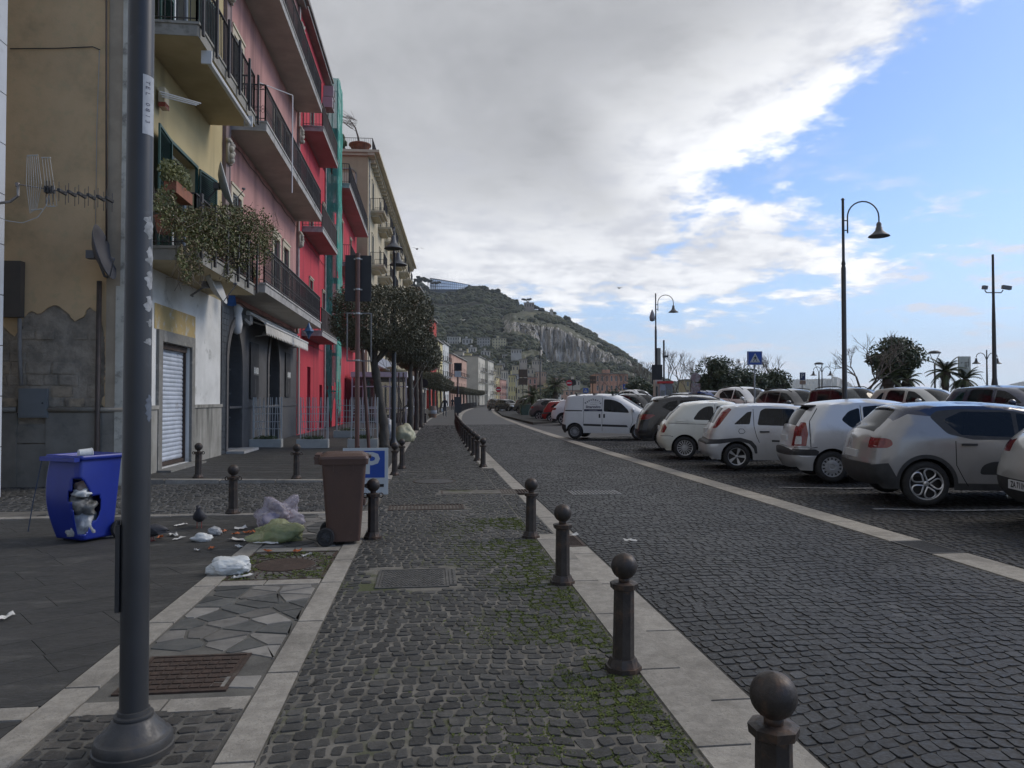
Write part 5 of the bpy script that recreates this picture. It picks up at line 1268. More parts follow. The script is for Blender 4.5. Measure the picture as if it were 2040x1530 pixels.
# --- arched small hatch
SP_B = dict(L=3.85, W=1.67, H=1.52, R=.295, rim=.19, wx=(.68,3.13), wheel='cover', rimm=M_hub, zb=.22, tumble=.31, rr=.28, crown=.04, bulge=.07,
  top=[(.08,.28),(.0,.40),(-.02,.58),(.03,.63),(.07,.80),(.11,.98),(.17,1.10),(.30,1.28),(.42,1.40),(.52,1.45),(.8,1.49),(1.3,1.525),(1.8,1.51),(2.25,1.43),(2.65,1.27),(2.95,1.10),(3.15,.99),(3.45,.90),(3.68,.78),(3.80,.62),(3.83,.45),(3.76,.26)],
  belt=[(0,1.0),(.7,1.0),(2.2,.93),(3.1,.92),(4,.7)],
  regions=[(G,M_glass,[(.86,1.17),(1.02,1.03),(1.20,.98),(1.20,1.40),(1.0,1.33)],.05),(G,M_glass,[(1.26,.97),(1.98,.96),(1.98,1.42),(1.5,1.44),(1.26,1.415)],.04),(G,M_glass,[(2.06,.96),(2.92,.99),(2.55,1.22),(2.30,1.34),(2.06,1.405)],.03),
           (TL,M_taill,[(-.1,.68),(.22,.68),(.26,.9),(.24,1.12),(.05,1.12)],.02),('lamp_lens',M_headl,[(-.1,.70),(.14,.71),(.15,.86),(-.1,.85)],.02),('bumper_strip',M_blackpl,[(-.1,.50),(.42,.50),(.45,.58),(.38,.62),(-.1,.62)],.02),('rub_strip',M_blackpl,[(1.32,.62),(2.9,.62),(2.9,.67),(1.32,.67)],.01),(HL,M_headl,[(3.3,.66),(3.8,.60),(3.8,.72),(3.5,.84)],.02)],
  seams=[[(.30,.66),(.30,1.14),(.46,1.38)],[(1.22,1.44),(1.22,.96),(1.20,.70),(1.12,.56)],[(2.02,1.42),(2.02,.96),(2.04,.32)],[(2.98,.95),(2.96,.6),(2.86,.34)],[(.02,.64),(.30,.64),(.42,.66)]],
  caps=[('rear_window',M_glass,.14,.40,1.02,1.38,0,.84),(TL,M_taill,-.1,.3,.68,1.05,.80,1.1),('bumper_strip',M_blackpl,-.1,.2,.50,.60,0,1.1),('windscreen',M_glass,2.2,3.1,1.03,1.46,0,.9),(HL,M_headl,3.6,4.1,.6,.74,.6,1.1)],
  handles=[(1.42,.86),(2.22,.85)], mirror=(2.85,.96), plate=(.80,), boxes=[('spoiler',M_blackpl,[(.30,.48,-.5,.5,1.425,1.445)])])
# --- boxy five-door hatch
SP_C = dict(L=3.82, W=1.65, H=1.44, R=.29, rim=.195, wx=(.68,3.17), wheel='five', zb=.22, tumble=.28, rr=.24, crown=.03, bulge=.05,
  top=[(.10,.28),(.02,.38),(.0,.52),(.02,.60),(.10,.66),(.13,.80),(.20,.95),(.34,1.18),(.46,1.34),(.56,1.395),(.9,1.425),(1.4,1.44),(2.0,1.41),(2.35,1.33),(2.65,1.18),(2.98,.99),(3.3,.90),(3.6,.80),(3.76,.66),(3.80,.48),(3.74,.26)],
  belt=[(0,.97),(.7,.97),(2.2,.93),(3.0,.91),(4,.7)],
  regions=[(G,M_glass,[(.62,1.0),(.96,1.0),(1.02,1.29),(.92,1.27)],.03),(G,M_glass,[(1.12,.985),(1.95,.965),(1.93,1.34),(1.30,1.355),(1.20,1.30)],.05),(G,M_glass,[(2.05,.965),(2.82,.985),(2.50,1.18),(2.25,1.30),(2.05,1.33)],.04),
           (TL,M_taill,[(.14,.90),(.25,.92),(.33,1.0),(.59,1.33),(.54,1.365),(.42,1.29),(.22,1.04)],.01),('bumper_trim',M_blackpl,[(-.1,.55),(.32,.57),(.72,.63),(.95,.57),(1.04,.46),(1.06,.36),(1.12,.36),(1.10,.52),(1.0,.64),(.75,.71),(.30,.67),(-.1,.66)],.02),('rub_strip',M_blackpl,[(1.42,.62),(2.8,.60),(2.8,.64),(1.42,.66)],.01),(HL,M_headl,[(3.3,.62),(3.8,.58),(3.8,.70),(3.45,.78)],.02)],
  seams=[[(.74,.80),(.82,.80),(.86,.84),(.82,.9),(.74,.9),(.72,.85),(.74,.80)],[(1.05,1.34),(1.05,.96),(1.10,.74),(1.16,.60)],[(2.0,1.36),(2.0,.94),(2.02,.32)],[(2.92,.93),(2.9,.6),(2.8,.34)]],
  caps=[('rear_window',M_glass,.20,.50,.98,1.33,0,.82),(TL,M_taill,.12,.62,.92,1.33,.92,1.1),('bumper_trim',M_blackpl,-.1,.2,.56,.66,0,1.1),('windscreen',M_glass,2.28,2.95,1.01,1.36,0,.9),(HL,M_headl,3.6,4.1,.56,.70,.6,1.1)],
  handles=[(1.27,.84)], mirror=(2.72,.95), antenna=1.0, plate=(.84,))
# --- tiny rounded three-door
SP_D = dict(L=3.55, W=1.63, H=1.49, R=.295, rim=.205, wx=(.62,2.92), wheel='multi', zb=.22, tumble=.31, rr=.32, rf=.5, crown=.04, bulge=.07,
  top=[(.10,.28),(.02,.40),(.0,.56),(.05,.72),(.10,.86),(.16,.94),(.30,1.12),(.48,1.30),(.60,1.40),(.75,1.44),(1.2,1.485),(1.7,1.475),(2.05,1.40),(2.35,1.24),(2.62,1.05),(2.78,.97),(3.1,.90),(3.35,.78),(3.48,.62),(3.51,.45),(3.44,.26)],
  belt=[(0,.96),(.7,.97),(2.2,.95),(3.0,.9),(4,.7)],
  regions=[(G,M_glass,[(.82,1.02),(1.36,1.01),(1.36,1.38),(1.18,1.37),(1.0,1.27)],.08),(G,M_glass,[(1.43,1.01),(2.46,1.02),(2.22,1.22),(1.95,1.34),(1.43,1.38)],.05),(TL,M_taill,[(-.1,.68),(.10,.68),(.17,.82),(.10,.93),(-.1,.93)],.02),(HL,M_headl,[(3.08,.66),(3.4,.62),(3.35,.74),(3.18,.80)],.05)],
  seams=[[(1.40,1.42),(1.40,.98),(1.36,.60),(1.40,.30)],[(2.55,1.0),(2.56,.6),(2.5,.32)],[(.0,.60),(.25,.60),(.32,.58)],[(.2,.93),(1.3,.90),(2.6,.88)]],
  caps=[('rear_window',M_glass,.20,.55,1.00,1.37,0,.82),(TL,M_taill,-.1,.16,.70,.92,.80,1.1),('windscreen',M_glass,1.98,2.58,1.08,1.43,0,.9)],
  handles=[(1.58,.86)], handm=M_alloy, mirror=(2.42,1.0), antenna=1.9, plate=(.78,), boxes=[('trim_strip',M_blackpl,[(.05,.2,-.5,.5,.52,.53)])])
# --- tall dark SUV
SP_E = dict(L=4.40, W=1.82, H=1.66, R=.35, rim=.25, wx=(.88,3.52), wheel='seven', clad=.05, zb=.27, tumble=.34, rr=.42, crown=.045, bulge=.08,
  top=[(.10,.34),(.02,.46),(.0,.64),(.05,.84),(.10,1.0),(.18,1.14),(.36,1.36),(.50,1.50),(.48,1.545),(.65,1.60),(1.2,1.65),(1.8,1.655),(2.3,1.61),(2.65,1.50),(3.0,1.28),(3.28,1.10),(3.7,1.02),(4.1,.92),(4.28,.76),(4.34,.58),(4.30,.40),(4.22,.30)],
  belt=[(0,1.14),(.7,1.14),(2.2,1.06),(3.2,1.03),(4.4,.8)],
  regions=[(G,M_glass,[(.72,1.32),(1.05,1.17),(1.2,1.14),(1.2,1.52),(.95,1.48)],.04),(G,M_glass,[(1.27,1.13),(2.08,1.11),(2.08,1.54),(1.27,1.53)],.04),(G,M_glass,[(2.15,1.10),(3.1,1.10),(2.75,1.34),(2.45,1.49),(2.15,1.54)],.04),(TL,M_taill,[(-.1,.92),(.30,.94),(.52,1.06),(.45,1.10),(.20,1.10),(-.1,1.04)],.02),(HL,M_headl,[(3.7,.82),(4.3,.74),(4.3,.84),(3.9,.94)],.02)],
  seams=[[(1.28,1.1),(1.32,.7),(1.42,.5)],[(2.12,1.12),(2.14,.34)],[(3.2,1.08),(3.18,.6),(3.05,.36)]],
  caps=[('rear_window',M_glass,.16,.50,1.17,1.48,0,.84),(TL,M_taill,-.1,.24,.92,1.06,.66,1.1),(BP,M_blackpl,-.1,.3,0,.62,0,1.1),('windscreen',M_glass,2.4,3.22,1.14,1.6,0,.9),('grille',M_blackpl,4.2,4.5,.4,.75,0,.7),(HL,M_headl,4.1,4.5,.74,.86,.6,1.1)],
  handles=[(1.45,.98),(2.3,.96)], handm=M_blackpl, mirror=(3.0,1.08), antenna=1.1, rails=(.8,2.5), plate=(.78,))
# --- small panel van
SP_V = dict(L=3.96, W=1.72, H=1.74, R=.295, rim=.19, wx=(.56,3.08), wheel='multi', rimm=M_hub, zb=.24, tumble=.14, rr=.22, rf=.45, crown=.04, bulge=.05,
  top=[(.06,.30),(.0,.42),(.0,.60),(.03,.72),(.05,1.0),(.10,1.35),(.15,1.60),(.22,1.68),(.45,1.71),(1.0,1.735),(1.55,1.74),(2.05,1.70),(2.35,1.60),(2.7,1.40),(3.05,1.19),(3.2,1.12),(3.5,1.07),(3.76,.96),(3.88,.78),(3.93,.60),(3.92,.40),(3.84,.28)],
  belt=[(0,1.05),(.7,1.05),(2.2,1.05),(3.0,1.02),(4,.8)],
  regions=[(G,M_glass,[(1.72,1.08),(2.72,1.03),(2.66,1.16),(2.40,1.40),(2.20,1.50),(1.98,1.55),(1.72,1.56)],.05),(TL,M_taill,[(-.1,.82),(.08,.82),(.13,1.25),(.11,1.30),(-.1,1.30)],.01),('sliding_rail',M_blackpl,[(.16,1.085),(.86,1.085),(.86,1.125),(.16,1.125)],.0),('rub_strip',M_blackpl,[(.92,.52),(1.62,.50),(1.62,.585),(.90,.60)],.01),('rub_strip',M_blackpl,[(1.66,.50),(2.68,.48),(2.62,.565),(1.66,.585)],.01),(BP,M_blackpl,[(-.1,.2),(.24,.2),(.20,.55),(-.1,.62)],.0),('front_bumper',M_blackpl,[(3.55,.2),(4.1,.2),(4.1,.70),(3.78,.62),(3.56,.40)],.02),(HL,M_headl,[(3.42,.86),(3.92,.70),(3.86,.86),(3.62,1.0),(3.46,.99)],.03)],
  seams=[[(1.66,1.62),(1.65,1.0),(1.66,.32)],[(.92,1.10),(.92,.70),(.90,.60)],[(2.82,1.06),(2.86,.7),(2.72,.40)],[(.90,1.62),(.90,1.13)]],
  caps=[('rear_window',M_glass,.05,.16,1.1,1.5,0,.8),(TL,M_taill,-.1,.16,.82,1.28,.88,1.1),(BP,M_blackpl,-.1,.2,0,.60,0,1.1),('windscreen',M_glass,2.36,3.12,1.17,1.60,0,.9),('front_bumper',M_blackpl,3.8,4.1,0,.66,0,1.1)],
  handles=[], mirror=(2.88,1.10), plate=(.9,), seats=((1.95,.5),))
# --- generic hatch crossover (mid grey etc.)
SP_G = dict(SP_E, L=4.12, W=1.78, H=1.57, wheel='ten', R=.33, rim=.235, wx=(.78,3.38), zb=.25,
  top=[(.10,.32),(.02,.44),(.0,.62),(.05,.80),(.10,.95),(.18,1.06),(.40,1.28),(.54,1.42),(.56,1.48),(.75,1.52),(1.2,1.565),(1.8,1.56),(2.25,1.50),(2.6,1.36),(2.95,1.15),(3.2,1.02),(3.5,.96),(3.85,.86),(4.02,.72),(4.08,.55),(4.04,.38),(3.98,.28)],
  belt=[(0,1.06),(.7,1.06),(2.2,1.0),(3.2,.97),(4.4,.8)],
  regions=[(G,M_glass,[(1.0,1.10),(1.95,1.05),(1.95,1.46),(1.15,1.44),(.9,1.28)],.05),(G,M_glass,[(2.02,1.05),(2.95,1.04),(2.6,1.26),(2.3,1.41),(2.02,1.46)],.04),(TL,M_taill,[(-.1,.88),(.30,.90),(.38,1.0),(.30,1.04),(-.1,1.02)],.03),(HL,M_headl,[(3.5,.76),(4.1,.68),(4.1,.80),(3.7,.90)],.02)],
  seams=[[(1.2,1.06),(1.22,.7),(1.3,.48)],[(1.98,1.04),(2.0,.34)],[(3.05,1.0),(3.04,.6),(2.94,.36)]],
  caps=[('rear_window',M_glass,.16,.54,1.09,1.42,0,.84),(TL,M_taill,-.1,.24,.88,1.02,.70,1.1),(BP,M_blackpl,-.1,.3,0,.58,0,1.1),('windscreen',M_glass,2.3,3.14,1.05,1.52,0,.9),('grille',M_blackpl,4.0,4.5,.36,.7,0,.7),(HL,M_headl,3.9,4.5,.68,.82,.6,1.1)],
  handles=[(1.38,.94),(2.2,.92)], mirror=(2.92,1.02), rails=(.8,2.3), plate=(.74,))
SP_P = dict(SP_D, L=3.54, W=1.59, H=1.56, wheel='cover', rimm=M_hub, rr=.2, rf=.4, tumble=.18, bulge=.05,
  top=[(.06,.28),(.0,.40),(.0,.60),(.05,.72),(.08,.95),(.16,1.20),(.22,1.45),(.32,1.51),(.9,1.555),(1.5,1.56),(2.0,1.53),(2.25,1.44),(2.55,1.22),(2.75,1.05),(3.1,.97),(3.35,.88),(3.47,.72),(3.5,.50),(3.44,.26)],
  belt=[(0,1.0),(2.2,1.0),(3.0,.98),(4,.7)],
  regions=[(G,M_glass,[(.36,1.06),(.72,1.05),(.72,1.42),(.42,1.42)],.05),(G,M_glass,[(.80,1.05),(1.45,1.03),(1.45,1.45),(.80,1.44)],.05),(G,M_glass,[(1.53,1.03),(2.45,1.04),(2.2,1.28),(1.98,1.43),(1.53,1.45)],.05),(TL,M_taill,[(-.1,.95),(.14,.95),(.22,1.4),(.1,1.42)],.02),(HL,M_headl,[(3.05,.72),(3.45,.68),(3.4,.84),(3.15,.9)],.03)],
  seams=[[(.76,1.44),(.78,.7)],[(1.49,1.46),(1.50,.32)],[(2.55,1.05),(2.5,.34)]], seats=((1.7,.5),(1.0,.5)),
  caps=[('rear_window',M_glass,.06,.24,1.05,1.45,0,.8),('windscreen',M_glass,2.1,2.7,1.1,1.49,0,.9),(HL,M_headl,3.3,3.6,.66,.84,.6,1.1),('grille',M_blackpl,3.4,3.7,.3,.5,0,.8)], handles=[(.95,.9),(1.68,.9)], mirror=(2.4,1.05), rails=(.5,1.9))
P_greige = paint('greige_paint', (.31,.305,.30), (.25,.24,.225), metal=.3, rough=.24)
P_navy = paint('midnight_paint', (.018,.026,.06), metal=.2, rough=.25)
P_silver = paint('silver_paint', (.55,.56,.57), metal=.5, rough=.35)
P_silver2 = paint('dull_silver_paint', (.50,.505,.51), (.38,.38,.37), metal=.4, rough=.4)
P_ivory = paint('ivory_paint', (.64,.63,.55), rough=.25)
P_black = paint('black_paint', (.014,.015,.018), (.03,.03,.032), rough=.22)
P_white = paint('white_paint', (.68,.69,.69), (.54,.53,.51), rough=.3)
P_grey = paint('grey_paint', (.10,.10,.10), metal=.4, rough=.3)
P_red = paint('red_paint', (.30,.02,.02), rough=.25); P_blue = paint('blue_paint', (.02,.06,.22), rough=.25)
P_dkgreen = paint('dark_teal_paint', (.02,.03,.033), rough=.25); P_sand = paint('sand_paint', (.40,.40,.38), metal=.3, rough=.32)
H1 = HEAD
def gw(px, py, z=.0): p = gnd(px, py, z); return (p.x, p.y)
car(SP_A, 'greige crossover hatch with midnight blue roof, nearest whole car of the parked row', gw(1842,1007), H1, P_greige, roof=P_navy, z=0.0)
car(SP_B, 'silver arched-roof hatchback with slotted wheel covers beside the blue-roofed crossover', gw(1656,961), H1, P_silver, z=0.0)
car(SP_C, 'silver five-door hatchback with tall slanted red lamps and five-spoke wheels', gw(1467,935), H1, P_silver2, z=0.0)
car(SP_D, 'small ivory rounded three-door car with many-spoked wheels', gw(1364,914), H1, P_ivory, z=0.0)
car(SP_E, 'black sport utility car between the white van and the ivory small car', gw(1329,897), H1, P_black, z=0.0)
van = car(SP_V, 'white panel van with fishmonger lettering on its side', gw(1146,874), radians(-26), P_white, name='parked_van', group=None, z=0.0)
car(SP_G, 'charcoal grey crossover with bright alloy wheels by the green litter bin', gw(1074,837), radians(-20), P_grey, z=0.0)
car(SP_G, 'white crossover standing half behind the white van', gw(1122,846), radians(-22), P_white, z=0.0)
car(SP_C, 'red hatchback hidden between the charcoal crossover and the white one', gw(1098,841), radians(-20), P_red, z=0.0, low=True)
# nearest car at the right edge: only its rear left corner is in view
SP_X = dict(SP_G, clad=0, plate=(.50,), wheel='seven')
car(SP_X, 'pale car cut off by the right edge, number plate low on its dark bumper', gw(2285,1080), H1, P_sand, z=0.0, plate='ZA 711NX')
# second row, noses towards the road
def car2(sp, px, py_roof, D, head, label, body, roof=None, dz=0, **k):
 """centre of the roof at bearing px and depth D"""
 p = atD(px, py_roof, D); zg = p.z-sp['H']; c, s = cos(head), sin(head); cx = sp['L']*.45
 ax, ay = sp['wx'][0], -(sp['W']/2-.1)
 X = p.x+((ax-cx)*c-ay*s); Y = p.y+((ax-cx)*s+ay*c)
 return car(sp, label, (X, Y), head, body, roof, group='cars in the second row', z=max(-.05, zg), low=True, **k)
H2 = radians(-60)
car2(SP_C, 2010, 769, 19.5, radians(-86), 'dark blue-grey coupe nosing in above the blue-roofed crossover at the right edge', P_navy)
car2(SP_C, 1830, 772, 23.5, radians(-84), 'silver grey hatchback with its windscreen towards the road, left of the palm trees', P_sand)
car2(SP_P, 1692, 773, 26, radians(-82), 'dark boxy small car with roof rails behind the tall lamp post', P_dkgreen)
car2(SP_E, 1582, 776, 30, radians(-82), 'dark grey car with a wide pale windscreen behind the silver hatchback', P_grey)
car2(SP_G, 1487, 772, 33, radians(-80), 'white crossover behind the crossing sign post, facing the road', P_white)
car2(SP_G, 1415, 779, 42, radians(-76), 'blue car between the white crossover and the crossing sign', P_blue)
car2(SP_C, 1372, 783, 44, radians(-76), 'grey hatchback showing its windscreen behind the ticket machines', P_grey)
car2(SP_B, 1398, 785, 56, radians(-76), 'dull red small car peeping between two grey roofs', P_red)
car2(SP_E, 1272, 785, 37, radians(-62), 'black car with a bright windscreen behind the front of the white van', P_black)
car2(SP_E, 1268, 777, 60, radians(-70), 'white pickup-like car far behind the white van', P_white)
# far cars in the median of the bend
for k, (px, py, D, hd, sp, m, lab) in enumerate(((1010,796,92,-60,SP_C,P_black,'black hatchback parked beyond the litter bin at the bend'), (992,797,104,-70,SP_E,P_black,'dark car at the far end of the parked row'), (1060,794,70,-30,SP_C,P_grey,'grey car behind the planter with the palm'), (1165,792,64,-30,SP_C,P_silver,'silver car roof seen between the white crossover and the van'))):
 p = atD(px, py, D); car2(sp, px, py, D, radians(hd), lab, m)
# the car that comes towards us round the bend
p = atD(968, 800, 140); mv = car(SP_E, 'dark car driving towards the viewer round the bend with its headlights on', (p.x+.8, p.y+3.0), radians(-98), P_grey, group=None, name='moving_car', low=True, z=.05)
m_on = bpy.data.materials.new('lit_headlamp'); m_on.use_nodes = True; m_on.node_tree.nodes['Principled BSDF'].inputs['Emission Color'].default_value = (1,.97,.9,1); m_on.node_tree.nodes['Principled BSDF'].inputs['Emission Strength'].default_value = 3
d = MB()
for s_ in (-1, 1): d.obox((4.36, s_*.62, .82), .04, .17, .08)
d.build('lit_lamp', m_on, mv)
# lettering and fittings of the van (right-hand side)
navy = mat('navy_print', (.02,.025,.06), rough=.5)
def vs_(x, z, e=0.004):   # on the van's side sheet
 t = max(0, z-1.05); return (x, -(SP_V['W']/2-.02-t*.14-(.02*((z-.62)/.43)**2 if z < 1.05 else 0)+e), z)
cx = 1.30
word = 'Pescheria'
for i, ch in enumerate(word):
 a = radians(62-15.5*i); R0 = .27; px_, pz_ = cx-R0*1.25*sin(a), 1.28+R0*cos(a)
 ca, sa = cos(a), sin(a)
 text_mb(ch, .125, lambda x,y,c: vs_(px_+x*ca-y*sa, pz_+x*sa*.9+y*ca), bold=.003).build('lettering', navy, van, kind='stuff')
text_mb('ilmarevivo', .15, lambda x,y,c: vs_(cx+x, 1.26+y), bold=.004, sx=.95).build('lettering', navy, van, kind='stuff')
d = MB(); pl = rnd_poly([(cx-.37,1.09),(cx+.37,1.09),(cx+.37,1.17),(cx-.37,1.17)], .035); d.add([vs_(x, z, .005) for x, z in pl], [tuple(range(len(pl)))]); d.build('banner', navy, van)
text_mb('la vera pescheria', .05, lambda x,y,c: vs_(cx+x, 1.13+y, .008)).build('lettering', M_platew, van, kind='stuff')
d = MB(); d.tube([vs_(cx-.14+.02*k, 1.36+.018*sin(k*1.3)) for k in range(15)], .004, 3); d.tube([vs_(cx-.12+.04*k, 1.42+.03*sin(k*.45)) for k in range(8)], .004, 3); d.build('wave_mark', navy, van)
for x in (1.56, 1.74):
 d = MB(); y_ = -(SP_V['W']/2-.0); pl = rnd_poly([(x-.035,.82),(x+.035,.82),(x+.035,.99),(x-.035,.99)], .035); d.prism(pl, -.004, .03, lambda a,b,c: (a, -(SP_V['W']/2-.035)-c, b)); d.build('handle', M_blackpl, van)
d = MB()
for x in (.55, 1.25, 2.0): d.box(x, x+.07, -.62, .62, 1.77, 1.80); d.box(x,x+.07,-.64,-.60,1.70,1.80); d.box(x,x+.07,.60,.64,1.70,1.80)
d.build('roof_bar', M_blackpl, van)
# ================================================================ STREET FURNITURE
M_lampgrey = mat('dark_grey_lamp_paint', (.036,.038,.041), (.028,.030,.033), vs=3, rough=.42, dirt=(.10,.105,.11), ds=5, dlo=.6, dhi=.8)
M_bollard = mat('rusting_bollard_iron', (.055,.046,.040), (.034,.029,.026), vs=8, rough=.55, metal=.35, bump=.002, bs=70, dirt=(.12,.075,.05), ds=7, dlo=.5, dhi=.68)
# ---- bollards
def bollard(x, y, z, label, group, ring=False, src=None, rz=0):
 t = empty('bollard', (x, y, z), rz, label, 'bollard', group)
 t.rotation_euler = (rnd.gauss(0,.012), rnd.gauss(0,.012), rz); b = MB()
 for r0, z0, z1, r1 in ((.105,0,.03,.105),(.092,.03,.075,.075),(.062,.075,.46,.058)):
  b.lathe([(r0,z0),(r1,z1)], 8, M=Matrix.Rotation(pi/8,3,'Z'))
 b.build('post', M_bollard, t)
 c = MB(); c.lathe([(.058,.46),(.078,.47),(.082,.50),(.058,.505)], 8, M=Matrix.Rotation(pi/8,3,'Z')); c.build('collar', M_bollard, t)
 bb = MB(); prof = [(.03,.50),(.032,.525)]+[(.075*cos(a), .595+.075*sin(a)) for a in np.linspace(-1.15, pi/2-.02, 12)]+[(0,.671)]; bb.lathe(prof, 20); bb.build('ball', M_bollard, t, smooth=True)
 if ring:
  rg = MB()
  for s_ in (-1, 1):
   rg.tube([(s_*(.085+.025*cos(a)), .0, .48+.025*sin(a)) for a in np.linspace(0, 2*pi, 10)], .007, 5)
  rg.build('chain_ring', M_bollard, t)
 return t
BD = [(1.11, 2.27, 0, 'bollard nearest the camera at the bottom right, mostly cut off below its ball'), (1.11, 4.11, 0, 'tall-looking rusty bollard second along the pale kerb'), (1.12, 6.08, 0, 'third bollard along the pale kerb, by the mossy cobbles'), (1.135, 8.12, 0, 'fourth bollard along the kerb, the last before the gap in the kerb')]
for i, (x, y, z, lab) in enumerate(BD): bollard(x, y, z, lab, 'bollards along the kerb', rz=rnd.uniform(-.1,.1))
yy = 16.7; k = 0
while yy < 76:
 labs = {0: 'first bollard of the far row, after the gap in the kerb', 1: 'second bollard of the far row after the kerb gap', 2: 'third bollard of the far row after the kerb gap'}
 bollard(1.13+S(yy)+(.1 if yy < 17 else .08), yy, 0, labs.get(k, 'bollard of the close-set far row along the bending kerb, beyond its first three'), 'bollards along the kerb' if k < 3 else 'bollards in the far row along the bend'); yy += 1.75; k += 1
bollard(-.62, 8.28, 0, 'bollard right beside the brown wheeled bin', 'bollards on the left pavement', ring=True)
bollard(-.70, 15.1, .0, 'left one of the pair of bollards behind the parking sign', 'bollards on the left pavement')
bollard(-.60, 16.55, .0, 'right one of the pair of bollards beyond the parking sign', 'bollards on the left pavement')
bollard(-2.64, 10.28, 0, 'bollard with side rings standing alone left of the torn rubbish bags', 'bollards on the left pavement', ring=True)
bollard(-4.34, 14.4, .06, 'bollard with rings in front of the roller shutter', 'bollards on the left pavement', ring=True)
bollard(-2.52, 14.35, .03, 'bollard in front of the planters, between the shutter and the brown bin', 'bollards on the left pavement', ring=True)
bollard(.15+S(45)-1.0, 45, 0, 'short post at the pavement edge ahead of the pedestrian', 'posts near the pedestrian'); bollard(-.75+S(48), 48, 0, 'second short post near the wooden barrel', 'posts near the pedestrian')
# ---- near lamp post
lp = empty('lamp_post', (-1.292, 3.41, 0), 0, 'thick dark grey lamp post in the left foreground with torn stickers', 'lamp post')
d = MB(); d.lathe([(.0585,.1),(.058,1.2),(.054,3.0),(.051,5.5),(.046,8.0)], 40); d.build('pole', M_lampgrey, lp, smooth=True, auto=40)
d = MB(); d.lathe([(.165,0),(.167,.028),(.160,.032),(.161,.058),(.154,.072),(.142,.078),(.136,.086),(.122,.104),(.104,.122),(.090,.142),(.084,.150),(.080,.152),(.082,.158),(.080,.166),(.068,.170),(.066,.186),(.060,.188)], 48); d.build('base', mat('lamp_base_iron', (.035,.037,.04), (.05,.048,.045), vs=9, rough=.5, bump=.001, bs=70, dirt=(.09,.075,.06), ds=4, dlo=.56, dhi=.75), lp, smooth=True, auto=35)
d = MB(); d.tube([(-.063,-.03,.62),(-.063,-.03,1.02)], .008, 6); d.box(-.068,-.05,-.045,.0,.62,1.0); d.build('hatch_cover', M_lampgrey, lp)
def pole_sticker(z0, z1, a0, a1, m, name='sticker', seed=0, rag=.0, e=.0012):
 R = random.Random(seed); d = MB(); n = 10; K = 8; row = []
 lo = [a0+rag*(R.random()-.5)*(a1-a0) for _ in range(n+1)]; hi = [a1+rag*(R.random()-.5)*(a1-a0) for _ in range(n+1)]
 if rag:
  for j in range(n+1): q = abs(j/n-.5)*2; mid = (lo[j]+hi[j])/2; f = sqrt(max(0.02, 1-q**2.2)); lo[j] = mid+(lo[j]-mid)*f; hi[j] = mid+(hi[j]-mid)*f
 for j in range(n+1):
  z = z0+(z1-z0)*j/n; r = .0585-(.0005*z/1.2 if z < 1.2 else .0005+(z-1.2)*.00222)+e
  for k in range(K+1): a = lo[j]+(hi[j]-lo[j])*k/K; d.v.append((r*cos(a), r*sin(a), z))
 for j in range(n):
  for k in range(K): i = j*(K+1)+k; d.f.append((i,i+1,i+K+2,i+K+1)); d.m.append(0)
 return d.build(name, m, lp)
M_stick = mat('white_sticker', (.42,.44,.46), (.34,.36,.38), vs=20, rough=.7); M_peel = mat('peeled_paper', (.36,.37,.375), (.20,.21,.21), vs=25, rough=.9)
zpx = lambda py: atD(290, py, 3.24).z
pole_sticker(zpx(272), zpx(155), radians(-60), radians(6), M_stick)
for i, (ch, py) in enumerate((('T',170),('E',180),('L',192),('0',213),('8',224),('1',236),('3',247))):
 zc = zpx(py); text_mb(ch, .03, lambda a,b,c: ((.0555+c)*cos(radians(-38)+b/.056), (.0555+c)*sin(radians(-38)+b/.056), zc+a*-1), ext=.001).build('lettering', navy, lp, kind='stuff')
for i, (p0, p1, a0, a1) in enumerate(((478,432,-46,8),(530,492,-36,8),(578,540,-36,5),(622,590,-40,6),(652,636,-30,2),(688,674,-38,0),(840,786,-30,12))): pole_sticker(zpx(p0), zpx(p1), radians(a0), radians(a1), M_peel if i < 6 else mat('faint_sticker', (.10,.12,.15), (.07,.085,.11), vs=20), seed=i+1, rag=.5)
d = MB(); d.tube([(.055,0,7.4),(.5,0,7.6),(.9,0,7.4)], .03, 8); d.lathe([(.06,.2),(.1,.12),(.14,0),(.3,-.15),(.31,-.17)], 20, (.95,0,7.3)); d.build('lamp_arm', M_lampgrey, lp, smooth=True)
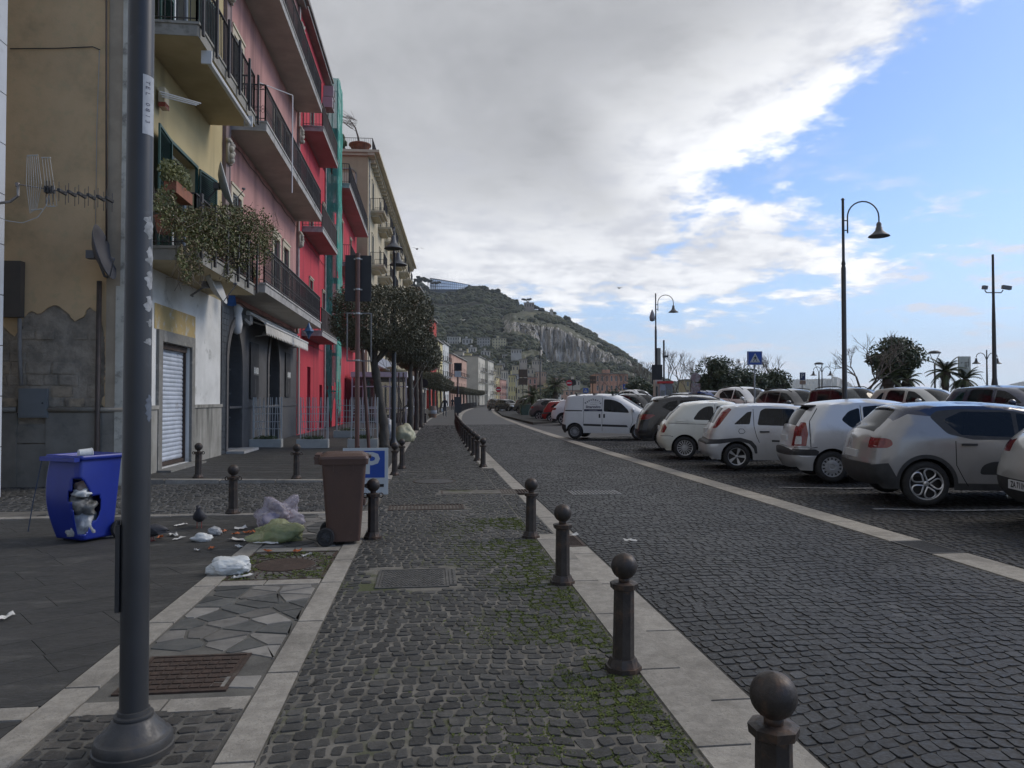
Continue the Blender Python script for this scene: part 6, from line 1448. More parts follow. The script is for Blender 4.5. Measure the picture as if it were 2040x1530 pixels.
# ---- bins
def bin_body(w0, w1, d0, d1, h, z0=.03):
 """tapered tub: (w,d) at foot and rim"""
 return [(w0,d0,z0),(w1,d1,h)]
M_brownbin = mat('brown_plastic', (.085,.046,.032), (.074,.040,.029), vs=4, rough=.5, dirt=(.15,.10,.08), ds=3, dlo=.6, dhi=.82, bump=.0006, bs=120)
M_bluebin = mat('blue_plastic', (.010,.028,.25), (.009,.024,.21), vs=3, rough=.38, dirt=(.02,.05,.36), ds=3, dlo=.6, dhi=.8)
def tub(mb, foot, rim, zf, zr, r=.05, nz=10, n=5, deform=None, cut=None, inner=False):
 rings = []
 for j in range(nz+1):
  t = j/nz; hx = foot[0]+(rim[0]-foot[0])*t; hy = foot[1]+(rim[1]-foot[1])*t; z = zf+(zr-zf)*t; ring = []
  for (sx, sy, a0) in ((1,-1,-pi/2),(1,1,0),(-1,1,pi/2),(-1,-1,pi)):
   for k in range(n+1):
    a = a0+pi/2*k/n; ring.append((sx*(hx-r)+r*cos(a), sy*(hy-r)+r*sin(a), z))
   # a midpoint along each side for dents
  full = []
  m = len(ring)
  for i in range(m):
   full.append(ring[i])
   if (i+1) % (n+1) == 0:
    p, q = ring[i], ring[(i+1)%m]
    for u in np.linspace(0,1,26 if cut else 10)[1:-1]: full.append(tuple(p[c]+(q[c]-p[c])*u for c in range(3)))
  rings.append(full)
 m = len(rings[0]); b = len(mb.v)
 for rg in rings:
  for p in rg: mb.v.append(deform(p) if deform else p)
 for j in range(nz):
  for i in range(m):
   f = (b+j*m+i, b+j*m+(i+1)%m, b+(j+1)*m+(i+1)%m, b+(j+1)*m+i)
   if cut:
    c = [sum(rings[j+(q>1)][(i+(q in (1,2)))%m][a] for q in range(4))/4 for a in range(3)]
    if cut(c): continue
   mb.f.append(f); mb.m.append(0)
 if not cut: mb.f.append(tuple(b+i for i in range(m))[::-1]); mb.m.append(0)
 return mb
bb = empty('wheeled_bin', (-.915, 8.12, 0), radians(4), 'brown wheeled bin with closed lid beside the parking sign', 'bin')   # hinge and wheels to -x
d = MB(); tub(d, (.185,.215), (.255,.25), .04, .93, .045); d.build('body', M_brownbin, bb, smooth=True, auto=40)
d = MB(); tub(d, (.275,.265), (.28,.27), .875, .935, .045, 2); d.box(-.27,.27,-.266,-.25,.80,.875) if False else None; d.build('rim', M_brownbin, bb, smooth=True, auto=40)
for k in (-.12, .1): d = MB(); d.box(k-.008,k+.008,-.262,-.246,.8,.876); d.build('rib', M_brownbin, bb)
d = MB(); tub(d, (.285,.275), (.275,.265), .937, .965, .05, 2); prev = len(d.v)
tub(d, (.272,.262), (.21,.20), .963, .995, .05, 3); d.f.append(tuple(range(len(d.v)-(len(d.v)-prev)//4, len(d.v)))); d.m.append(0)
d.box(-.33,-.27,-.20,.20,.945,.985); d.box(.27,.31,-.09,.09,.93,.96); d.build('lid', M_brownbin, bb, smooth=True, auto=40)
d = MB(); d.tube([(-.315,-.22,.93),(-.325,-.22,.95),(-.325,.22,.95),(-.315,.22,.93)], .016, 8); d.box(-.33,-.26,-.23,-.2,.88,.96); d.box(-.33,-.26,.2,.23,.88,.96); d.build('handle', M_brownbin, bb)
def bin_wheel(root, x, y, r=.10, w=.05):
 M = Matrix.Rotation(pi/2, 3, 'X'); d = MB(); d.lathe([(.055,-w/2+.01),(.06,-w/2),(r-.01,-w/2),(r,-w/2+.012),(r,w/2-.012),(r-.01,w/2),(.06,w/2),(.055,w/2-.01)], 28, M=M, caps=False); o = d.build('wheel', M_tyre, root, smooth=True, auto=40); o.location = (x, y, r)
 d = MB(); d.lathe([(.057,.0),(.057,.012),(.02,.018),(.02,.028),(0,.028)], 20, M=M, caps=False); d.lathe([(.057,-.0),(0,-.01)], 20, M=M, caps=False)
 for k in range(6): a = k*pi/3; c, s = cos(a), sin(a); d.tube([M @ Vector((c*.02,s*.02,.018)), M @ Vector((c*.055,s*.055,.018))], .006, 4)
 d.build('hub', M_blackpl, o)
bin_wheel(bb, -.20, -.255); bin_wheel(bb, -.20, .255)
d = MB(); d.tube([(-.20,-.25,.10),(-.20,.25,.10)], .012, 6); d.build('axle', M_blackpl, bb)
bb.scale = (.92, .92, .98)
# the burst blue bin
ub = empty('wheeled_bin', (-3.80, 8.62, 0), radians(60), 'open blue wheeled bin with a split corner spilling rubbish', 'bin')
def cutfn(c):
 x, y, z = c
 if y > -.1 or x > .02: return False
 if z < .10 or z > .70: return False
 corner = (x < -.12 and y < -.15)
 s = (x+.20)*1.0 + (y+.24)*-.6       # signed distance round the corner
 lim_r = .02+.17*sin(pi*min(1,(z-.08)/.62))**.8; lim_l = .03+.09*sin(pi*min(1,max(0,(z-.3)/.42))) if z > .34 else .02
 if y < -.16: return (x+.235) < lim_r+ (.04 if z < .5 else 0)
 return x < -.15 and (-.24-(-y)*-1 if False else True) and (y+.26) < lim_l
def deformb(p):
 x, y, z = p; k = sin(pi*min(1, max(0, z/.9)))
 if x < -.05: x -= .085*k*(1 if y > -.2 else .7)
 if y < -.15: y -= .05*k*max(0, (.1-x))*2
 return (x, y, z)
d = MB(); tub(d, (.185,.225), (.255,.265), .03, .93, .04, 40, deform=deformb, cut=cutfn); o = d.build('body', M_bluebin, ub, smooth=True, auto=45)
md = o.modifiers.new('wall', 'SOLIDIFY'); md.thickness = .006
d = MB(); tub(d, (.182,.222), (.183,.223), .03, .045, .04, 1); d.build('floor', M_bluebin, ub)
d = MB(); tub(d, (.275,.285), (.28,.29), .895, .945, .04, 2, cut=lambda c: False); o = d.build('rim', M_bluebin, ub, smooth=True, auto=40); md = o.modifiers.new('wall', 'SOLIDIFY'); md.thickness = .022
d = MB(); d.box(-.34,-.28,-.28,.28,.885,.93); d.build('front_lip', M_bluebin, ub)
d = MB(); d.tube([(-.30,.30,.88),(-.36,.34,.45),(-.40,.36,.12)], .006, 4); d.build('hanging_strap', mat('slate_strap', (.04,.06,.10)), ub)
bin_wheel(ub, .21, -.27); bin_wheel(ub, .21, .27)
M_bagclear = mat('pale_plastic_film', (.42,.43,.43), (.30,.31,.31), vs=12, rough=.3, bump=.01, bs=25)
M_bagw = mat('white_plastic_bag', (.60,.62,.60), (.52,.54,.53), vs=5, rough=.42, bump=.006, bs=22, dirt=(.35,.30,.26), ds=6, dlo=.62, dhi=.78)
def crumple(name, loc, r, m, label=None, cat=None, group=None, seed=0, amp=.22, sub=4, rz=0, flat=True, knot=None, parent=None, fine=.10):
 bm = bmesh.new(); bmesh.ops.create_icosphere(bm, subdivisions=sub, radius=1); mb = MB()
 o3 = Vector((seed*3.7, seed*1.3, 0))
 for v in bm.verts:
  p = v.co.copy(); n_ = noise.noise(p*1.6+o3)*amp*1.6 + (.5-abs(noise.noise(p*3.2+o3*2)))*amp*.7 + (abs(noise.noise(p*7+o3)))*fine
  q = p*(1+n_)
  if knot: k = max(0, q.normalized().dot(Vector(knot).normalized())-.86)*4.5; q += Vector(knot)*k*.55;
  z = q.z*r[2]
  if flat and z < -.62*r[2]: z = -.62*r[2]+(z+.62*r[2])*.08
  mb.v.append((q.x*r[0], q.y*r[1], z+(.66*r[2] if flat else 0)))
 bm.verts.index_update(); mb.f = [tuple(v.index for v in f.verts) for f in bm.faces]; mb.m = [0]*len(mb.f); bm.free()
 o = mb.build(name, m, parent, smooth=True); o.location = loc; o.rotation_euler = (0,0,rz)
 return tag(o, label, cat, group)
c0, s0 = cos(radians(60)), sin(radians(60))
def ubp(x, y, z): return (-3.80+x*c0-y*s0, 8.62+x*s0+y*c0, z)
crumple('rubbish_bag', ubp(-.09,-.09,.06), (.14,.14,.17), M_bagclear, 'whitish bag of rubbish low in the split of the blue bin', 'bag', seed=2)
crumple('rubbish_bag', ubp(-.12,-.12,.30), (.13,.13,.13), mat('black_film', (.05,.05,.045), (.16,.16,.15), vs=9, rough=.35, bump=.015, bs=18), 'black and grey crinkled bag in the middle of the split of the blue bin', 'bag', seed=3, amp=.35)
crumple('rubbish_bag', ubp(-.19,-.19,.50), (.08,.07,.05), M_bagw, 'white knotted bag sticking out of the split of the blue bin', 'bag', seed=4, amp=.4, sub=3)
crumple('paper_wad', ubp(-.16,-.16,.56), (.07,.07,.06), mat('brownish_paper', (.22,.16,.14), (.3,.24,.2), vs=8, rough=.8), 'brown paper wad at the top of the split of the blue bin', 'rubbish', seed=5, sub=3)
crumple('rubbish_bag', ubp(.0,.02,.66), (.20,.2,.15), M_bagclear, 'pale heap of bags just under the rim inside the blue bin', 'bag', seed=6, sub=3)
cupr = empty('paper_cup', ubp(-.10,-.12,.96), radians(40), 'white cup lying on the rim of the blue bin', 'cup')
d = MB(); M = Matrix.Rotation(pi/2, 3, 'Y'); d.lathe([(.045,-.065),(.055,.06)], 18, M=M); d.build('cup_body', M_bagw, cupr, smooth=True, auto=40); d = MB(); d.lathe([(.057,.055),(.06,.06),(.057,.066)], 18, M=M, caps=False); d.build('cup_rim', M_frame_w, cupr)
# ---- torn bags and litter on the pavement
def film_mat(name, c, c2, a=.55):
 m = mat(name, c, c2, vs=10, rough=.28, bump=.012, bs=20); b = m.node_tree.nodes['Principled BSDF']; b.inputs['Alpha'].default_value = a; return m
p = gnd(545, 1052); crumple('rubbish_bag', (p.x+.03, p.y+.12, 0), (.24,.17,.19), film_mat('lilac_film', (.30,.27,.32), (.42,.39,.44)), 'torn lilac see-through rubbish bag leaning behind the yellow-green one', 'bag', 'torn bags beside the brown bin', seed=11, amp=.3, sub=5, rz=.5, knot=(.6,-.1,.8))
crumple('blue_wrapper', (p.x-.05, p.y+.13, .03), (.10,.07,.08), mat('blue_wrap', (.03,.06,.2), (.10,.12,.3), vs=9, rough=.4), 'dark blue packaging showing inside the lilac bag', 'rubbish', seed=12, sub=3)
crumple('carton', (p.x+.13, p.y+.12, .07), (.08,.06,.07), mat('pinkish_carton', (.42,.33,.32), (.2,.08,.06), vs=7, rough=.6), 'pinkish carton showing through the lilac bag', 'rubbish', seed=13, sub=2)
p = gnd(548, 1082); crumple('rubbish_bag', (p.x+.02, p.y+.1, 0), (.26,.13,.125), film_mat('yellowgreen_film', (.42,.43,.22), (.30,.34,.15), .6), 'torn yellow-green see-through rubbish bag with green waste in it', 'bag', 'torn bags beside the brown bin', seed=14, amp=.32, sub=5, rz=.25, knot=(-1,-.1,-.2))
crumple('salad_waste', (p.x+.05, p.y+.11, .01), (.17,.085,.085), mat('dark_green_waste', (.03,.06,.025), (.08,.13,.06), vs=14, rough=.5, bump=.01, bs=30), 'dark green vegetable waste inside the yellow-green bag', 'rubbish', seed=15, sub=4, amp=.3)
p = gnd(452, 1145); crumple('carrier_bag', (p.x, p.y+.05, 0), (.17,.11,.085), M_bagw, 'white tied carrier bag on the pale strip by the tree grate', 'bag', 'white bags on the ground', seed=16, amp=.14, sub=5, rz=.1, knot=(.6,.1,.75), fine=.13)
p = gnd(403, 1078); crumple('carrier_bag', (p.x, p.y, 0), (.10,.07,.05), M_bagw, 'small white bag with red scraps beside the standing pigeon', 'bag', 'white bags on the ground', seed=17, sub=4)
p = gnd(428, 1066); crumple('carrier_bag', (p.x, p.y, 0), (.075,.06,.055), M_bagclear, 'small bluish thin bag touching the bag with red scraps', 'bag', 'white bags on the ground', seed=18, sub=4)
def scrap(px, py, w, h, m, label, name='paper_scrap', seed=0, cat='litter', z=.0, grp='litter scattered on the pavement'):
 q = gnd(px, py, z); R = random.Random(seed); n = 5; d = MB()
 for j in range(n):
  for i in range(n):
   u, v = i/(n-1)-.5, j/(n-1)-.5; d.v.append((u*w*(1+.3*R.uniform(-1,1))+R.uniform(-.06,.06)*w, v*h*(1+.3*R.uniform(-1,1)), .012+abs(R.gauss(0, .013))))
 for j in range(n-1):
  for i in range(n-1): k = j*n+i; d.f.append((k,k+1,k+n+1,k+n)); d.m.append(0)
 o = d.build(name, m, None, smooth=False); o.location = q; o.rotation_euler = (0,0,R.uniform(0,3)); tag(o, label, cat, grp)
M_tissue = mat('white_tissue', (.58,.57,.53), (.48,.47,.44), vs=9, rough=.9)
M_orange = mat('orange_peel', (.38,.10,.02), (.28,.07,.02), vs=9, rough=.6)
for i, (px, py, w, h, lab) in enumerate(((223,1071,.1,.09,'white tissue under the wheel of the blue bin'),(361,1048,.13,.07,'flattened white paper left of the standing pigeon'),(345,1068,.11,.09,'crumpled tissue between the lamp post and the small bags'),(356,1076,.14,.03,'thin white strip of paper below the crumpled tissue'),(480,1055,.15,.09,'whitish paper at the left end of the lilac bag'),(475,1078,.2,.12,'cream paper scraps at the left foot of the yellow-green bag'),(475,1092,.06,.05,'tiny white scrap below the cream paper scraps'),(392,1099,.05,.04,'tiny white scrap on the dark slabs below the small bags'),(483,1152,.17,.05,'flat pale paper in front of the white carrier bag'),(532,1085,.25,.07,'cream torn cardboard under the yellow-green bag'),(612,1109,.12,.025,'thin white stick lying on the tree grate'),(12,1234,.11,.05,'small white packet far left on the dark slabs'),(1255,1079,.15,.06,'white paper scrap lying on the cobbled road'),(1143,1068,.1,.06,'white scrap against the third bollard on the kerb'),(575,905+20,.3,.03,'thin white litter by the side street kerb'))): scrap(px, py, w, h, M_tissue, lab, seed=i+40)
for i, (px, py, lab) in enumerate(((320,1073,'orange peel piece right of the lamp post'),(436,1059,'left orange scrap between the thin bag and the lilac bag'),(447,1061,'right orange scrap between the thin bag and the lilac bag'),(470,1066,'orange scraps near the cream paper'),(492,1064,'red-orange scraps at the foot of the lilac bag'),(502,1062,'bright orange waste spilling from the lilac bag'),(421,1095,'single orange scrap on the dark slabs'),(533,1100,'orange scrap on the pale cross strip, left one'),(593,1101,'orange scrap on the pale cross strip, right one'))): scrap(px, py, .08, .05, M_orange, lab, 'orange_scrap', seed=i+70)
# ---- pigeons
def pigeon(loc, rz, label, s=1.0, head_down=False):
 t = empty('pigeon', loc, rz, label, 'pigeon', 'pigeons pecking at the litter'); t.scale = (s,s,s)
 M_p = mat('pigeon_feathers', (.03,.03,.036), (.05,.05,.055), vs=20, rough=.6)
 d = MB(); pts = [(-.16,0,.10),(-.10,0,.115),(-.04,0,.13),(.03,0,.15),(.07,0,.185),(.08,0,.225),(.085,0,.25),(.10,0,.268),(.125,0,.262)] if not head_down else [(-.16,0,.13),(-.10,0,.13),(-.04,0,.125),(.03,0,.11),(.08,0,.09),(.11,0,.06),(.13,0,.035),(.14,0,.025),(.15,0,.02)]
 d.tube(pts, [.012,.04,.066,.07,.05,.03,.027,.026,.006], 14); d.build('body', M_p, t, smooth=True)
 d = MB()
 for s_ in (-1,1): d.add([(.04,s_*.066,.165),(-.03,s_*.078,.15),(-.19,s_*.03,.10),(-.10,s_*.07,.085),(.02,s_*.07,.11)], [(0,1,2,3,4)])
 d.add([(-.13,-.03,.11),(-.13,.03,.11),(-.25,.035,.085),(-.25,-.035,.085)], [(0,1,2,3)]); d.build('wing', mat('pigeon_wing', (.05,.05,.056), (.025,.025,.028), vs=25), t)
 d = MB();
 for s_ in (-1,1): d.tube([(.0,s_*.025,.08),(.005,s_*.025,.01)], .005, 5); d.tube([(-.02,s_*.025,.006),(.035,s_*.025,.004)], .004, 4)
 d.build('leg', mat('pigeon_leg', (.25,.06,.05)), t)
 d = MB(); h = pts[-1]; d.tube([h, (h[0]+.025,0,h[2]-.012)], [.006,.001], 5); d.build('beak', M_blackpl, t)
q = gnd(397, 1052); pigeon((q.x, q.y, 0), radians(-80), 'dark pigeon standing behind the small white bags')
q = gnd(300, 1078); pigeon((q.x+.02, q.y+.0, 0), radians(175), 'dark pigeon half hidden behind the lamp post', head_down=True)
# ---- parking sign in a concrete foot and the sign poles
ps = empty('parking_sign', (0,0,0), 0, 'white board with a blue parking P and a black arrow, behind the brown bin', 'sign')
PY = 11.0; a = atY(683, 893, PY); b = atY(773, 985, PY); ps.location = ((a.x+b.x)/2, PY, 0); wS, zt_, zb_ = (b.x-a.x), a.z, b.z
d = MB(); d.box(-wS/2,wS/2,0,.03,zb_,zt_); d.build('board', mat('sign_white', (.50,.53,.53), (.44,.47,.47), vs=4, rough=.5), ps)
d = MB(); d.box(-wS/2+.04,wS/2-.05,-.003,0.001,zt_-.04-.40,zt_-.04); d.build('blue_panel', mat('sign_blue', (.012,.065,.33), (.010,.055,.28), vs=5, rough=.4), ps)
text_mb('P', .44, lambda x,y,c: (x+.09, -.006, zt_-.24+y), bold=.012).build('letter', MATS['sign_white'], ps)
zc = zb_+.135; d = MB(); d.add([(-.06,-.004,zc),(.07,-.004,zc+.06),(.07,-.004,zc+.022),(.27,-.004,zc+.022),(.27,-.004,zc-.022),(.07,-.004,zc-.022),(.07,-.004,zc-.06)], [(0,6,5,4,3,2,1)]); d.build('arrow', mat('sign_black', (.012,.012,.012)), ps)
d = MB(); d.box(-.12,-.09,.03,.06,0,zt_+.03).box(.16,.19,.03,.06,.0,zt_); d.build('leg', mat('rusty_post', (.10,.055,.04), (.07,.04,.03), vs=8, rough=.7), ps)
d = MB(); d.box(-.23,-.0,-.12,.12,0,.09); d.build('foot', MATS['rusty_post'], ps)
M_brownpole = mat('brown_painted_pole', (.115,.05,.035), (.09,.04,.03), vs=6, rough=.45, dirt=(.16,.12,.10), ds=5, dlo=.62, dhi=.78)
q0 = gnd(711, 960); PYs = q0.y
sp = empty('sign_pole', (q0.x, PYs, 0), 0, 'brown pole carrying the dark back of a sign board and an empty sign frame', 'sign pole')
topz = atY(712, 505, PYs).z
d = MB(); d.tube([(0,0,0),(0,0,topz)], .043, 14); d.build('pole', M_brownpole, sp, smooth=True, auto=40)
k = PYs/FPX
def sxz(px, py): r_ = atY(px, py, PYs); return r_.x-q0.x, r_.z
(x0_, z1_), (x1_, z0_) = sxz(687, 507), sxz(739, 600)
d = MB(); d.box(x0_, x1_, .05, .085, z0_, z1_); d.build('board', mat('board_back', (.016,.017,.019), (.022,.023,.025), vs=4, rough=.6), sp)
(x0_, z1_), (x1_, z0_) = sxz(690, 622), sxz(740, 720); e = .022
d = MB(); d.box(x0_,x0_+e,.045,.07,z0_,z1_).box(x1_-e,x1_,.045,.07,z0_,z1_).box(x0_+e,x1_-e,.045,.07,z0_,z0_+e).box(x0_+e,x1_-e,.045,.07,z1_-e,z1_); d.build('empty_frame', mat('aluminium_frame', (.16,.16,.16), metal=.5, rough=.4), sp)
for zz in (topz-.10, z0_+.02, z1_-.02, topz-.68): d = MB(); d.lathe([(.05,-.015),(.05,.015)], 14, (0,0,zz)); d.box(-.08,.08,.03,.046,zz-.012,zz+.012); d.build('clamp', mat('zinc_clamp', (.35,.35,.34), metal=.6, rough=.4), sp)
q = gnd(735, 895, .02); sp2 = empty('sign_pole', (q.x, q.y, 0), 0, 'thinner brown pole leaning to the left behind the main sign pole', 'sign pole')
tp = atY(719, 655, q.y); d = MB(); d.tube([(0,0,0),(tp.x-q.x, 0, tp.z)], .05, 10); d.build('pole', M_brownpole, sp2, smooth=True, auto=40)
# ---- planters with white trellis
M_plant_w = mat('planter_stone', (.44,.43,.385), (.38,.37,.33), vs=3, rough=.85, dirt=(.27,.26,.22), ds=3, dlo=.55, dhi=.75)
M_trell = mat('trellis_white', (.46,.46,.44), rough=.6)
M_herb = leaf_mat('planter_leaves', (.035,.055,.018), (.06,.09,.03), 9)
def planter(px0, px1, py, label, z=.05, tz=1.62):
 a = gnd(px0, py, z); b = gnd(px1, py, z); w = b.x-a.x; h = .27
 t = empty('planter', ((a.x+b.x)/2, a.y, z), 0, label, 'planter', 'trellised planters outside the bars')
 d = MB(); d.box(-w/2,w/2,0,.36,0,h); d.build('trough', M_plant_w, t)
 d = MB(); R = random.Random(px0)
 x0_, x1_ = -w/2+.10, w/2-.02
 for x in (x0_, x1_): d.box(x-.018,x+.018,.16,.196,h,tz-z)
 d.build('trellis_post', M_trell, t)
 d = MB(); n_ = 11
 for i in range(n_):
  x = x0_+(x1_-x0_)*(i+.5)/n_; dxx = R.uniform(-.09,.09); d.obox((x, .175, (h+tz-z)/2), .009, .006, (tz-z-h)/2, Matrix.Rotation(dxx/1.1, 3, 'Y'))
 for zz in (.35, .60, .88, 1.12): d.box(x0_, x1_, .168, .182, h+zz*.88, h+zz*.88+.02)
 d.build('trellis', M_trell, t, kind='stuff')
 d = MB(); leafball(d, (0,.18,h+.02), (w*.42,.13,.10), 420, R, .035, .3); d.build('foliage', M_herb, t, kind='stuff'); return t
planter(495, 558, 893, 'white planter with trellis in front of the arched window of the bar'); planter(590, 652, 893, 'white planter with trellis in front of the crimson wall, nearer one', )
planter(664, 732, 872, 'white planter with trellis beyond the scaffold foot', tz=1.55); planter(692, 752, 892, 'white planter with trellis partly behind the two brown poles')
# ---- double lantern lamp by the trees
def bell(mb, c, s=1.0):
 mb.lathe([(.03*s,.34*s),(.05*s,.32*s),(.07*s,.28*s),(.07*s,.2*s),(.085*s,.18*s),(.10*s,.10*s),(.17*s,.02*s),(.27*s,-.05*s),(.29*s,-.08*s),(.27*s,-.08*s),(.15*s,-.03*s),(0,-.0)], 22, c, caps=False)
q = gnd(784, 889); l2 = empty('street_lamp', (q.x, q.y, 0), 0, 'grey street lamp with two bell shades behind the first clipped tree', 'street lamp')
zT = atY(786, 452, q.y).z
d = MB(); d.lathe([(.16,0),(.17,.05),(.13,.12),(.09,.22),(.075,.3),(.072,3.2),(.05,3.6),(.06,3.62),(.05,3.66),(.045,zT-.9),(.06,zT-.88),(.03,zT-.8),(.03,zT)], 16); d.build('pole', M_lampgrey, l2, smooth=True, auto=40)
z1_ = atY(785, 497, q.y).z; z2_ = atY(788, 522, q.y+.6).z
d = MB(); d.tube([(0,0,z1_+.55),(0,-.3,z1_+.62),(0,-.5,z1_+.5),(0,-.52,z1_+.3)], .02, 6); d.tube([(0,0,z1_+.5),(.05,.4,z1_+.35),(.1,.7,z2_+.4),(.1,.72,z2_+.3)], .02, 6); d.build('lamp_arm', M_lampgrey, l2)
for c in ((0,-.52,z1_),(.1,.72,z2_)): d = MB(); bell(d, c, 1.05); d.build('lamp_shade', mat('lamp_shade_grey', (.11,.115,.12), (.085,.09,.095), vs=3, rough=.5), l2, smooth=True)
# ---- tall gooseneck lamps of the car park
def gooseneck(px, pyb, pyt, D, label, side=1, s=1.0, extra=None, arm=1.0, ztop_off=0):
 base = atD(px+4, 800, D); z0 = parkz(base.x, base.y); top = atD(px-3, pyt, D).z
 t = empty('street_lamp', (base.x, base.y, z0), -YAW, label, 'street lamp', 'single-arm lamps of the car park'); h = top-z0
 d = MB(); d.lathe([(.11*s,0),(.11*s,.9),(.085*s,1.2),(.08*s,h*.72),(.055*s,h*.73),(.075*s,h*.735),(.05*s,h*.75),(.045*s,h),(.07*s,h+.005),(.03*s,h+.05)], 14); d.build('pole', M_lampgrey, t, smooth=True, auto=40)
 d = MB(); r_ = .56*arm*s*side; x0 = .16*s*side; pts = [(x0,0,h-1.2*s),(x0,0,h-.62*s)]+[(x0+r_-r_*cos(a), 0, h-.62*s+abs(r_)*1.0*sin(a)) for a in np.linspace(.15, pi, 12)]+[(x0+2*r_,0,h-.9*s)]
 d.tube(pts, .026*s, 7); d.tube([(0,0,h-.75*s),(x0,0,h-.75*s)], .02*s, 5); d.tube([(0,0,h-1.1*s),(x0,0,h-1.1*s)], .02*s, 5); d.build('lamp_arm', M_lampgrey, t, smooth=True)
 d = MB(); bell(d, (x0+2*r_,0,h-1.22*s), 1.25*s); d.build('lamp_shade', MATS['lamp_shade_grey'], t, smooth=True)
 return t, h
t1, h1 = gooseneck(1679, 800, 398, 22, 'tall single-arm gooseneck lamp rising between the silver cars on the right', s=.85)
t2, h2 = gooseneck(1303, 800, 586, 42, 'further single-arm gooseneck lamp with a box and a camera on its pole', s=.8)
d = MB(); d.box(.06,.26,-.1,.1,h2*.42,h2*.58); d.build('control_box', M_sandbox if False else mat('beige_box', (.22,.22,.19)), t2)
d = MB(); d.lathe([(0,-.25),(.14,-.2),(.17,0),(.1,.25),(.02,.45)], 12, (-.2,0,h2*.82)); d.build('camera_dome', mat('light_dome', (.25,.26,.28)), t2, smooth=True)
d = MB(); d.box(-.25,.35,-.13,-.09,h2*.30,h2*.45); d.build('sign_back', MATS['board_back'], t2)
# pole with cameras at the right
q = atD(1982, 800, 24); z0 = parkz(q.x, q.y); tz = atD(1974, 507, 24).z-z0
cp = empty('camera_pole', (q.x, q.y, z0), -YAW, 'dark pole with two surveillance cameras near the right edge', 'camera pole')
d = MB(); d.lathe([(.095,0),(.095,1.6),(.07,1.8),(.058,tz*.6),(.042,tz*.75),(.036,tz)], 14); d.build('pole', M_lampgrey, cp, smooth=True, auto=40)
zc = atD(1974, 580, 24).z-z0
for sx_, rr in ((-.28, .5), (.32, -.1)):
 d = MB(); d.tube([(0,0,zc-.05),(sx_*.8,0,zc-.05),(sx_,0,zc+.03)], .02, 5); d.obox((sx_+(.12 if sx_ > 0 else 0),0,zc+.12), .14 if sx_ > 0 else .07, .055, .06, Matrix.Rotation(.15,3,'Y')); d.build('camera', mat('camera_housing', (.12,.13,.15), rough=.5), cp)
# double bell lamps far off
def double_lamp(px, pyt, D, label):
 q = atD(px, 800, D); z0 = .3; h = atD(px, pyt, D).z-z0
 t = empty('street_lamp', (q.x, q.y, z0), -YAW, label, 'street lamp', 'double-arm lamps of the promenade')
 d = MB(); d.lathe([(.09,0),(.07,1),(.045,h*.8),(.035,h)], 8); d.build('pole', M_lampgrey, t)
 for s_ in (-1, 1):
  d = MB(); d.tube([(0,0,h-.7)]+[(s_*(.1+.3-.3*cos(a)),0,h-.5+.3*sin(a)) for a in np.linspace(.2, pi, 7)], .025, 5); d.build('lamp_arm', M_lampgrey, t)
  d = MB(); bell(d, (s_*.7,0,h-.85), .9); d.build('lamp_shade', M_lampgrey, t, smooth=True)
double_lamp(1967, 697, 48, 'double bell lamp right of the map board'); double_lamp(1638, 726, 60, 'double bell lamp against the far headland'); double_lamp(1076, 640, 75, 'tall double bell lamp in front of the cliff')
def top_lamp(px, pyt, D, label):
 q = atD(px, 800, D); z0 = .3; h = atD(px, pyt, D).z-z0; t = empty('street_lamp', (q.x, q.y, z0), -YAW, label, 'street lamp', 'post-top lamps of the promenade')
 d = MB(); d.lathe([(.06,0),(.05,h-.75)], 8); d.build('pole', M_lampgrey, t)
 d = MB()
 for s_ in (-1, 1): d.tube([(0,0,h-.78),(s_*.28,0,h-.15)], .02, 5)
 d.build('lamp_arm', M_lampgrey, t); d = MB(); d.lathe([(.34,h-.15),(.33,h-.08),(.2,h),(0,h+.02)], 14); d.build('lamp_shade', M_lampgrey, t)
top_lamp(1863, 699, 42, 'lantern with a flat cap on two struts left of the palms'); top_lamp(1632, 722, 55, 'lantern with a flat cap beside the far double lamp')
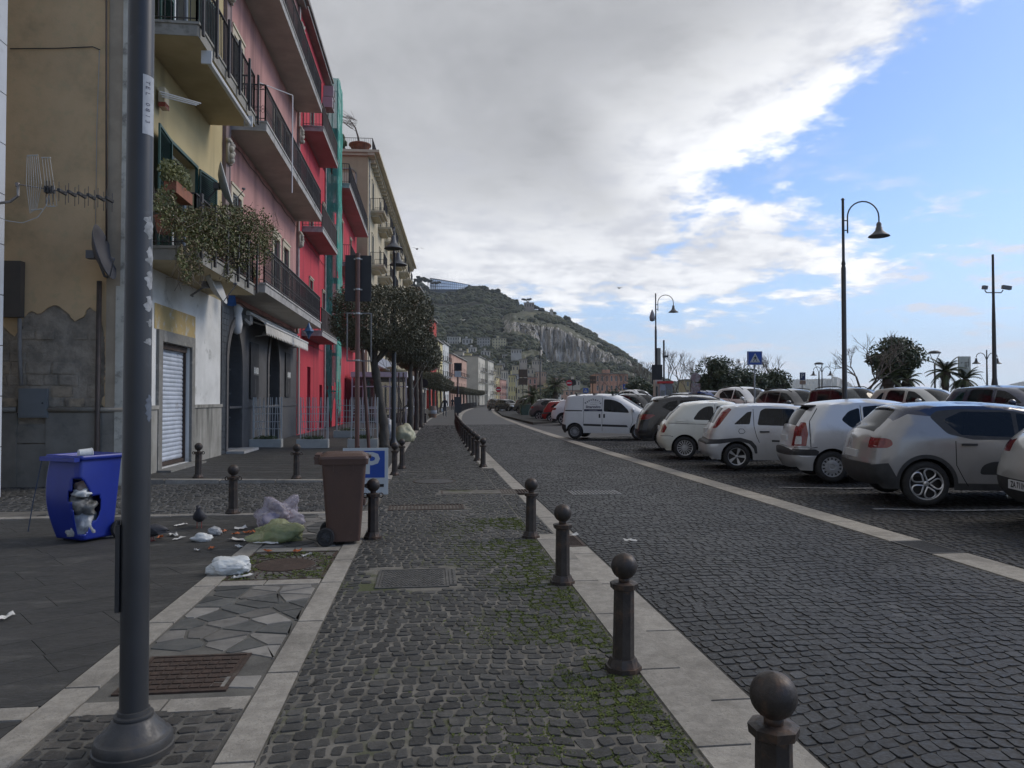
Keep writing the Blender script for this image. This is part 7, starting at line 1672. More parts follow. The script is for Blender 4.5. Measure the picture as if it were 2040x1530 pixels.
# ---- signs
def cross_sign(px, py0, py1, D, label, group='pedestrian crossing signs'):
 q = atD(px, 800, D); a = atD(px-1, py0, D); s = (py1-py0)*D/FPX; z0 = parkz(q.x, q.y)
 t = empty('crossing_sign', (q.x, q.y, z0), -YAW, label, 'sign', group); zt_ = a.z-z0
 d = MB(); d.tube([(0,.04,0),(0,.04,zt_-s*.2)], .032, 8); d.build('post', mat('galvanised_post', (.28,.29,.30), metal=.5, rough=.5), t)
 d = MB(); d.box(-s*.53,s*.53,-.05,.05,zt_-s,zt_); d.build('box', MATS['sign_blue'], t)
 d = MB(); m = .06*s; zc = zt_-s/2
 for (x0_, x1_, a_, b_) in ((-s*.5,s*.5,zt_-s*.045,zt_-s*.03),(-s*.5,s*.5,zt_-s*.97,zt_-s*.955),(-s*.5,-s*.485,zt_-s*.955,zt_-s*.045),(s*.485,s*.5,zt_-s*.955,zt_-s*.045)): d.box(x0_,x1_,-.056,-.051,a_,b_)
 d.add([(-s*.38,-.056,zc-s*.32),(s*.38,-.056,zc-s*.32),(0,-.056,zc+s*.36)], [(0,1,2)]); d.build('white_triangle', MATS['sign_white'], t)
 d = MB(); y_ = -.061; P = lambda x, z: (x*s, y_, zc+z*s)
 for L_ in ([(-.03,.12),(.03,.12),(.05,-.04),(-.05,-.04)], [(-.05,-.04),(.0,-.04),(-.12,-.27),(-.18,-.27)], [(0,-.04),(.05,-.04),(.18,-.27),(.12,-.27)], [(-.03,.10),(-.01,.05),(-.12,-.05),(-.14,-.02)], [(.03,.10),(.14,-.02),(.12,-.05),(.01,.05)]): d.add([P(*c) for c in L_], [(0,1,2,3)])
 d.add([P(.03*cos(k), .17+.035*sin(k)) for k in np.linspace(0, 6.28, 9)[:-1]], [tuple(range(8))])
 for x in (-.27, -.06, .04, .24): d.add([P(x,-.31),(x*s+.035*s,y_,zc-.31*s),(x*s+.02*s,y_,zc-.25*s),(x*s+.005*s,y_,zc-.25*s)], [(0,1,2,3)])
 d.build('walker_symbol', MATS['sign_black'], t)
cross_sign(1504, 700, 727, 27, 'blue box sign with a walking figure in a white triangle above the silver hatchback')
cross_sign(1420, 748, 762, 50, 'smaller crossing sign in front of the dark evergreen')
cross_sign(1246, 765, 775, 75, 'tiny crossing sign in front of the pink block'); cross_sign(1167, 773, 783, 90, 'faint far crossing sign above the white van')
q = atD(1599, 800, 40); t = empty('parking_sign', (q.x,q.y,.3), -YAW, 'small dark parking sign with an orange plate under it, before the headland', 'sign')
zt_ = atD(1599,742,40).z-.3; d = MB(); d.tube([(0,.04,0),(0,.04,zt_)], .03, 6); d.build('post', MATS['galvanised_post'], t); d = MB(); d.box(-.14,.16,-.02,.02,zt_-.42,zt_); d.build('board', mat('dark_blue_sign', (.015,.03,.10)), t)
text_mb('P', .36, lambda x,y,c: (x, -.025, zt_-.2+y)).build('letter', MATS['sign_white'], t); d = MB(); d.box(-.15,.17,-.02,.02,zt_-.66,zt_-.44); d.build('plate', mat('orange_plate', (.32,.2,.12), (.25,.2,.18), vs=9), t)
def round_sign(px, py, D, label, r=.3, red=True, back=False):
 q = atD(px, 800, D); z0 = .0; zc = atD(px, py, D).z; t = empty('round_sign', (q.x,q.y,z0), -YAW, label, 'sign')
 d = MB(); d.tube([(0,.03,0),(0,.03,zc+r)], .03, 6); d.build('post', MATS['galvanised_post'] if not back else M_lampgrey, t)
 M = Matrix.Rotation(pi/2,3,'X'); d = MB(); d.lathe([(r,-.01),(r,.01),(0,.012)], 24, (0,0,zc), M); d.build('disc', MATS['board_back'] if back else M_red if red else MATS['sign_blue'], t)
 if red and not back: d = MB(); d.box(-r*.75,r*.75,-.03,-.015,zc-r*.18,zc+r*.18); d.build('white_bar', MATS['sign_white'], t)
round_sign(993, 776, 110, 'no entry sign at the end of the clipped trees', .42); round_sign(1134, 763, 62, 'pale no entry sign on a white post left of the van', .26); round_sign(1141, 762, 66, 'dark back of a round sign next to the pale no entry sign', .3, back=True)
round_sign(845, 763, 44, 'dark back of a round sign at the pavement beyond the trees', .24, back=True)
# brown tourist board, back view
for (px, py0, py1, w, D, lab) in ((1042,736,770,18,95,'brown wooden-looking back of a tall double signboard at the square'),(1181,749,766,13,80,'dark back of a sign panel beside the pink block')):
 q = atD(px, 800, D); t = empty('signboard', (q.x,q.y,0), -YAW, lab, 'signboard'); k_ = D/FPX; zt_ = atD(px,py0,D).z; zb_ = atD(px,py1,D).z; m_ = mat('brown_board', (.10,.07,.05), (.08,.06,.045), vs=2)
 for i_, (u, v) in enumerate(((0,.46),(.5,.9))): d = MB(); d.box(-w/2*k_,w/2*k_,-.04,.04,zt_+(zb_-zt_)*v,zt_+(zb_-zt_)*u); d.build('panel', m_, t)
 d = MB(); d.tube([(0,.06,0),(0,.06,zt_)], .06, 6); d.build('post', m_, t)
# map board on the promenade
q = atD(1922, 800, 38); z1_ = atD(1922,710,38).z; z0_ = atD(1922,748,38).z; w = 24*38/FPX
t = empty('map_board', (q.x,q.y,.3), -YAW, 'pale map board on a post above the palms', 'sign'); d = MB(); d.box(-w/2,w/2,-.04,.04,z0_-.3,z1_-.3); d.build('panel', mat('map_white', (.50,.52,.47), (.44,.46,.42), vs=4), t)
d = MB(); zz = z1_-.3; ln = lambda x0,z0,x1,z1: d.tube([(x0*w,-.05,zz-z0*w),(x1*w,-.05,zz-z1*w)], .008, 4)
for L_ in ((.0,.5,.34,.5),(.0,.8,.3,.8),(.02,.5,.02,1.1),(.3,.2,.3,.85),(.12,.5,.12,1.0),(-.3,.5,-.18,.5),(-.3,.5,-.28,.62),(-.3,1.2,-.2,1.2)): ln(*L_)
d.build('map_drawing', MATS['sign_black'], t, kind='stuff'); d = MB(); d.tube([(0,.05,0),(0,.05,z1_-.4)], .04, 6); d.build('post', M_lampgrey, t)
# ticket machines / cabinets behind the van
for i, (px0, px1, py0, py1, col, lab) in enumerate(((1303,1318,757,798,(.42,.42,.38),'pale grey cabinet at the foot of the further gooseneck lamp'),(1323,1338,764,800,(.14,.15,.17),'dark ticket machine under a red canopy'),(1313,1324,766,798,(.25,.27,.32),'bluish ticket machine between the pale cabinet and the dark one'))):
 D_ = 40-i*.7; a = atD(px0, py0, D_); b = atD(px1, py1, D_); w = (b-a).xy.length; t = empty('ticket_machine', ((a.x+b.x)/2,(a.y+b.y)/2,.25), -YAW, lab, 'machine'); m_ = mat('cabinet_%s' % ('pale','dark','bluish')[i], col, rough=.5)
 d = MB(); d.box(-w/2,w/2,-.25,.25,-.2,a.z-.25); d.build('case', m_, t); d = MB(); d.box(-w*.35,w*.35,-.262,-.251,(a.z-.25)*.55,(a.z-.25)*.85); d.build('screen', M_pane, t)
 if i == 1: d = MB(); d.box(-w*1.3,w*.6,-.3,.3,a.z-.25,a.z-.13); d.build('canopy', mat('red_canopy', (.42,.03,.03)), t)
q = atD(1323, 800, 40); t = empty('camera_mast', (q.x,q.y,.2), -YAW, 'slim mast with a small camera behind the ticket machines', 'mast'); zt_ = atD(1323,685,40).z; d = MB(); d.tube([(0,0,0),(0,0,zt_)], .05, 6); d.build('pole', M_lampgrey, t); d = MB(); d.obox((.08,0,atD(1323,710,40).z-.2), .14,.08,.06); d.build('camera', M_lampgrey, t)
q = atD(1386, 800, 42); t = empty('notice_sign', (q.x,q.y,.3), -YAW, 'grey round notice with small plates under it before the evergreens', 'sign'); zz = atD(1386,752,42).z-.3
d = MB(); d.tube([(.1,.03,0),(0,.03,zz)], .03, 6); d.build('post', M_lampgrey, t); M = Matrix.Rotation(pi/2,3,'X'); d = MB(); d.lathe([(.28,-.01),(.28,.01),(0,.012)], 20, (0,0,zz), M); d.build('disc', mat('grey_notice', (.28,.27,.27), (.2,.12,.12), vs=6), t)
for k_ in range(3): d = MB(); d.box(-.26,.26,-.02,.02,zz-.52-k_*.2,zz-.34-k_*.2); d.build('plate', MATS['grey_notice'], t)
# litter bins and planter at the bend
q = gnd(1045, 829); t = empty('litter_bin', (q.x, q.y, 0), 0, 'dark green litter container beside the charcoal crossover', 'bin'); d = MB(); tub(d, (.34,.3), (.44,.38), .05, 1.0, .06, 3); d.build('body', mat('green_bin', (.06,.10,.075), (.05,.08,.06), vs=4, rough=.5), t); d = MB(); d.box(-.47,.47,-.4,.4,1.0,1.08); d.build('lid', MATS['green_bin'], t)
q = atD(997, 812, 95); t = empty('litter_bin', (q.x, q.y, 0), 0, 'small pale metal litter bin at the tip of the island', 'bin'); d = MB(); d.lathe([(.34,0),(.36,1.3),(.3,1.4)], 14); d.build('body', mat('pale_metal', (.3,.31,.32), rough=.4, metal=.4), t); d = MB(); d.lathe([(.38,1.4),(.3,1.55),(0,1.6)], 14); d.build('lid', M_blackpl, t)
q = gnd(862, 832); t = empty('barrel', (q.x, q.y, 0), 0, 'wooden barrel with pale band outside the far bar', 'barrel'); d = MB(); d.lathe([(.30,0),(.37,.45),(.36,.55),(.30,1.0),(0,1.0)], 18); d.build('staves', mat('barrel_wood', (.12,.12,.11), (.2,.1,.05), vs=5), t, smooth=True, auto=40); d = MB(); d.lathe([(.368,.35),(.378,.5),(.368,.62)], 18, caps=False); d.build('hoop', mat('pale_metal', (.3,.31,.32)), t)
kq = MB()
for a_, b_ in (((1004,829),(1060,824)),): pass
isl = MB(); P_ = [gnd(px, py, 0) for px, py in ((1000,829),(1062,845),(1100,842),(1040,818),(1000,812),(985,816))]; isl.prism([(v.x, v.y) for v in P_], -.1, .11); isl.build('traffic_island', M_trav, kind='structure')
q = gnd(1040, 822); t = empty('planter', (q.x+2.2, q.y+9, 0), 0, 'low long stone planter of evergreen behind the green container', 'planter'); d = MB(); d.box(-2.6,1.4,-.5,.5,0,.75); d.build('trough', mat('brown_trough', (.12,.10,.08)), t); d = MB(); leafball(d, (-.6,0,.85), (2.0,.5,.35), 900, random.Random(4), .09, .4); d.build('foliage', M_herb, t, kind='stuff')
# ---- veranda of the restaurant
ve = empty('veranda', (-4.95, 47.5, 0), -radians(1.5), 'white framed glass veranda of a restaurant on the pavement under the balconies', 'veranda')
d = MB(); LV = 14; pr = 3.5
for y in np.arange(0, LV+.1, 2.75):
 d.box(pr-.08,pr,y,y+.08,0,3.0); d.box(0,.08,y,y+.08,0,3.0)
for x in (.7,1.5,2.4): d.box(x,x+.06,-.0,.08,0,3.0)
d.box(-.05,pr+.05,-.05,LV+.15,3.0,3.32); d.box(pr-.075,pr-.005,.08,LV,.95,1.02); d.box(.08,pr-.08,.01,.07,.95,1.02); d.box(pr-.075,pr-.005,.08,LV,2.35,2.42); d.box(.08,pr-.08,.01,.07,2.35,2.42); d.build('frame', mat('veranda_white', (.50,.51,.51), (.44,.45,.45), vs=2, rough=.5), ve)
d = MB(); d.box(pr-.05,pr-.035,.08,LV,.05,2.95); d.box(.08,pr-.08,.035,.05,.05,2.95); d.build('glass_panel', glass_mat('veranda_glass', (.08,.09,.09), .8, .9), ve)
for k_ in range(6): d = MB(); d.box(.8,1.5,1.+2*k_,1.8+2*k_,.7,.75); d.box(1.1,1.2,1.35+2*k_,1.45+2*k_,.05,.7); d.build('table', M_frame_w, ve)
for i_, (x, y, z, lab) in enumerate(((-3.0, 49.5, 4.0, 'white boxy awning machine on the veranda roof'),)):
 t = empty('roof_unit', (x, y, 3.33), .5, lab, 'roof unit'); d = MB(); d.obox((0,0,.55), .6,.35,.28, Matrix.Rotation(.4,3,'Y')); d.build('case', M_frame_w, t); d = MB(); d.tube([(-.3,0,0),(-.5,0,.5)], .03, 5); d.tube([(.3,0,0),(.4,0,.35)], .03, 5); d.build('strut', M_frame_w, t)
t = empty('tarpaulin', (-2.4, 50.5, 3.33), 0, 'crumpled yellowish tarpaulin lying on the veranda roof', 'tarpaulin'); o = crumple('sheet', (0,0,0), (.9,1.3,.32), mat('yellow_tarp', (.30,.27,.17), (.22,.2,.13), vs=4), seed=31, sub=3, parent=t)
# ---- big sacks by the tree
q = gnd(806, 880); crumple('rubbish_sack', (q.x, q.y, .0), (.36,.36,.36), mat('pale_yellow_sack', (.42,.41,.27), (.36,.35,.24), vs=4, rough=.5, bump=.02, bs=9), 'fat pale yellow tied rubbish sack at the foot of the clipped trees', 'sack', seed=33, sub=4, amp=.14, fine=.16)
q = gnd(770, 878); crumple('rubbish_sack', (q.x, q.y+.6, .0), (.3,.3,.40), mat('grey_sack', (.20,.21,.22), (.28,.29,.30), vs=5, rough=.4, bump=.02, bs=9), 'grey see-through rubbish sack between the tree trunk and the lamp', 'sack', seed=34, sub=4, amp=.18, knot=(.1,0,1))
# ---- things on the walls: dishes, antennas, boxes, pipes
def dish(loc, nrm, r, m, label, arm=(0,0,0), mount=(0,0,-.3), back=True):
 t = empty('satellite_dish', loc, 0, label, 'satellite dish'); n_ = Vector(nrm).normalized(); Mq = n_.to_track_quat('Z','Y').to_matrix()
 d = MB(); d.lathe([(0,0),(r*.3,.012),(r*.6,.05*r/.4),(r*.85,.10*r/.4),(r,.14*r/.4),(r*1.012,.138*r/.4),(r*.85,.09*r/.4),(r*.5,.026),(0,-.012)], 32, M=Mq @ Matrix.Diagonal((1,1.1,1)), caps=False); d.build('reflector', m, t, smooth=True)
 low = Mq @ Vector((0,-r*1.0,.12)); lnb = Vector(arm); d = MB(); d.tube([low, lnb], .011, 6); d.tube([lnb, lnb+(-lnb).normalized()*.07], .026, 8); d.build('feed_arm', M_frame_d if False else mat('dish_grey', (.14,.14,.145)), t)
 d = MB(); d.tube([(0,0,0), mount, (mount[0]-.0, mount[1]+.12, mount[2])], .022, 7); d.obox((-n_)*.07, .07,.07,.07); d.build('mount', mat('dish_grey', (.14,.14,.145)), t); return t
a = atY(191, 506, 13.45); dish(a, (.96,.08,.26), .44, mat('dark_dish', (.085,.085,.095), (.10,.10,.11), vs=4, rough=.5), 'dark grey satellite dish on the ochre end wall', arm=(.40,-.25,-.13), mount=(.03,.28,-.34))
a = atX(416, 565, -4.75); dish(a, (.92,.04,.38), .48, mat('white_dish', (.42,.42,.40), (.36,.36,.33), vs=4, rough=.5, dirt=(.28,.27,.22), ds=4, dlo=.55, dhi=.75), 'off-white satellite dish hanging below the planted balcony', arm=(.60,-.05,.0), mount=(-.4,.1,-.25))
a = atX(438, 370, -5.0); dish(a, (.95,.16,.26), .50, MATS['white_dish'], 'off-white satellite dish above the planted balcony', arm=(.62,-.15,-.1), mount=(-.3,.1,-.3))
# antenna in front of the ochre wall
AYY = 11.9
def an(px, py, Y=AYY): return atY(px, py, Y)
t = empty('tv_antenna', an(35, 368), 0, 'long television antenna with a wire reflector sticking out of the white building', 'antenna'); o0 = Vector(t.location)
d = MB(); d.tube([an(30,366)-o0, an(220,397)-o0], .011, 6); d.tube([an(-30,408)-o0, an(20,402)-o0, an(36,390)-o0, an(36,365)-o0], .022, 8); d.lathe([(.03,-.03),(.03,.03)], 8, (0,0,0)); d.build('boom', mat('antenna_metal', (.30,.28,.25), (.18,.15,.13), vs=9, metal=.5, rough=.5), t)
d = MB()
for px in (124,143,163,182,201,218):
 py = 367+(px-30)*.163; c = an(px, py)-o0
 for dy_ in (-.10,.10): d.tube([c+Vector((0,dy_,-.17)), c+Vector((-.0,dy_,.13))], .005, 4)
 d.obox(c, .02,.12,.022)
for px in (92,98,106): c = an(px, 378)-o0; d.tube([c+Vector((0,0,-.22)), c+Vector((0,0,.14))], .006, 4); d.obox(c, .012,.05,.05)
d.build('element', M_blackpl, t, kind='stuff')
d = MB()
for i_ in range(7):
 a_ = an(54+i_*3.6, 310+i_*.2)-o0; b_ = an(60+i_*2.2, 425-i_*1.5)-o0; m_ = an(56+i_*5, 368)-o0; d.tube([a_, m_+Vector((0,-.05,0)), b_], .0045, 4)
for i_ in range(4): a_ = an(84+i_*5.2, 314)-o0; b_ = an(94+i_*6.5, 411)-o0; d.tube([a_, b_], .0045, 4)
d.tube([an(54,310)-o0, an(76,309)-o0], .01, 5); d.tube([an(82,314)-o0, an(101,314)-o0], .01, 5); d.tube([an(62,419)-o0, an(84,416)-o0], .01, 5); d.tube([an(94,411)-o0, an(110,411)-o0], .01, 5); d.build('reflector', mat('wire_pale', (.38,.37,.33), rough=.5), t)
d = MB(); d.tube([an(98,385)-o0, an(92,410)-o0, an(75,433)-o0, an(45,444)-o0, an(15,440)-o0, an(-20,425)-o0], .006, 5); d.build('cable', mat('pale_cable', (.4,.4,.37)), t)
# boxes and pipes on the end wall
def wbox(px0, px1, py0, py1, th, m, name, label, cat, door=True):
 a = atY(px0, py0, 13.9-th); b = atY(px1, py1, 13.9-th); t = empty(name, ((a.x+b.x)/2, 13.9-th-.052, (a.z+b.z)/2), 0, label, cat); hx, hz = (b.x-a.x)/2, (a.z-b.z)/2
 d = MB(); d.box(-hx,hx,0,th,-hz,hz); d.build('case', m, t)
 if door: d = MB(); d.box(-hx+.03,hx-.03,-.008,0,-hz+.03,hz-.03); dr = d.build('door', m, t); d = MB(); d.lathe([(.015,0),(.015,.01)], 10, (hx-.07,-.02,0), Matrix.Rotation(pi/2,3,'X')); d.build('lock', M_blackpl, dr)
wbox(40, 97, 774, 832, .04, mat('meter_grey', (.20,.21,.21), (.18,.19,.19), vs=3, rough=.5), 'meter_cabinet', 'light grey meter cabinet set in the peeling end wall', 'cabinet')
wbox(6, 43, 520, 632, .14, mat('meter_brown', (.105,.09,.075), (.09,.08,.068), vs=3, rough=.6), 'wall_box', 'brownish electric box on the end wall beside the white building', 'cabinet', False)
def wpipe(pts, r, m, label, name='pipe', Y=13.78):
 P_ = [atY(x, y, Y) for x, y in pts]; t = empty(name, P_[-1], 0, label, 'pipe'); d = MB(); d.tube([q_-P_[-1] for q_ in P_], r, 8); d.build('tube', m, t, smooth=True)
wpipe([(198,560),(193,900),(192,944)], .045, mat('brown_pipe', (.045,.035,.028), (.07,.05,.04), vs=6, rough=.6), 'dark brown downpipe on the end wall below the dish')
wpipe([(39,634),(39,700),(42,768)], .035, mat('pale_pipe', (.28,.26,.23), (.22,.2,.18), vs=4), 'pale pipe running from the brown box to the meter cabinet')
wpipe([(212,-30),(212,480)], .018, mat('brown_pipe', (.045,.035,.028)), 'thin dark conduit along the edge of the pilaster')
wpipe([(20,97),(120,96),(185,93),(199,99)], .009, M_blackpl, 'sagging black cable across the top of the ochre wall', 'cable', 13.85)
wpipe([(198,100),(193,250),(190,470)], .006, MATS['pale_cable'], 'thin pale cable hanging down the ochre wall to the dish', 'cable', 13.85)
# clothes line rods, small antenna, lamp on the corner building
t = empty('clothes_rack', (XF+.1, 14.9, 0), 0, 'white metal drying rods sticking out under the upper balcony', 'drying rack'); d = MB()
for k_ in range(3): a_ = atX(318+k_*2, 182+k_*5, XF+.15); b_ = atX(400-k_*4, 206+k_*2, XF+.75); d.tube([Vector(a_)-Vector(t.location), Vector(b_)-Vector(t.location)], .014, 5)
d.build('rod', M_frame_w, t)
a = atX(326, 205, XF+.12); t = empty('wall_siren', a, 0, 'cream and red alarm siren above the green shutters', 'siren'); d = MB(); d.box(-.06,.06,-.12,.12,-.02,.28); d.build('case', M_cream, t); d = MB(); d.box(-.06,.07,-.12,.12,-.12,-.022); d.build('red_lens', M_taill, t)
a = atX(461, 600, -4.7); t = empty('blue_cloth', a, 0, 'blue cloth tied to the arm of the lower dish', 'cloth'); d = MB(); d.add([(-.06,0,.14),(.08,.02,.14),(.12,.0,-.1),(.02,.03,-.12),(-.1,0,-.1)], [(0,1,2,3,4)]); d.build('sheet', mat('blue_cloth_fabric', (.03,.10,.30), (.02,.08,.24), vs=9), t)
a = atX(615, 660, -4.4); t = empty('blue_lantern', a, 0, 'star-shaped blue ornament hanging at the end of the awning', 'ornament'); d = MB(); d.lathe([(0,-.3),(.1,-.1),(.2,0),(.1,.12),(0,.35)], 6); d.build('star', mat('blue_glass', (.05,.12,.22), rough=.3), t)
a = atX(583, 190, -4.45); t = empty('line_post', a, 0, 'white clothes-line post on the second balcony of the pink building', 'post'); d = MB(); d.tube([(0,0,0),(0,0,-3.2)], .02, 6); d.tube([(0,0,0),(-.9,-.9,0)], .018, 6); d.build('rod', M_frame_w, t)
# ================================================================ TREES AND PLANTS
M_bark = mat('dark_bark', (.055,.048,.04), (.085,.075,.062), vs=5, rough=.95, bump=.02, bs=14, dirt=(.13,.12,.10), ds=4, dlo=.58, dhi=.75, stretch=(1,1,.4))
M_barkl = mat('pale_bark', (.20,.175,.145), (.14,.12,.10), vs=5, rough=.9)
M_ficus = leaf_mat('clipped_tree_leaf', (.068,.070,.040), (.12,.115,.07), 2.5)
M_ever = leaf_mat('evergreen_leaf', (.045,.065,.04), (.07,.09,.05), 1.2)
M_palm = leaf_mat('palm_leaf', (.03,.045,.02), (.06,.075,.03), 2)
def leaves(mb, pts, R, s, up=.0):
 n = len(pts); pr = np.random.default_rng(R.randint(0, 10**6))
 a = pr.normal(size=(n,3)); a /= np.linalg.norm(a, axis=1)[:,None]; b = pr.normal(size=(n,3)); b -= a*(a*b).sum(1)[:,None]; b /= np.linalg.norm(b, axis=1)[:,None]
 sc = s*pr.uniform(.6, 1.4, n)[:,None]; P = np.array(pts)
 V = np.stack([P-a*sc, P-b*sc*.45, P+a*sc, P+b*sc*.45], 1).reshape(-1,3); base = len(mb.v)
 mb.v.extend(map(tuple, V.tolist())); mb.f.extend([(base+4*i,base+4*i+1,base+4*i+2,base+4*i+3) for i in range(n)]); mb.m.extend([0]*n)
def clipped_crown(R, rx, ry, h, n=15000, s=.045):
 pts = []
 while len(pts) < n:
  x, y, z = R.uniform(-1,1), R.uniform(-1,1), R.uniform(-1,1)
  q = (abs(x)**3.2+abs(y)**3.2+abs(z)**3.0)
  lump = 1+.16*noise.noise(Vector((x*2.2,y*2.2,z*2.2)))+.08*noise.noise(Vector((x*6,y*6,z*6)))
  if q > lump**3 or q < .45*R.random(): continue
  if noise.noise(Vector((x*4+5,y*4,z*4))) < -.38 : continue
  pts.append((x*rx, y*ry, z*h/2))
 mb = MB(); leaves(mb, pts, R, s); return mb
def trunk_mb(pts, r, n=12):
 mb = MB(); fine = []; rr = []
 for i in range(len(pts)-1):
  for k in range(6): t = k/6; fine.append([pts[i][c]+(pts[i+1][c]-pts[i][c])*t for c in range(3)]); rr.append((r[i]+(r[i+1]-r[i])*t)*(1+.10*sin(len(fine)*1.9)))
 fine.append(pts[-1]); rr.append(r[-1]); mb.tube(fine, rr, n)
 mb.v = [(x+.02*noise.noise(Vector((x*9,y*9,z*5))), y+.02*noise.noise(Vector((y*9,z*5,x*9))), z) for x, y, z in mb.v]
 return mb
RT = random.Random(12)
q = gnd(763, 893)
ct = empty('clipped_tree', (q.x, q.y, 0), 0, 'nearest clipped evergreen tree, broad flat crown on a leaning trunk', 'tree', 'clipped trees along the pavement')
trunk_mb([(.05,0,0),(.02,.05,.8),(-.12,.05,1.7),(-.28,.05,2.6),(-.30,.05,3.4)], [.17,.14,.125,.13,.10]).build('trunk', M_bark, ct, smooth=True)
d = MB()
for a in range(7): an_ = a*.9; d.tube([(-.28,.05,2.7),(-.1+.5*cos(an_),.4*sin(an_),3.4),(.05+1.2*cos(an_),1.0*sin(an_),4.1)], [.07,.05,.02], 6)
d.build('branch', M_bark, ct)
cr = clipped_crown(RT, 1.62, 1.5, 2.05, 26000, .042).build('crown', M_ficus, ct, kind='stuff'); cr.location = (-.02, 0, 4.12)
cr_small = None
def ctree(x, y, label, s=1.0, h=1.9, z=3.75, rx=1.15, lean=.0, src=[None], n=12000, group='clipped trees along the pavement'):
 t = empty('clipped_tree', (x, y, 0), RT.uniform(0,.5), label, 'tree', group)
 trunk_mb([(0,0,0),(.03+lean,0,1.2),(.0+lean,.04,2.2),(0,0,3.2)], [.15,.12,.115,.09], 10).build('trunk', M_bark, t, smooth=True)
 if src[0] is None: src[0] = clipped_crown(RT, 1, 1, 1, n, .04); src.append(None)
 if len(src) < 3 or src[1] is None:
  m_ = src[0]; o = m_.build('crown', M_ficus, t, kind='stuff'); src[1:] = [o.data]
 else: o = bpy.data.objects.new('crown', src[1]); COL.objects.link(o); o.parent = t; o['kind'] = 'stuff'
 o.scale = (rx, rx, h); o.location = (0,0,z); return t
for (px, py, lab, rx) in ((817,868,'second clipped tree, behind the first one and the lamp',1.12),(829,858,'third clipped tree, its trunk close to the second one',1.1),(838,852,'fourth clipped tree of the close group',1.1)):
 q = gnd(px, py); ctree(q.x, q.y, lab, rx=rx, z=3.82, h=1.45)
for k, y in enumerate((70, 77, 84, 92, 100)): ctree(-1.0+S(y)-.4, y, 'low clipped tree of the middle group beyond the pedestrian', rx=1.25, h=1.5, z=3.45, group='clipped trees beyond the pedestrian')
for k, y in enumerate((128, 136, 144, 152, 160, 168, 176, 184)): ctree(-1.2+S(y), y, 'small clipped tree of the row following the bend', rx=1.45, h=1.3, z=3.2, group='clipped trees at the bend')
# slim staked bare tree near the sacks
def bare_tree(loc, h, label, R, spread=.6, levels=5, thick=.10, name='bare_tree', up=.55, m=None, group=None, tw=None):
 t = empty(name, loc, 0, label, 'tree', group); tr = MB(); tg = MB()
 def grow(p, dr, L, r, lv):
  q_ = p+dr*L; mid = p+dr*L*.5+Vector((R.gauss(0,.06),R.gauss(0,.06),0))*L
  (tr if lv < 2 else tg).tube([p, mid, q_], [r, r*.85, r*.68], 7 if lv < 2 else 3, caps=False)
  if lv >= levels: return
  nb = R.choice((2,3,3)) if lv < levels-1 else R.choice((3,4,5))
  for k_ in range(nb):
   a_ = Vector((R.gauss(0,1),R.gauss(0,1),R.gauss(0,.5))).normalized(); nd = (dr+a_*spread*(1.0 if lv else .9)).normalized()
   nd = (nd+Vector((0,0,up*(.5+lv*.18)))).normalized()
   grow(q_ if k_ else p+dr*L*R.uniform(.75,1), nd, L*R.uniform(.62,.85), r*.6, lv+1)
 grow(Vector((0,0,0)), Vector((R.gauss(0,.04),R.gauss(0,.04),1)).normalized(), h*.3, thick, 0)
 tr.build('trunk', m or M_barkl, t, smooth=True); tg.build('twigs', tw or m or M_barkl, t, kind='stuff'); return t
q = gnd(799, 868); bare_tree((q.x, q.y, 0), 4.6, 'slim bare sapling tied to stakes among the clipped trunks', random.Random(4), .7, 5, .05, m=M_barkl)
d = MB(); t = empty('tree_stakes', (q.x, q.y-.1, 0), 0, 'two wooden stakes holding the bare sapling', 'stakes')
for s_ in (-.12,.12): d = MB(); d.tube([(s_,0,0),(s_*.8,0,2.7)], .035, 6); d.build('stake', mat('stake_wood', (.17,.13,.10), (.13,.10,.075), vs=4), t)
# bare trees of the park
M_baresil = mat('bare_branch', (.10,.085,.075), (.15,.13,.11), vs=2, rough=.9)
for i, (px, pyb, pyt, D, lab, sp_) in enumerate(((1722,770,640,34,'large bare tree left of the round evergreen, forked low',1.0),(1345,792,690,60,'bare tree right of the further gooseneck lamp',.7),(1290,795,700,75,'bare tree behind the white van',.7),(1470,745,690,55,'bare tree rising over the evergreens, left one',.6),(1535,750,700,58,'bare tree rising over the evergreens, right one',.6),(1400,750,695,70,'thin bare tree behind the dark evergreen',.6),(1268,792,712,85,'pollarded bare tree at the right foot of the hill',.6),(1222,792,725,110,'far bare tree in front of the pink block, right one',.7),(1195,792,728,120,'far bare tree in front of the pink block, left one',.7),(1375,792,712,80,'grey bare tree behind the notice sign',.7))):
 base = atD(px, 800, D); z0 = .3; h = atD(px, pyt, D).z-z0
 bare_tree((base.x, base.y, z0), h*.98, lab, random.Random(50+i), sp_, 5, .03*h*.55+.02, m=M_baresil, up=.28)
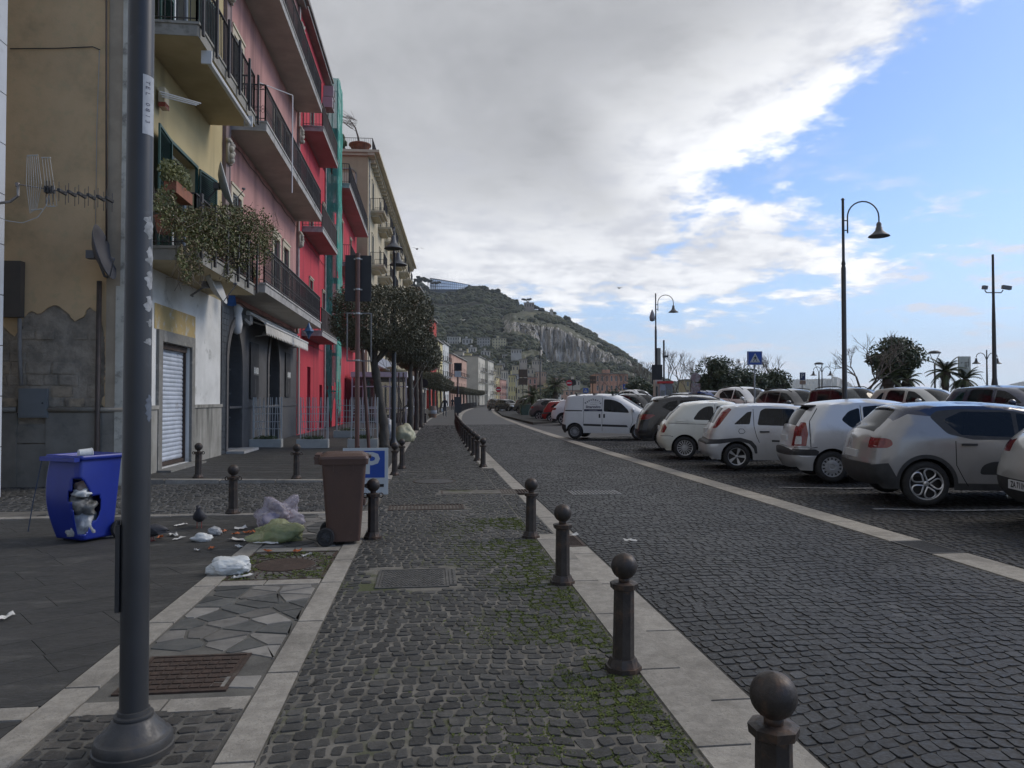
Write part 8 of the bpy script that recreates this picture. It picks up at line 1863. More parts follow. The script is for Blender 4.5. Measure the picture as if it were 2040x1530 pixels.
def evergreen(px, pyt, pyb, wpx, D, label, seed, m=None, trunk=True, n=9000, dens=1.0, s=.09, hole=-.2):
 R = random.Random(seed); b0 = atD(px, 800, D); top = atD(px, pyt, D).z; bot = atD(px, pyb, D).z; w = wpx*D/FPX/2; hz = (top-bot)/2; zc = (top+bot)/2-.3
 t = empty('evergreen_tree', (b0.x, b0.y, .3), 0, label, 'tree'); pts = []; L_ = []
 for k_ in range(26):
  v = Vector((R.gauss(0,1),R.gauss(0,1),R.gauss(0,1))).normalized()*R.random()**.4*.72; L_.append((v, R.uniform(.25,.45)))
 while len(pts) < n:
  c_, r_ = R.choice(L_); v = Vector((R.gauss(0,1),R.gauss(0,1),R.gauss(0,1))).normalized(); p_ = c_+v*r_*(R.random()**.35)
  if noise.noise(p_*3.1+Vector((seed,0,0))) < hole: continue
  pts.append((p_.x*w*1.05, p_.y*w, zc+p_.z*hz*1.05))
 # twiggy outline
 for k_ in range(int(n*.05)):
  v = Vector((R.gauss(0,1),R.gauss(0,1),abs(R.gauss(0,1)))).normalized()*R.uniform(.95,1.16); pts.append((v.x*w, v.y*w, zc+v.z*hz))
 mb = MB(); leaves(mb, pts, R, s); mb.build('crown', m or M_ever, t, kind='stuff')
 tr = MB(); tr.tube([(0,0,0),(.1,0,zc-hz*.6),(0,0,zc+hz*.3)], [.16,.13,.05], 8)
 for k_ in range(10): a_ = R.uniform(0,6.28); tr.tube([(0,0,zc-hz*.5),(w*.35*cos(a_),w*.35*sin(a_),zc),(w*.7*cos(a_),w*.7*sin(a_),zc+hz*R.uniform(-.2,.6))], [.07,.05,.02], 5)
 tr.build('trunk', M_bark, t); return t
evergreen(1786, 676, 768, 104, 36, 'round dark evergreen tree between the bare tree and the palms', 1, n=12000, s=.085, hole=-.12)
evergreen(1428, 714, 792, 90, 50, 'dark bushy evergreen behind the small crossing sign', 2, s=.11); evergreen(1490, 738, 792, 80, 54, 'middle part evergreen behind the crossing sign post', 3, s=.11); evergreen(1545, 738, 795, 62, 56, 'right hand evergreen ending before the headland', 4, s=.11)
evergreen(1268, 752, 792, 40, 70, 'small dark evergreen right of the pink block', 5, n=4000, s=.12)
evergreen(1290, 764, 796, 44, 66, 'low dark shrub behind the pale cabinet', 15, n=3000, s=.12)
evergreen(1095, 775, 800, 50, 120, 'green bush beyond the palm of the square', 16, n=3000, s=.15); evergreen(1235, 775, 798, 60, 100, 'spiky dark bush before the pink block', 17, n=3000, s=.15)
def palm(px, pyc, D, pyb, fr, label, seed, nf=34, tr=.16, droop=1.0, z0=.3):
 R = random.Random(seed); b0 = atD(px, 800, D); hc = atD(px, pyc, D).z-z0; t = empty('palm_tree', (b0.x, b0.y, z0), R.random(), label, 'palm')
 d = MB(); k_ = 12; d.tube([(0,0,hc*i_/k_) for i_ in range(k_+1)], [tr*(1.15 if i_ % 2 else .95) for i_ in range(k_+1)], 9); d.lathe([(tr,0),(tr*1.8,.25),(tr*1.2,.5)], 9, (0,0,hc-.45), caps=False); d.build('trunk', mat('palm_trunk', (.09,.07,.055), (.06,.05,.04), vs=6, rough=.95), t)
 d = MB()
 for i_ in range(nf):
  a_ = R.uniform(0,6.28); e = R.uniform(-.5,1.25); L = fr*R.uniform(.8,1.1); P_ = []; p = Vector((0,0,hc)); dr = Vector((cos(a_)*cos(e), sin(a_)*cos(e), sin(e)))
  for s_ in range(9): P_.append(p.copy()); p += dr*L/8; dr = (dr+Vector((0,0,-.16*droop))).normalized()
  d.tube(P_, [.02]*8+[.005], 3, caps=False); side_ = Vector((-sin(a_), cos(a_), 0))
  for s_ in range(2, 9):
   for kk in (0, .5):
    q_ = P_[s_-1].lerp(P_[s_], kk); tg_ = (P_[s_]-P_[s_-1]).normalized()
    for sg in (-1, 1):
     ll = fr*.30*(1-abs(s_-4.5)/7); tip = q_+(side_*sg*.8+tg_*.7+Vector((0,0,-.25))).normalized()*ll; w_ = tg_*.035
     d.add([q_-w_, q_+w_, tip], [(0,1,2)])
 d.build('frond', M_palm, t, kind='stuff'); return t
palm(1884, 742, 38, 795, 1.05, 'palm with a lively crown left of the map board', 3); palm(1922, 757, 38, 795, .95, 'second palm right under the map board', 4)
palm(1770, 757, 35, 795, 1.0, 'low palm under the round evergreen, left one', 5, 26); palm(1808, 757, 35, 795, .8, 'low palm under the round evergreen, right one', 6, 22)
palm(1107, 768, 80, 800, 1.6, 'bushy yellow-green palm in the square', 7, 60, .3, z0=0); palm(1063, 790, 62, 800, 1.6, 'spiky palm shrub behind the green container', 8, 50, .2, z0=0)
# ---- plants of the first-floor balcony
M_ivy = leaf_mat('balcony_vine_leaf', (.055,.075,.020), (.115,.115,.032), 5); M_ivyr = leaf_mat('reddish_vine_leaf', (.11,.075,.035), (.17,.125,.055), 6)
RV = random.Random(77)
def bpos(px, py, X=-4.38): v = atX(px, py, X); return v
vine = empty('climbing_plant', (XF+1.1, 16.8, FL1), 0, 'tangled climbing plant spilling over the first-floor balcony railing', 'plant'); vo = Vector(vine.location)
LP = [(330,400,24,30),(345,440,30,34),(380,450,30,34),(415,440,30,36),(450,430,34,26),(480,440,36,32),(515,452,32,36),(535,470,22,30),(500,480,40,36),(455,480,40,38),(415,490,26,34),(385,500,14,30),(372,540,12,28),(360,510,10,22),(395,530,12,20),(410,470,40,34),(520,500,24,34),(490,520,22,22),(455,540,10,22),(465,510,20,28)]
pts = []; pts2 = []
for (px, py, rx_, ry_) in LP:
 n_ = int(rx_*ry_*1.15)
 for _ in range(n_):
  a_ = RV.uniform(0,6.28); r_ = sqrt(RV.random())*RV.uniform(.7,1.12); X = -4.38+RV.gauss(.02,.12)
  p_ = bpos(px+rx_*r_*cos(a_), py+ry_*r_*sin(a_), X)-vo
  if noise.noise(p_*2.6) < -.22: continue
  (pts if RV.random() < .66 else pts2).append(tuple(p_))
d = MB(); leaves(d, pts, RV, .034); d.build('foliage', M_ivy, vine, kind='stuff'); d = MB(); leaves(d, pts2, RV, .03); d.build('dry_foliage', M_ivyr, vine, kind='stuff')
d = MB()
for _ in range(260):
 px, py, rx_, ry_ = RV.choice(LP); a_ = bpos(px+RV.uniform(-1,1)*rx_, py+RV.uniform(-1,1)*ry_, -4.4+RV.gauss(0,.1))-vo; b_ = a_+Vector((RV.gauss(0,.12),RV.gauss(0,.25),RV.gauss(-.15,.2))); c_ = (a_+b_)/2+Vector((RV.gauss(0,.06),RV.gauss(0,.06),RV.gauss(.04,.06))); d.tube([a_,c_,b_], .004, 3, caps=False)
for (x0,y0,x1,y1) in ((540,470,580,560),(530,440,556,452),(520,430,530,470)):
 a_, b_ = bpos(x0,y0)-vo, bpos(x1,y1)-vo; d.tube([a_, (a_+b_)/2+Vector((.05,0,.35)), b_], .006, 4)
d.build('stem', mat('vine_stem', (.10,.08,.06)), vine, kind='stuff')
wb = empty('window_box', tuple(bpos(356, 385, -4.32)), 0, 'terracotta flower box with bushy plants hung on the railing below the green shutters', 'flower box')
d = MB(); d.box(-.1,.1,-.42,.42,-.1,.1); d.build('box', M_terra, wb); d = MB(); leafball(d, (0,-.15,.24), (.2,.62,.26), 1500, RV, .032, .25); d.build('foliage', M_ivy, wb, kind='stuff')
for i_, (px, py) in enumerate(((326,470),(438,508),(505,530),(480,518))):
 v = bpos(px, py, -4.62); t = empty('flower_pot', (v.x, v.y, FL1), 0, ('terracotta pot behind the railing near the lamp post','terracotta pot under the vine in the middle of the balcony','terracotta pot at the far end of the planted balcony','small terracotta pot beside the far balcony pot')[i_], 'flower pot', 'pots on the planted balcony'); d = MB(); d.lathe([(.10,0),(.15,.26),(.165,.26),(.165,.30),(.13,.30)], 14); d.build('pot', M_terra, t, smooth=True, auto=40); d = MB(); leafball(d, (0,0,.42), (.18,.18,.2), 260, RV, .03, .3); d.build('foliage', M_ivy, t, kind='stuff')
# ================================================================ THE HILL
def lerp_tab(tab, x): return float(np.interp(x, [t[0] for t in tab], [t[1] for t in tab]))
RIDGE = [(560,585),(700,572),(800,566),(835,566),(850,574),(900,580),(935,574),(960,574),(1000,590),(1025,600),(1045,612),(1090,620),(1120,632),(1150,650),(1175,660),(1200,676),(1230,690),(1255,710),(1275,735),(1300,752),(1340,765),(1400,778),(1470,788)]
D0, D1 = 430.0, 980.0
CL_T = [(1000,640),(1010,638),(1060,645),(1080,650),(1110,652),(1150,672),(1180,688),(1220,708),(1250,716),(1262,722)]
CL_B = [(1000,642),(1012,655),(1058,668),(1075,680),(1085,710),(1100,722),(1150,724),(1190,722),(1220,722),(1240,728),(1262,732)]
NU, NV = 300, 96; hm = MB(); HP = {}
def hill_pt(u, v):
 """u = bearing (photo px), v = 0 foot .. 1 ridge; returns the place on the slope"""
 yr = lerp_tab(RIDGE, u); top_el = (796-yr)/FPX
 # screen-free description: slope profile with a cliff band where the table gives one
 D = D0+(D1-D0)*v
 el = top_el*(v**.75)
 D_, el_ = D, el
 if 990 < u < 1272:
  e1, e0 = (796-lerp_tab(CL_T, u))/FPX, (796-lerp_tab(CL_B, u))/FPX
  va, vb = .52, .545
  if v < va: D = D0+(D1-D0)*v; el = e0*(v/va)**.8
  elif v < vb: D = D0+(D1-D0)*va+12*(v-va)/(vb-va); el = e0+(e1-e0)*(v-va)/(vb-va)
  else: D = D0+(D1-D0)*v; el = e1+(top_el-e1)*((v-vb)/(1-vb))**.8
  w = min(1, (u-990)/34, (1272-u)/20); w = w*w*(3-2*w); D = D_+(D-D_)*w; el = el_+(el-el_)*w
 return D, el
vals = sorted(set(list(np.linspace(0, .52, 40))+list(np.linspace(.52, .545, 26))+list(np.linspace(.545, 1, 34))))
US = list(np.linspace(560, 1000, 110))+list(np.linspace(1001, 1264, 200))+list(np.linspace(1268, 1470, 50))
for j, v in enumerate(vals):
 for i, u in enumerate(US):
  D, el = hill_pt(u, v); cliff = (998 < u < 1264 and .515 < v < .55)
  n_ = noise.noise(Vector((u*.02, v*7, 0)))*14+noise.noise(Vector((u*.08, v*20, 3)))*5
  if cliff: n_ = 5*noise.noise(Vector((u*.16, v*60, 5)))+3*noise.noise(Vector((u*.5, v*160, 1)))+6*noise.noise(Vector((u*.05,v*20,8)))+1.5*noise.noise(Vector((u*1.3, v*300, 2)))
  D2 = D+n_; p = atD(u, 796, D2); z = CAMH+el*D2 if v > .02 else 0
  if not cliff and v > .05: z += 2.0*noise.noise(Vector((u*.1, v*30, 7)))
  hm.v.append((p.x, p.y, max(z, -2)))
nu, nv = len(US), len(vals)
for j in range(nv-1):
 for i in range(nu-1): a = j*nu+i; hm.f.append((a,a+1,a+nu+1,a+nu)); hm.m.append(0)
b0 = len(hm.v)      # the far side falls away behind the ridge
for i in range(nu): x, y, z = hm.v[(nv-1)*nu+i]; hm.v.append((x*1.6, y*1.6, -3))
for i in range(nu-1): hm.f.append(((nv-1)*nu+i,(nv-1)*nu+i+1,b0+i+1,b0+i)); hm.m.append(0)
# rock shows where the slope is steep
m = bpy.data.materials.new('hillside'); m.use_nodes = True; MATS['hillside'] = m; N, L = m.node_tree.nodes, m.node_tree.links; bs = N['Principled BSDF']; bs.inputs['Roughness'].default_value = .95
ge = N.new('ShaderNodeNewGeometry'); tcn = N.new('ShaderNodeTexCoord')
def nzn(scale, st=(1,1,1), det=8):
 mp = N.new('ShaderNodeMapping'); L.new(tcn.outputs['Object'], mp.inputs[0]); mp.inputs['Scale'].default_value = st; n_ = N.new('ShaderNodeTexNoise'); n_.inputs['Scale'].default_value = scale; n_.inputs['Detail'].default_value = det; n_.inputs['Roughness'].default_value = .65; L.new(mp.outputs[0], n_.inputs['Vector']); return n_.outputs[0]
def mrn(x, lo, hi, a=0, b=1): n_ = N.new('ShaderNodeMapRange'); n_.interpolation_type = 'SMOOTHSTEP'; L.new(x, n_.inputs[0]); n_.inputs[1].default_value = lo; n_.inputs[2].default_value = hi; n_.inputs[3].default_value = a; n_.inputs[4].default_value = b; return n_.outputs[0]
def mxn(f, a, b):
 n_ = N.new('ShaderNodeMix'); n_.data_type = 'RGBA'; L.new(f, n_.inputs[0])
 for i_, v_ in ((6,a),(7,b)):
  if isinstance(v_, tuple): n_.inputs[i_].default_value = (*v_,1)
  else: L.new(v_, n_.inputs[i_])
 return n_.outputs[2]
veg = mxn(mrn(nzn(.03), .35, .65), (.030,.038,.017), (.058,.060,.028)); veg = mxn(mrn(nzn(.012), .5, .65), veg, (.10,.095,.05))
rock = mxn(mrn(nzn(.35, (1,1,.16)), .38, .62), (.42,.39,.35), (.27,.25,.215)); rock = mxn(mrn(nzn(.9, (1,1,.22)), .55, .66), rock, (.12,.11,.09)); rock = mxn(mrn(nzn(.045), .54, .66), rock, (.07,.072,.045))
sx_ = N.new('ShaderNodeSeparateXYZ'); L.new(ge.outputs['True Normal'], sx_.inputs[0]); ab = N.new('ShaderNodeMath'); ab.operation = 'ABSOLUTE'; L.new(sx_.outputs[2], ab.inputs[0])
L.new(mxn(mrn(ab.outputs[0], .62, .80), rock, veg), bs.inputs['Base Color'])
hill = hm.build('hill', m, kind='structure')
# canopy: thousands of rounded clumps over the slopes, one mass nobody would count
RH = random.Random(8); ico = bmesh.new(); bmesh.ops.create_icosphere(ico, subdivisions=2, radius=1); ico.verts.index_update(); IV = np.array([v.co[:] for v in ico.verts]); IF = [tuple(v.index for v in f.verts) for f in ico.faces]; ico.free()
ico = bmesh.new(); bmesh.ops.create_icosphere(ico, subdivisions=1, radius=1); ico.verts.index_update(); JV = np.array([v.co[:] for v in ico.verts]); JF = [tuple(v.index for v in f.verts) for f in ico.faces]; ico.free()
M_canopy = mat('hill_canopy', (.022,.030,.014), (.040,.046,.022), vs=.06, rough=.95, tone=True, c3=(.055,.055,.03))
def clump(mb, c, r, R, low=False, tone=1.0):
 V, F = (JV, JF) if low else (IV, IF); k = np.array([1+.35*noise.noise(Vector(v)*1.7+Vector(c)*.3)+.15*R.uniform(-1,1) for v in V])[:,None]; P = V*k*np.array(r)+np.array(c); b = len(mb.v); mb.v.extend(map(tuple, P.tolist())); mb.f.extend([tuple(i+b for i in f) for f in F]); mb.m.extend([0]*len(F)); mb.tone.extend([tone]*len(F))
cm = MB(); cm.tone = []; cnt = 0
while cnt < 5200:
 u = RH.uniform(800, 1420); v = RH.random()**.8
 if 1000 < u < 1264 and .49 < v < .575: continue
 if 940 > u > 840 and v > .985: continue
 D, el = hill_pt(u, v); p = atD(u, 796, D); z = CAMH+el*D
 dens = noise.noise(Vector((u*.015, v*4, 20)))
 if 998 < u < 1264 and v > .55 and dens < .0: continue
 if v < .5 and u > 1000 and dens < -.25: continue
 if .78 < v < .83 and u < 1010: continue
 r = RH.uniform(2.2,5.0)*(.75 if (v < .5 or 998 < u < 1264) else 1.15); clump(cm, (p.x, p.y, z+r*.3), (r, r, r*.8), RH, True, RH.choice((.6,.8,1,1.2,1.5))); cnt += 1
cm.build('hillside_woods', M_canopy, None, kind='stuff')
# ridge trees one can tell apart
for i_, (px, py, w, h) in enumerate(((937,580,20,12),(962,582,22,14),(985,590,22,16),(1002,598,18,14),(1028,606,12,12),(1064,616,20,10),(1082,622,18,10),(1100,628,14,9),(1129,640,13,13),(1150,656,11,9),(950,584,14,9),(973,588,14,10))):
 t = empty('hilltop_tree', atD(px, py+2, 965), 0, ('dark rounded tree on the hill ridge, at about its highest part' if px < 1020 else 'dark rounded tree on the descending part of the hill ridge'), 'tree', 'trees on the ridge of the hill, upper part' if px < 1020 else 'trees on the ridge of the hill, lower part')
 d = MB(); d.tone = []; k_ = 965/FPX
 for _ in range(9): clump(d, (RH.uniform(-.35,.35)*w*k_, RH.uniform(-.3,.3)*w*k_, RH.uniform(.35,.8)*h*k_), (w*k_*.28,w*k_*.28,h*k_*.26), RH, False, RH.uniform(.6,1.1))
 d.build('crown', M_canopy, t); d = MB(); d.tube([(0,0,-4),(0,0,h*k_*.5)], .5, 5); d.build('trunk', M_bark, t)
def umb_pine(px, py, w, h, D, label):
 k_ = D/FPX; t = empty('umbrella_pine', atD(px, py, D), 0, label, 'tree', 'umbrella pines on the hill'); d = MB(); d.tone = []
 for _ in range(10): clump(d, (RH.uniform(-.42,.42)*w*k_, RH.uniform(-.3,.3)*w*k_, h*k_*RH.uniform(.78,.98)), (w*k_*.22,w*k_*.22,h*k_*.10), RH, False, RH.uniform(.5,.9))
 d.build('crown', M_canopy, t); d = MB(); d.tube([(0,0,-3),(w*k_*.05,0,h*k_*.8)], .45, 6); d.build('trunk', M_bark, t)
umb_pine(840, 577, 20, 25, 930, 'first umbrella pine left of the glass-fronted building'); umb_pine(852, 577, 18, 20, 925, 'second umbrella pine close to the glass-fronted building'); umb_pine(867, 576, 18, 15, 930, 'umbrella pine overlapping the glass-fronted building'); umb_pine(1049, 608, 17, 13, 930, 'lone umbrella pine on the ridge beside the flat house'); umb_pine(833, 577, 16, 20, 935, 'leftmost umbrella pine on the hill')
# glass-fronted building on the hilltop: curved front of panes
gb = empty('glass_building', atD(856, 578, 945), 0, 'long curved glass-fronted building on top of the hill', 'building'); go = Vector(gb.location)
M_skyglass = mat('painted_sky_glass', (.80,.86,.92), (.62,.70,.80), vs=.05, rough=.25, metal=.3); M_mull = mat('dark_mullion', (.08,.09,.10))  # panes: pale sky reflection painted into the base colour
NP = 22
def gpt(t_, lvl):
 px = 856+84*t_; yt = 555+11*t_+3*t_*t_; yb = 577-1.5*t_+ (t_*1.0); D_ = 945+30*t_*t_; a = atD(px, yt, D_); b = atD(px, yb, D_); return a.lerp(b, lvl)-go
fb = MB()
for lv in range(3):
 for i_ in range(NP):
  a, b = i_/NP, (i_+1)/NP; d = MB(); l0, l1 = lv/3+.03, (lv+1)/3-.03; P_ = [gpt(a+.004,l1), gpt(b-.004,l1), gpt(b-.004,l0), gpt(a+.004,l0)]; d.add(P_, [(0,1,2,3)]); d.build('pane', M_skyglass, gb)
 for i_ in range(NP):
  a, b = i_/NP, (i_+1)/NP; P_ = [gpt(a,lv/3+.03), gpt(b,lv/3+.03), gpt(b,lv/3-.03), gpt(a,lv/3-.03)]; fb.add(P_+[q_+Vector((0,2,0)) for q_ in P_], [(0,1,2,3),(3,2,6,7)])
for i_ in range(NP): P_ = [gpt(i_/NP,-.06), gpt((i_+1)/NP,-.06)]; fb.add([P_[0]+Vector((0,-1,0)), P_[1]+Vector((0,-1,0)), P_[1]+Vector((0,25,0)), P_[0]+Vector((0,25,0))], [(0,1,2,3)])
for i_ in range(NP): P_ = [gpt(i_/NP,1)+Vector((0,1.5,-8)), gpt((i_+1)/NP,1)+Vector((0,1.5,-8)), gpt((i_+1)/NP,-.05)+Vector((0,1.5,0)), gpt(i_/NP,-.05)+Vector((0,1.5,0))]; fb.add(P_, [(0,1,2,3)])
fb.build('floor_slab', M_mull, gb)
# houses on the hillside
HH = [(891,916,671,684,760,.45,(.42,.42,.38),'grey-white terraced villa on the hillside, leftmost'),(921,940,675,684,740,.4,(.46,.46,.44),'small white villa right of the terraced one'),(950,976,673,688,750,.4,(.34,.34,.32),'grey white house with flat roof in the hillside trees'),(981,1008,674,694,720,.4,(.50,.46,.30),'cream yellow block standing clear on the hillside'),(1018,1039,696,703,700,.3,(.46,.45,.42),'low white house below the cliff corner'),(1044,1064,603,612,925,.9,(.30,.26,.22),'flat brown house on the ridge beside the lone pine'),(1036,1048,617,621,900,.9,(.36,.33,.28),'pale wall-like house just below the ridge'),(1096,1102,617,621,925,.9,(.5,.48,.44),'tiny white house on the ridge'),(1035,1050,716,722,600,.3,(.42,.38,.33),'terrace house in the low slope'),(1060,1080,718,726,590,.3,(.40,.36,.30),'ochre terrace house above the square')]
for k_, (a_, b_, y_, c_, l_) in enumerate(((1009,1037,746,(.5,.49,.46),'long white-roofed house at the foot of the hill'),(908,930,699,(.5,.46,.36),'cream house under the terraced villa'),(1000,1014,706,(.42,.4,.36),'grey house just below the cream yellow block'),(1050,1064,735,(.46,.42,.34),'cream house low on the slope under the cliff corner'),(1068,1088,741,(.42,.3,.22),'brick-coloured house above the palm of the square'),(932,948,692,(.52,.5,.46),'small white house under the flat-roofed grey one'),(1020,1034,728,(.5,.44,.3),'yellowish house between the terraces'),(958,976,699,(.46,.44,.4),'pale house beside the cream yellow block'),(1100,1124,753,(.46,.34,.28),'rose house at the foot of the hill behind the far sign'),(1132,1156,758,(.44,.4,.34),'beige house at the foot of the hill left of the pink block'),(870,888,690,(.5,.48,.42),'pale house partly behind the clipped crowns'),(990,1006,724,(.5,.47,.42),'ivory house above the far town roofs'),(1040,1058,750,(.5,.42,.36),'peach house behind the brown signboard'))): HH.append((a_, b_, y_, y_+9, 0, 0, c_, l_))
for i_, (x0, x1, y0, y1, D, _, c, lab) in enumerate(HH):
 fr_ = min(1, max(.02, (796-y1)/(796-lerp_tab(RIDGE, (x0+x1)/2)))); D = D if y1 < 630 else D0+(D1-D0)*fr_**(1/.75)-16
 if x0 > 1005 and y1 > 690: D = 400+.9*(796-y1)
 a = atD(x0, y1, D); far_house(x0, x1, y0, D, a.z-1, mat('hill_house_%d' % i_, c, tuple(x*.85 for x in c), vs=.2, rough=.9), lab, max(2, (x1-x0)//5), max(1, (y1-y0)//5), i_, name='hillside_house')
# retaining wall across the hill
d = MB(); P_ = [(v, hill_pt(v, .80)) for v in range(840, 1012, 6)]
for (u, (D, el)), (u2, (D2, el2)) in zip(P_[:-1], P_[1:]):
 a = atD(u, 796, D-4); b = atD(u2, 796, D2-4); za, zb2 = CAMH+el*D, CAMH+el2*D2; d.add([(a.x,a.y,za-5),(b.x,b.y,zb2-5),(b.x,b.y,zb2+3),(a.x,a.y,za+3)], [(0,1,2,3)])
o = d.build('retaining_wall', mat('retaining_stone', (.13,.12,.095), (.10,.09,.07), vs=.05, rough=.95)); tag(o, 'long pale retaining wall crossing the wooded hillside', 'wall')
# ---- distant headlands over the sea
def headland(tab, D, label, cliffs=None, dep=500):
 d = MB(); n_ = 160; u0, u1 = tab[0][0], tab[-1][0]; cols = 14
 for j in range(cols+1):
  for i_ in range(n_+1):
   u = u0+(u1-u0)*i_/n_; h = (796-lerp_tab(tab, u))/FPX*D; f = j/cols; st = f**.55 if not cliffs or not (cliffs[0] < u < cliffs[1]) else min(1, f*3.2)
   p = atD(u, 796, D+dep*f+30*noise.noise(Vector((u*.1,f*5,2)))); d.v.append((p.x, p.y, -3+(h+4.5)*st+5*noise.noise(Vector((u*.3, f*6, 0)))))
 for j in range(cols):
  for i_ in range(n_): a = j*(n_+1)+i_; d.f.append((a,a+1,a+n_+2,a+n_+1)); d.m.append(0)
 return d.build('headland', MATS['hillside'], kind='structure', label=label)
headland([(1540,796),(1556,770),(1565,754),(1572,748),(1590,747),(1612,747),(1640,745),(1660,746),(1672,749),(1690,758),(1703,770),(1712,782),(1725,796)], 3300, 'far headland', (1656,1700), 700)
headland([(1960,796),(1985,770),(2000,762),(2030,752),(2060,748),(2120,740),(2200,735),(2300,796)], 2600, 'right headland', None, 700)
# ---- sea wall and park green
o = MB().box(22, 80, 62, 62.4, -.1, 1.15).build('sea_wall', mat('sea_wall_stone', (.30,.29,.27), (.22,.21,.2), vs=.8)); tag(o, 'low pale sea wall behind the palms', 'wall')
# ================================================================ PEOPLE AND BIRDS
def person(loc, rz, label, coat, trousers, bag=False):
 t = empty('person', loc, rz, label, 'person')
 J = {'pel':(0,0,.95),'sp':(0,.0,1.15),'ch':(0,.01,1.36),'nk':(0,.03,1.50),'hd':(0,.06,1.62),'ht':(0,.07,1.72),'ls':(-.17,.01,1.42),'le':(-.24,-.04,1.16),'lh':(-.23,.05,.93),'rs':(.17,.01,1.42),'re':(.24,0,1.14),'rh':(.25,.05,.88),'lp':(-.09,0,.92),'lk':(-.10,.14,.52),'la':(-.10,.03,.10),'lt':(-.10,.20,.04),'rp':(.09,0,.92),'rk':(.10,-.02,.50),'ra':(.10,-.22,.14),'rt':(.10,-.10,.05)}
 R_ = dict(pel=.13,sp=.135,ch=.15,nk=.055,hd=.085,ht=.06,ls=.075,le=.055,lh=.04,rs=.075,re=.055,rh=.04,lp=.10,lk=.065,la=.045,lt=.035,rp=.10,rk=.065,ra=.045,rt=.035)
 E_ = [('pel','sp'),('sp','ch'),('ch','nk'),('nk','hd'),('hd','ht'),('ch','ls'),('ls','le'),('le','lh'),('ch','rs'),('rs','re'),('re','rh'),('pel','lp'),('lp','lk'),('lk','la'),('la','lt'),('pel','rp'),('rp','rk'),('rk','ra'),('ra','rt')]
 ks = list(J); me = bpy.data.meshes.new('body'); me.from_pydata([J[k_] for k_ in ks], [(ks.index(a), ks.index(b)) for a, b in E_], [])
 o = bpy.data.objects.new('body', me); COL.objects.link(o); sk = o.modifiers.new('skin', 'SKIN'); o.modifiers.new('sub', 'SUBSURF').levels = 1; me.skin_vertices.new() if not me.skin_vertices else None
 for i_, k_ in enumerate(ks): me.skin_vertices[0].data[i_].radius = (R_[k_], R_[k_]*.85)
 me.skin_vertices[0].data[0].use_root = True
 dg = bpy.context.evaluated_depsgraph_get(); m2 = bpy.data.meshes.new_from_object(o.evaluated_get(dg)); bpy.data.objects.remove(o)
 m2.materials.clear()
 for m_ in (coat, trousers, mat('skin_tone', (.30,.18,.13), rough=.6), mat('dark_hair', (.02,.017,.015), rough=.7)): m2.materials.append(m_)
 for p_ in m2.polygons:
  c = p_.center; p_.use_smooth = True; p_.material_index = 1 if c.z < .88 and abs(c.x) < .19 else 2 if (1.50 < c.z < 1.64 and c.y > .04) or (c.z < .93 and abs(c.x) > .2) else 3 if c.z > 1.55 else 0
  if c.z < .09: p_.material_index = 3
 o = bpy.data.objects.new('body', m2); COL.objects.link(o); o.parent = t
 if bag: b = crumple('carried_bag', (0,0,0), (.10,.08,.20), M_bagw, 'white plastic bag hanging from the hand of the walking person', 'bag', seed=51, sub=3, amp=.12); b.location = Vector(loc)+Vector((.25*cos(rz), .05+.25*sin(rz), .45))
 return t
q = gnd(886, 830); person((q.x, q.y, 0), radians(188), 'person in a dark jacket and jeans walking towards the viewer on the cobbled path', mat('dark_jacket', (.015,.016,.02), rough=.8), mat('blue_jeans', (.05,.06,.08), (.035,.045,.06), vs=9), True)
q = atD(932, 806, 105); person((q.x-2.2, q.y, 0), radians(0), 'distant person in black near the bend of the railing', mat('dark_jacket', (.015,.016,.02)), mat('dark_trousers', (.02,.02,.022)))
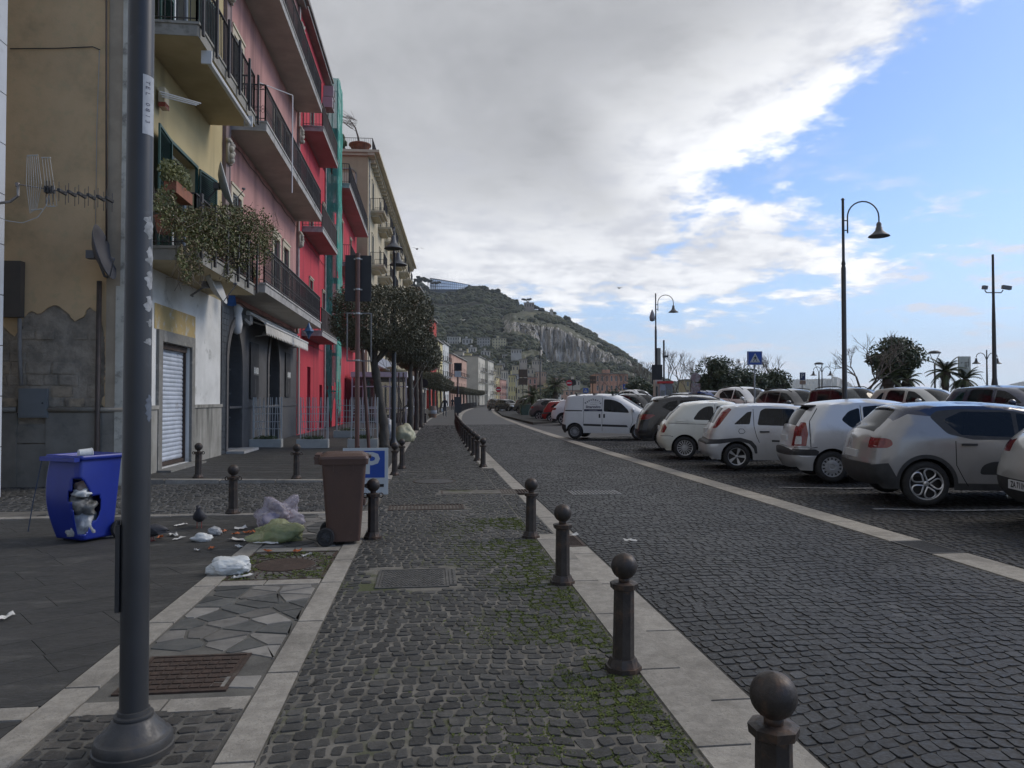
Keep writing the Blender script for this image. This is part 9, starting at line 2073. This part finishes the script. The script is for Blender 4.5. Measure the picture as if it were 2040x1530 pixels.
def gull(px, py, D, span, label, dark=True, rz=0):
 t = empty('seagull', atD(px, py, D), rz, label, 'seagull'); m_ = mat('gull_dark' if dark else 'gull_white', (.18,.18,.19) if dark else (.75,.75,.75))
 d = MB(); d.tube([(0,-.25,0),(0,-.1,.0),(0,.1,0),(0,.22,.01),(0,.27,0)], [.01,.06,.07,.03,.008], 8); d.build('body', m_, t, smooth=True)
 for s_ in (-1,1): d = MB(); d.add([(s_*.04,.1,.02),(s_*span*.22,.16,.14),(s_*span*.5,.0,.02),(s_*span*.24,-.02,.12),(s_*.04,-.08,.02)], [(0,1,2,3,4)]); d.build('wing', m_, t)
gull(831, 496, 60, 1.3, 'gull gliding against the grey cloud above the clipped trees', True, .2); gull(1234, 574, 80, 1.1, 'gull flying in front of the small white cloud', True, .3); gull(923, 638, 80, 1.0, 'white gull flying before the dark hillside', False, .6)
# railing panels along the bend seen beside the far path
fr = empty('pavement_railing', (0,0,0), 0, 'dark railing along the kerb of the bend beyond the bollards', 'railing')
pl = [(1.2+S(y)+.02, y) for y in range(78, 150, 4)]
railing(fr, pl, 0, 1.0, 'plain', step=.35)
t = empty('direction_post', (gnd(912,850).x, gnd(912,850).y, 0), 0, 'post with small white and dark plates at the inner kerb of the bend', 'sign pole'); zz = atD(912, 725, t.location.y).z
d = MB(); d.tube([(0,0,0),(0,0,zz)], .045, 8); d.build('pole', M_lampgrey, t); d = MB(); d.box(-.18,.18,-.06,-.03,zz-.75,zz-.42); d.build('white_plate', MATS['sign_white'], t); d = MB(); d.box(-.22,.22,-.06,-.03,zz-.4,zz+.05); d.build('dark_box', MATS['board_back'], t); d = MB(); d.box(-.2,.2,-.07,.07,.8,1.7); d.build('notice_case', M_lampgrey, t)
# ================================================================ AIR
hz = MB().box(-1700, 3900, -80, 4400, -4.2, 420).build('haze', [], kind='stuff')
m = bpy.data.materials.new('haze_air'); m.use_nodes = True; N, L = m.node_tree.nodes, m.node_tree.links; N.clear()
pv_ = N.new('ShaderNodeVolumePrincipled'); pv_.inputs['Density'].default_value = 1.1e-4; pv_.inputs['Color'].default_value = (.80,.88,1,1); pv_.inputs['Anisotropy'].default_value = .2
o_ = N.new('ShaderNodeOutputMaterial'); L.new(pv_.outputs[0], o_.inputs['Volume']); m.cycles.homogeneous_volume = True if hasattr(m, 'cycles') else None
hz.data.materials.append(m)
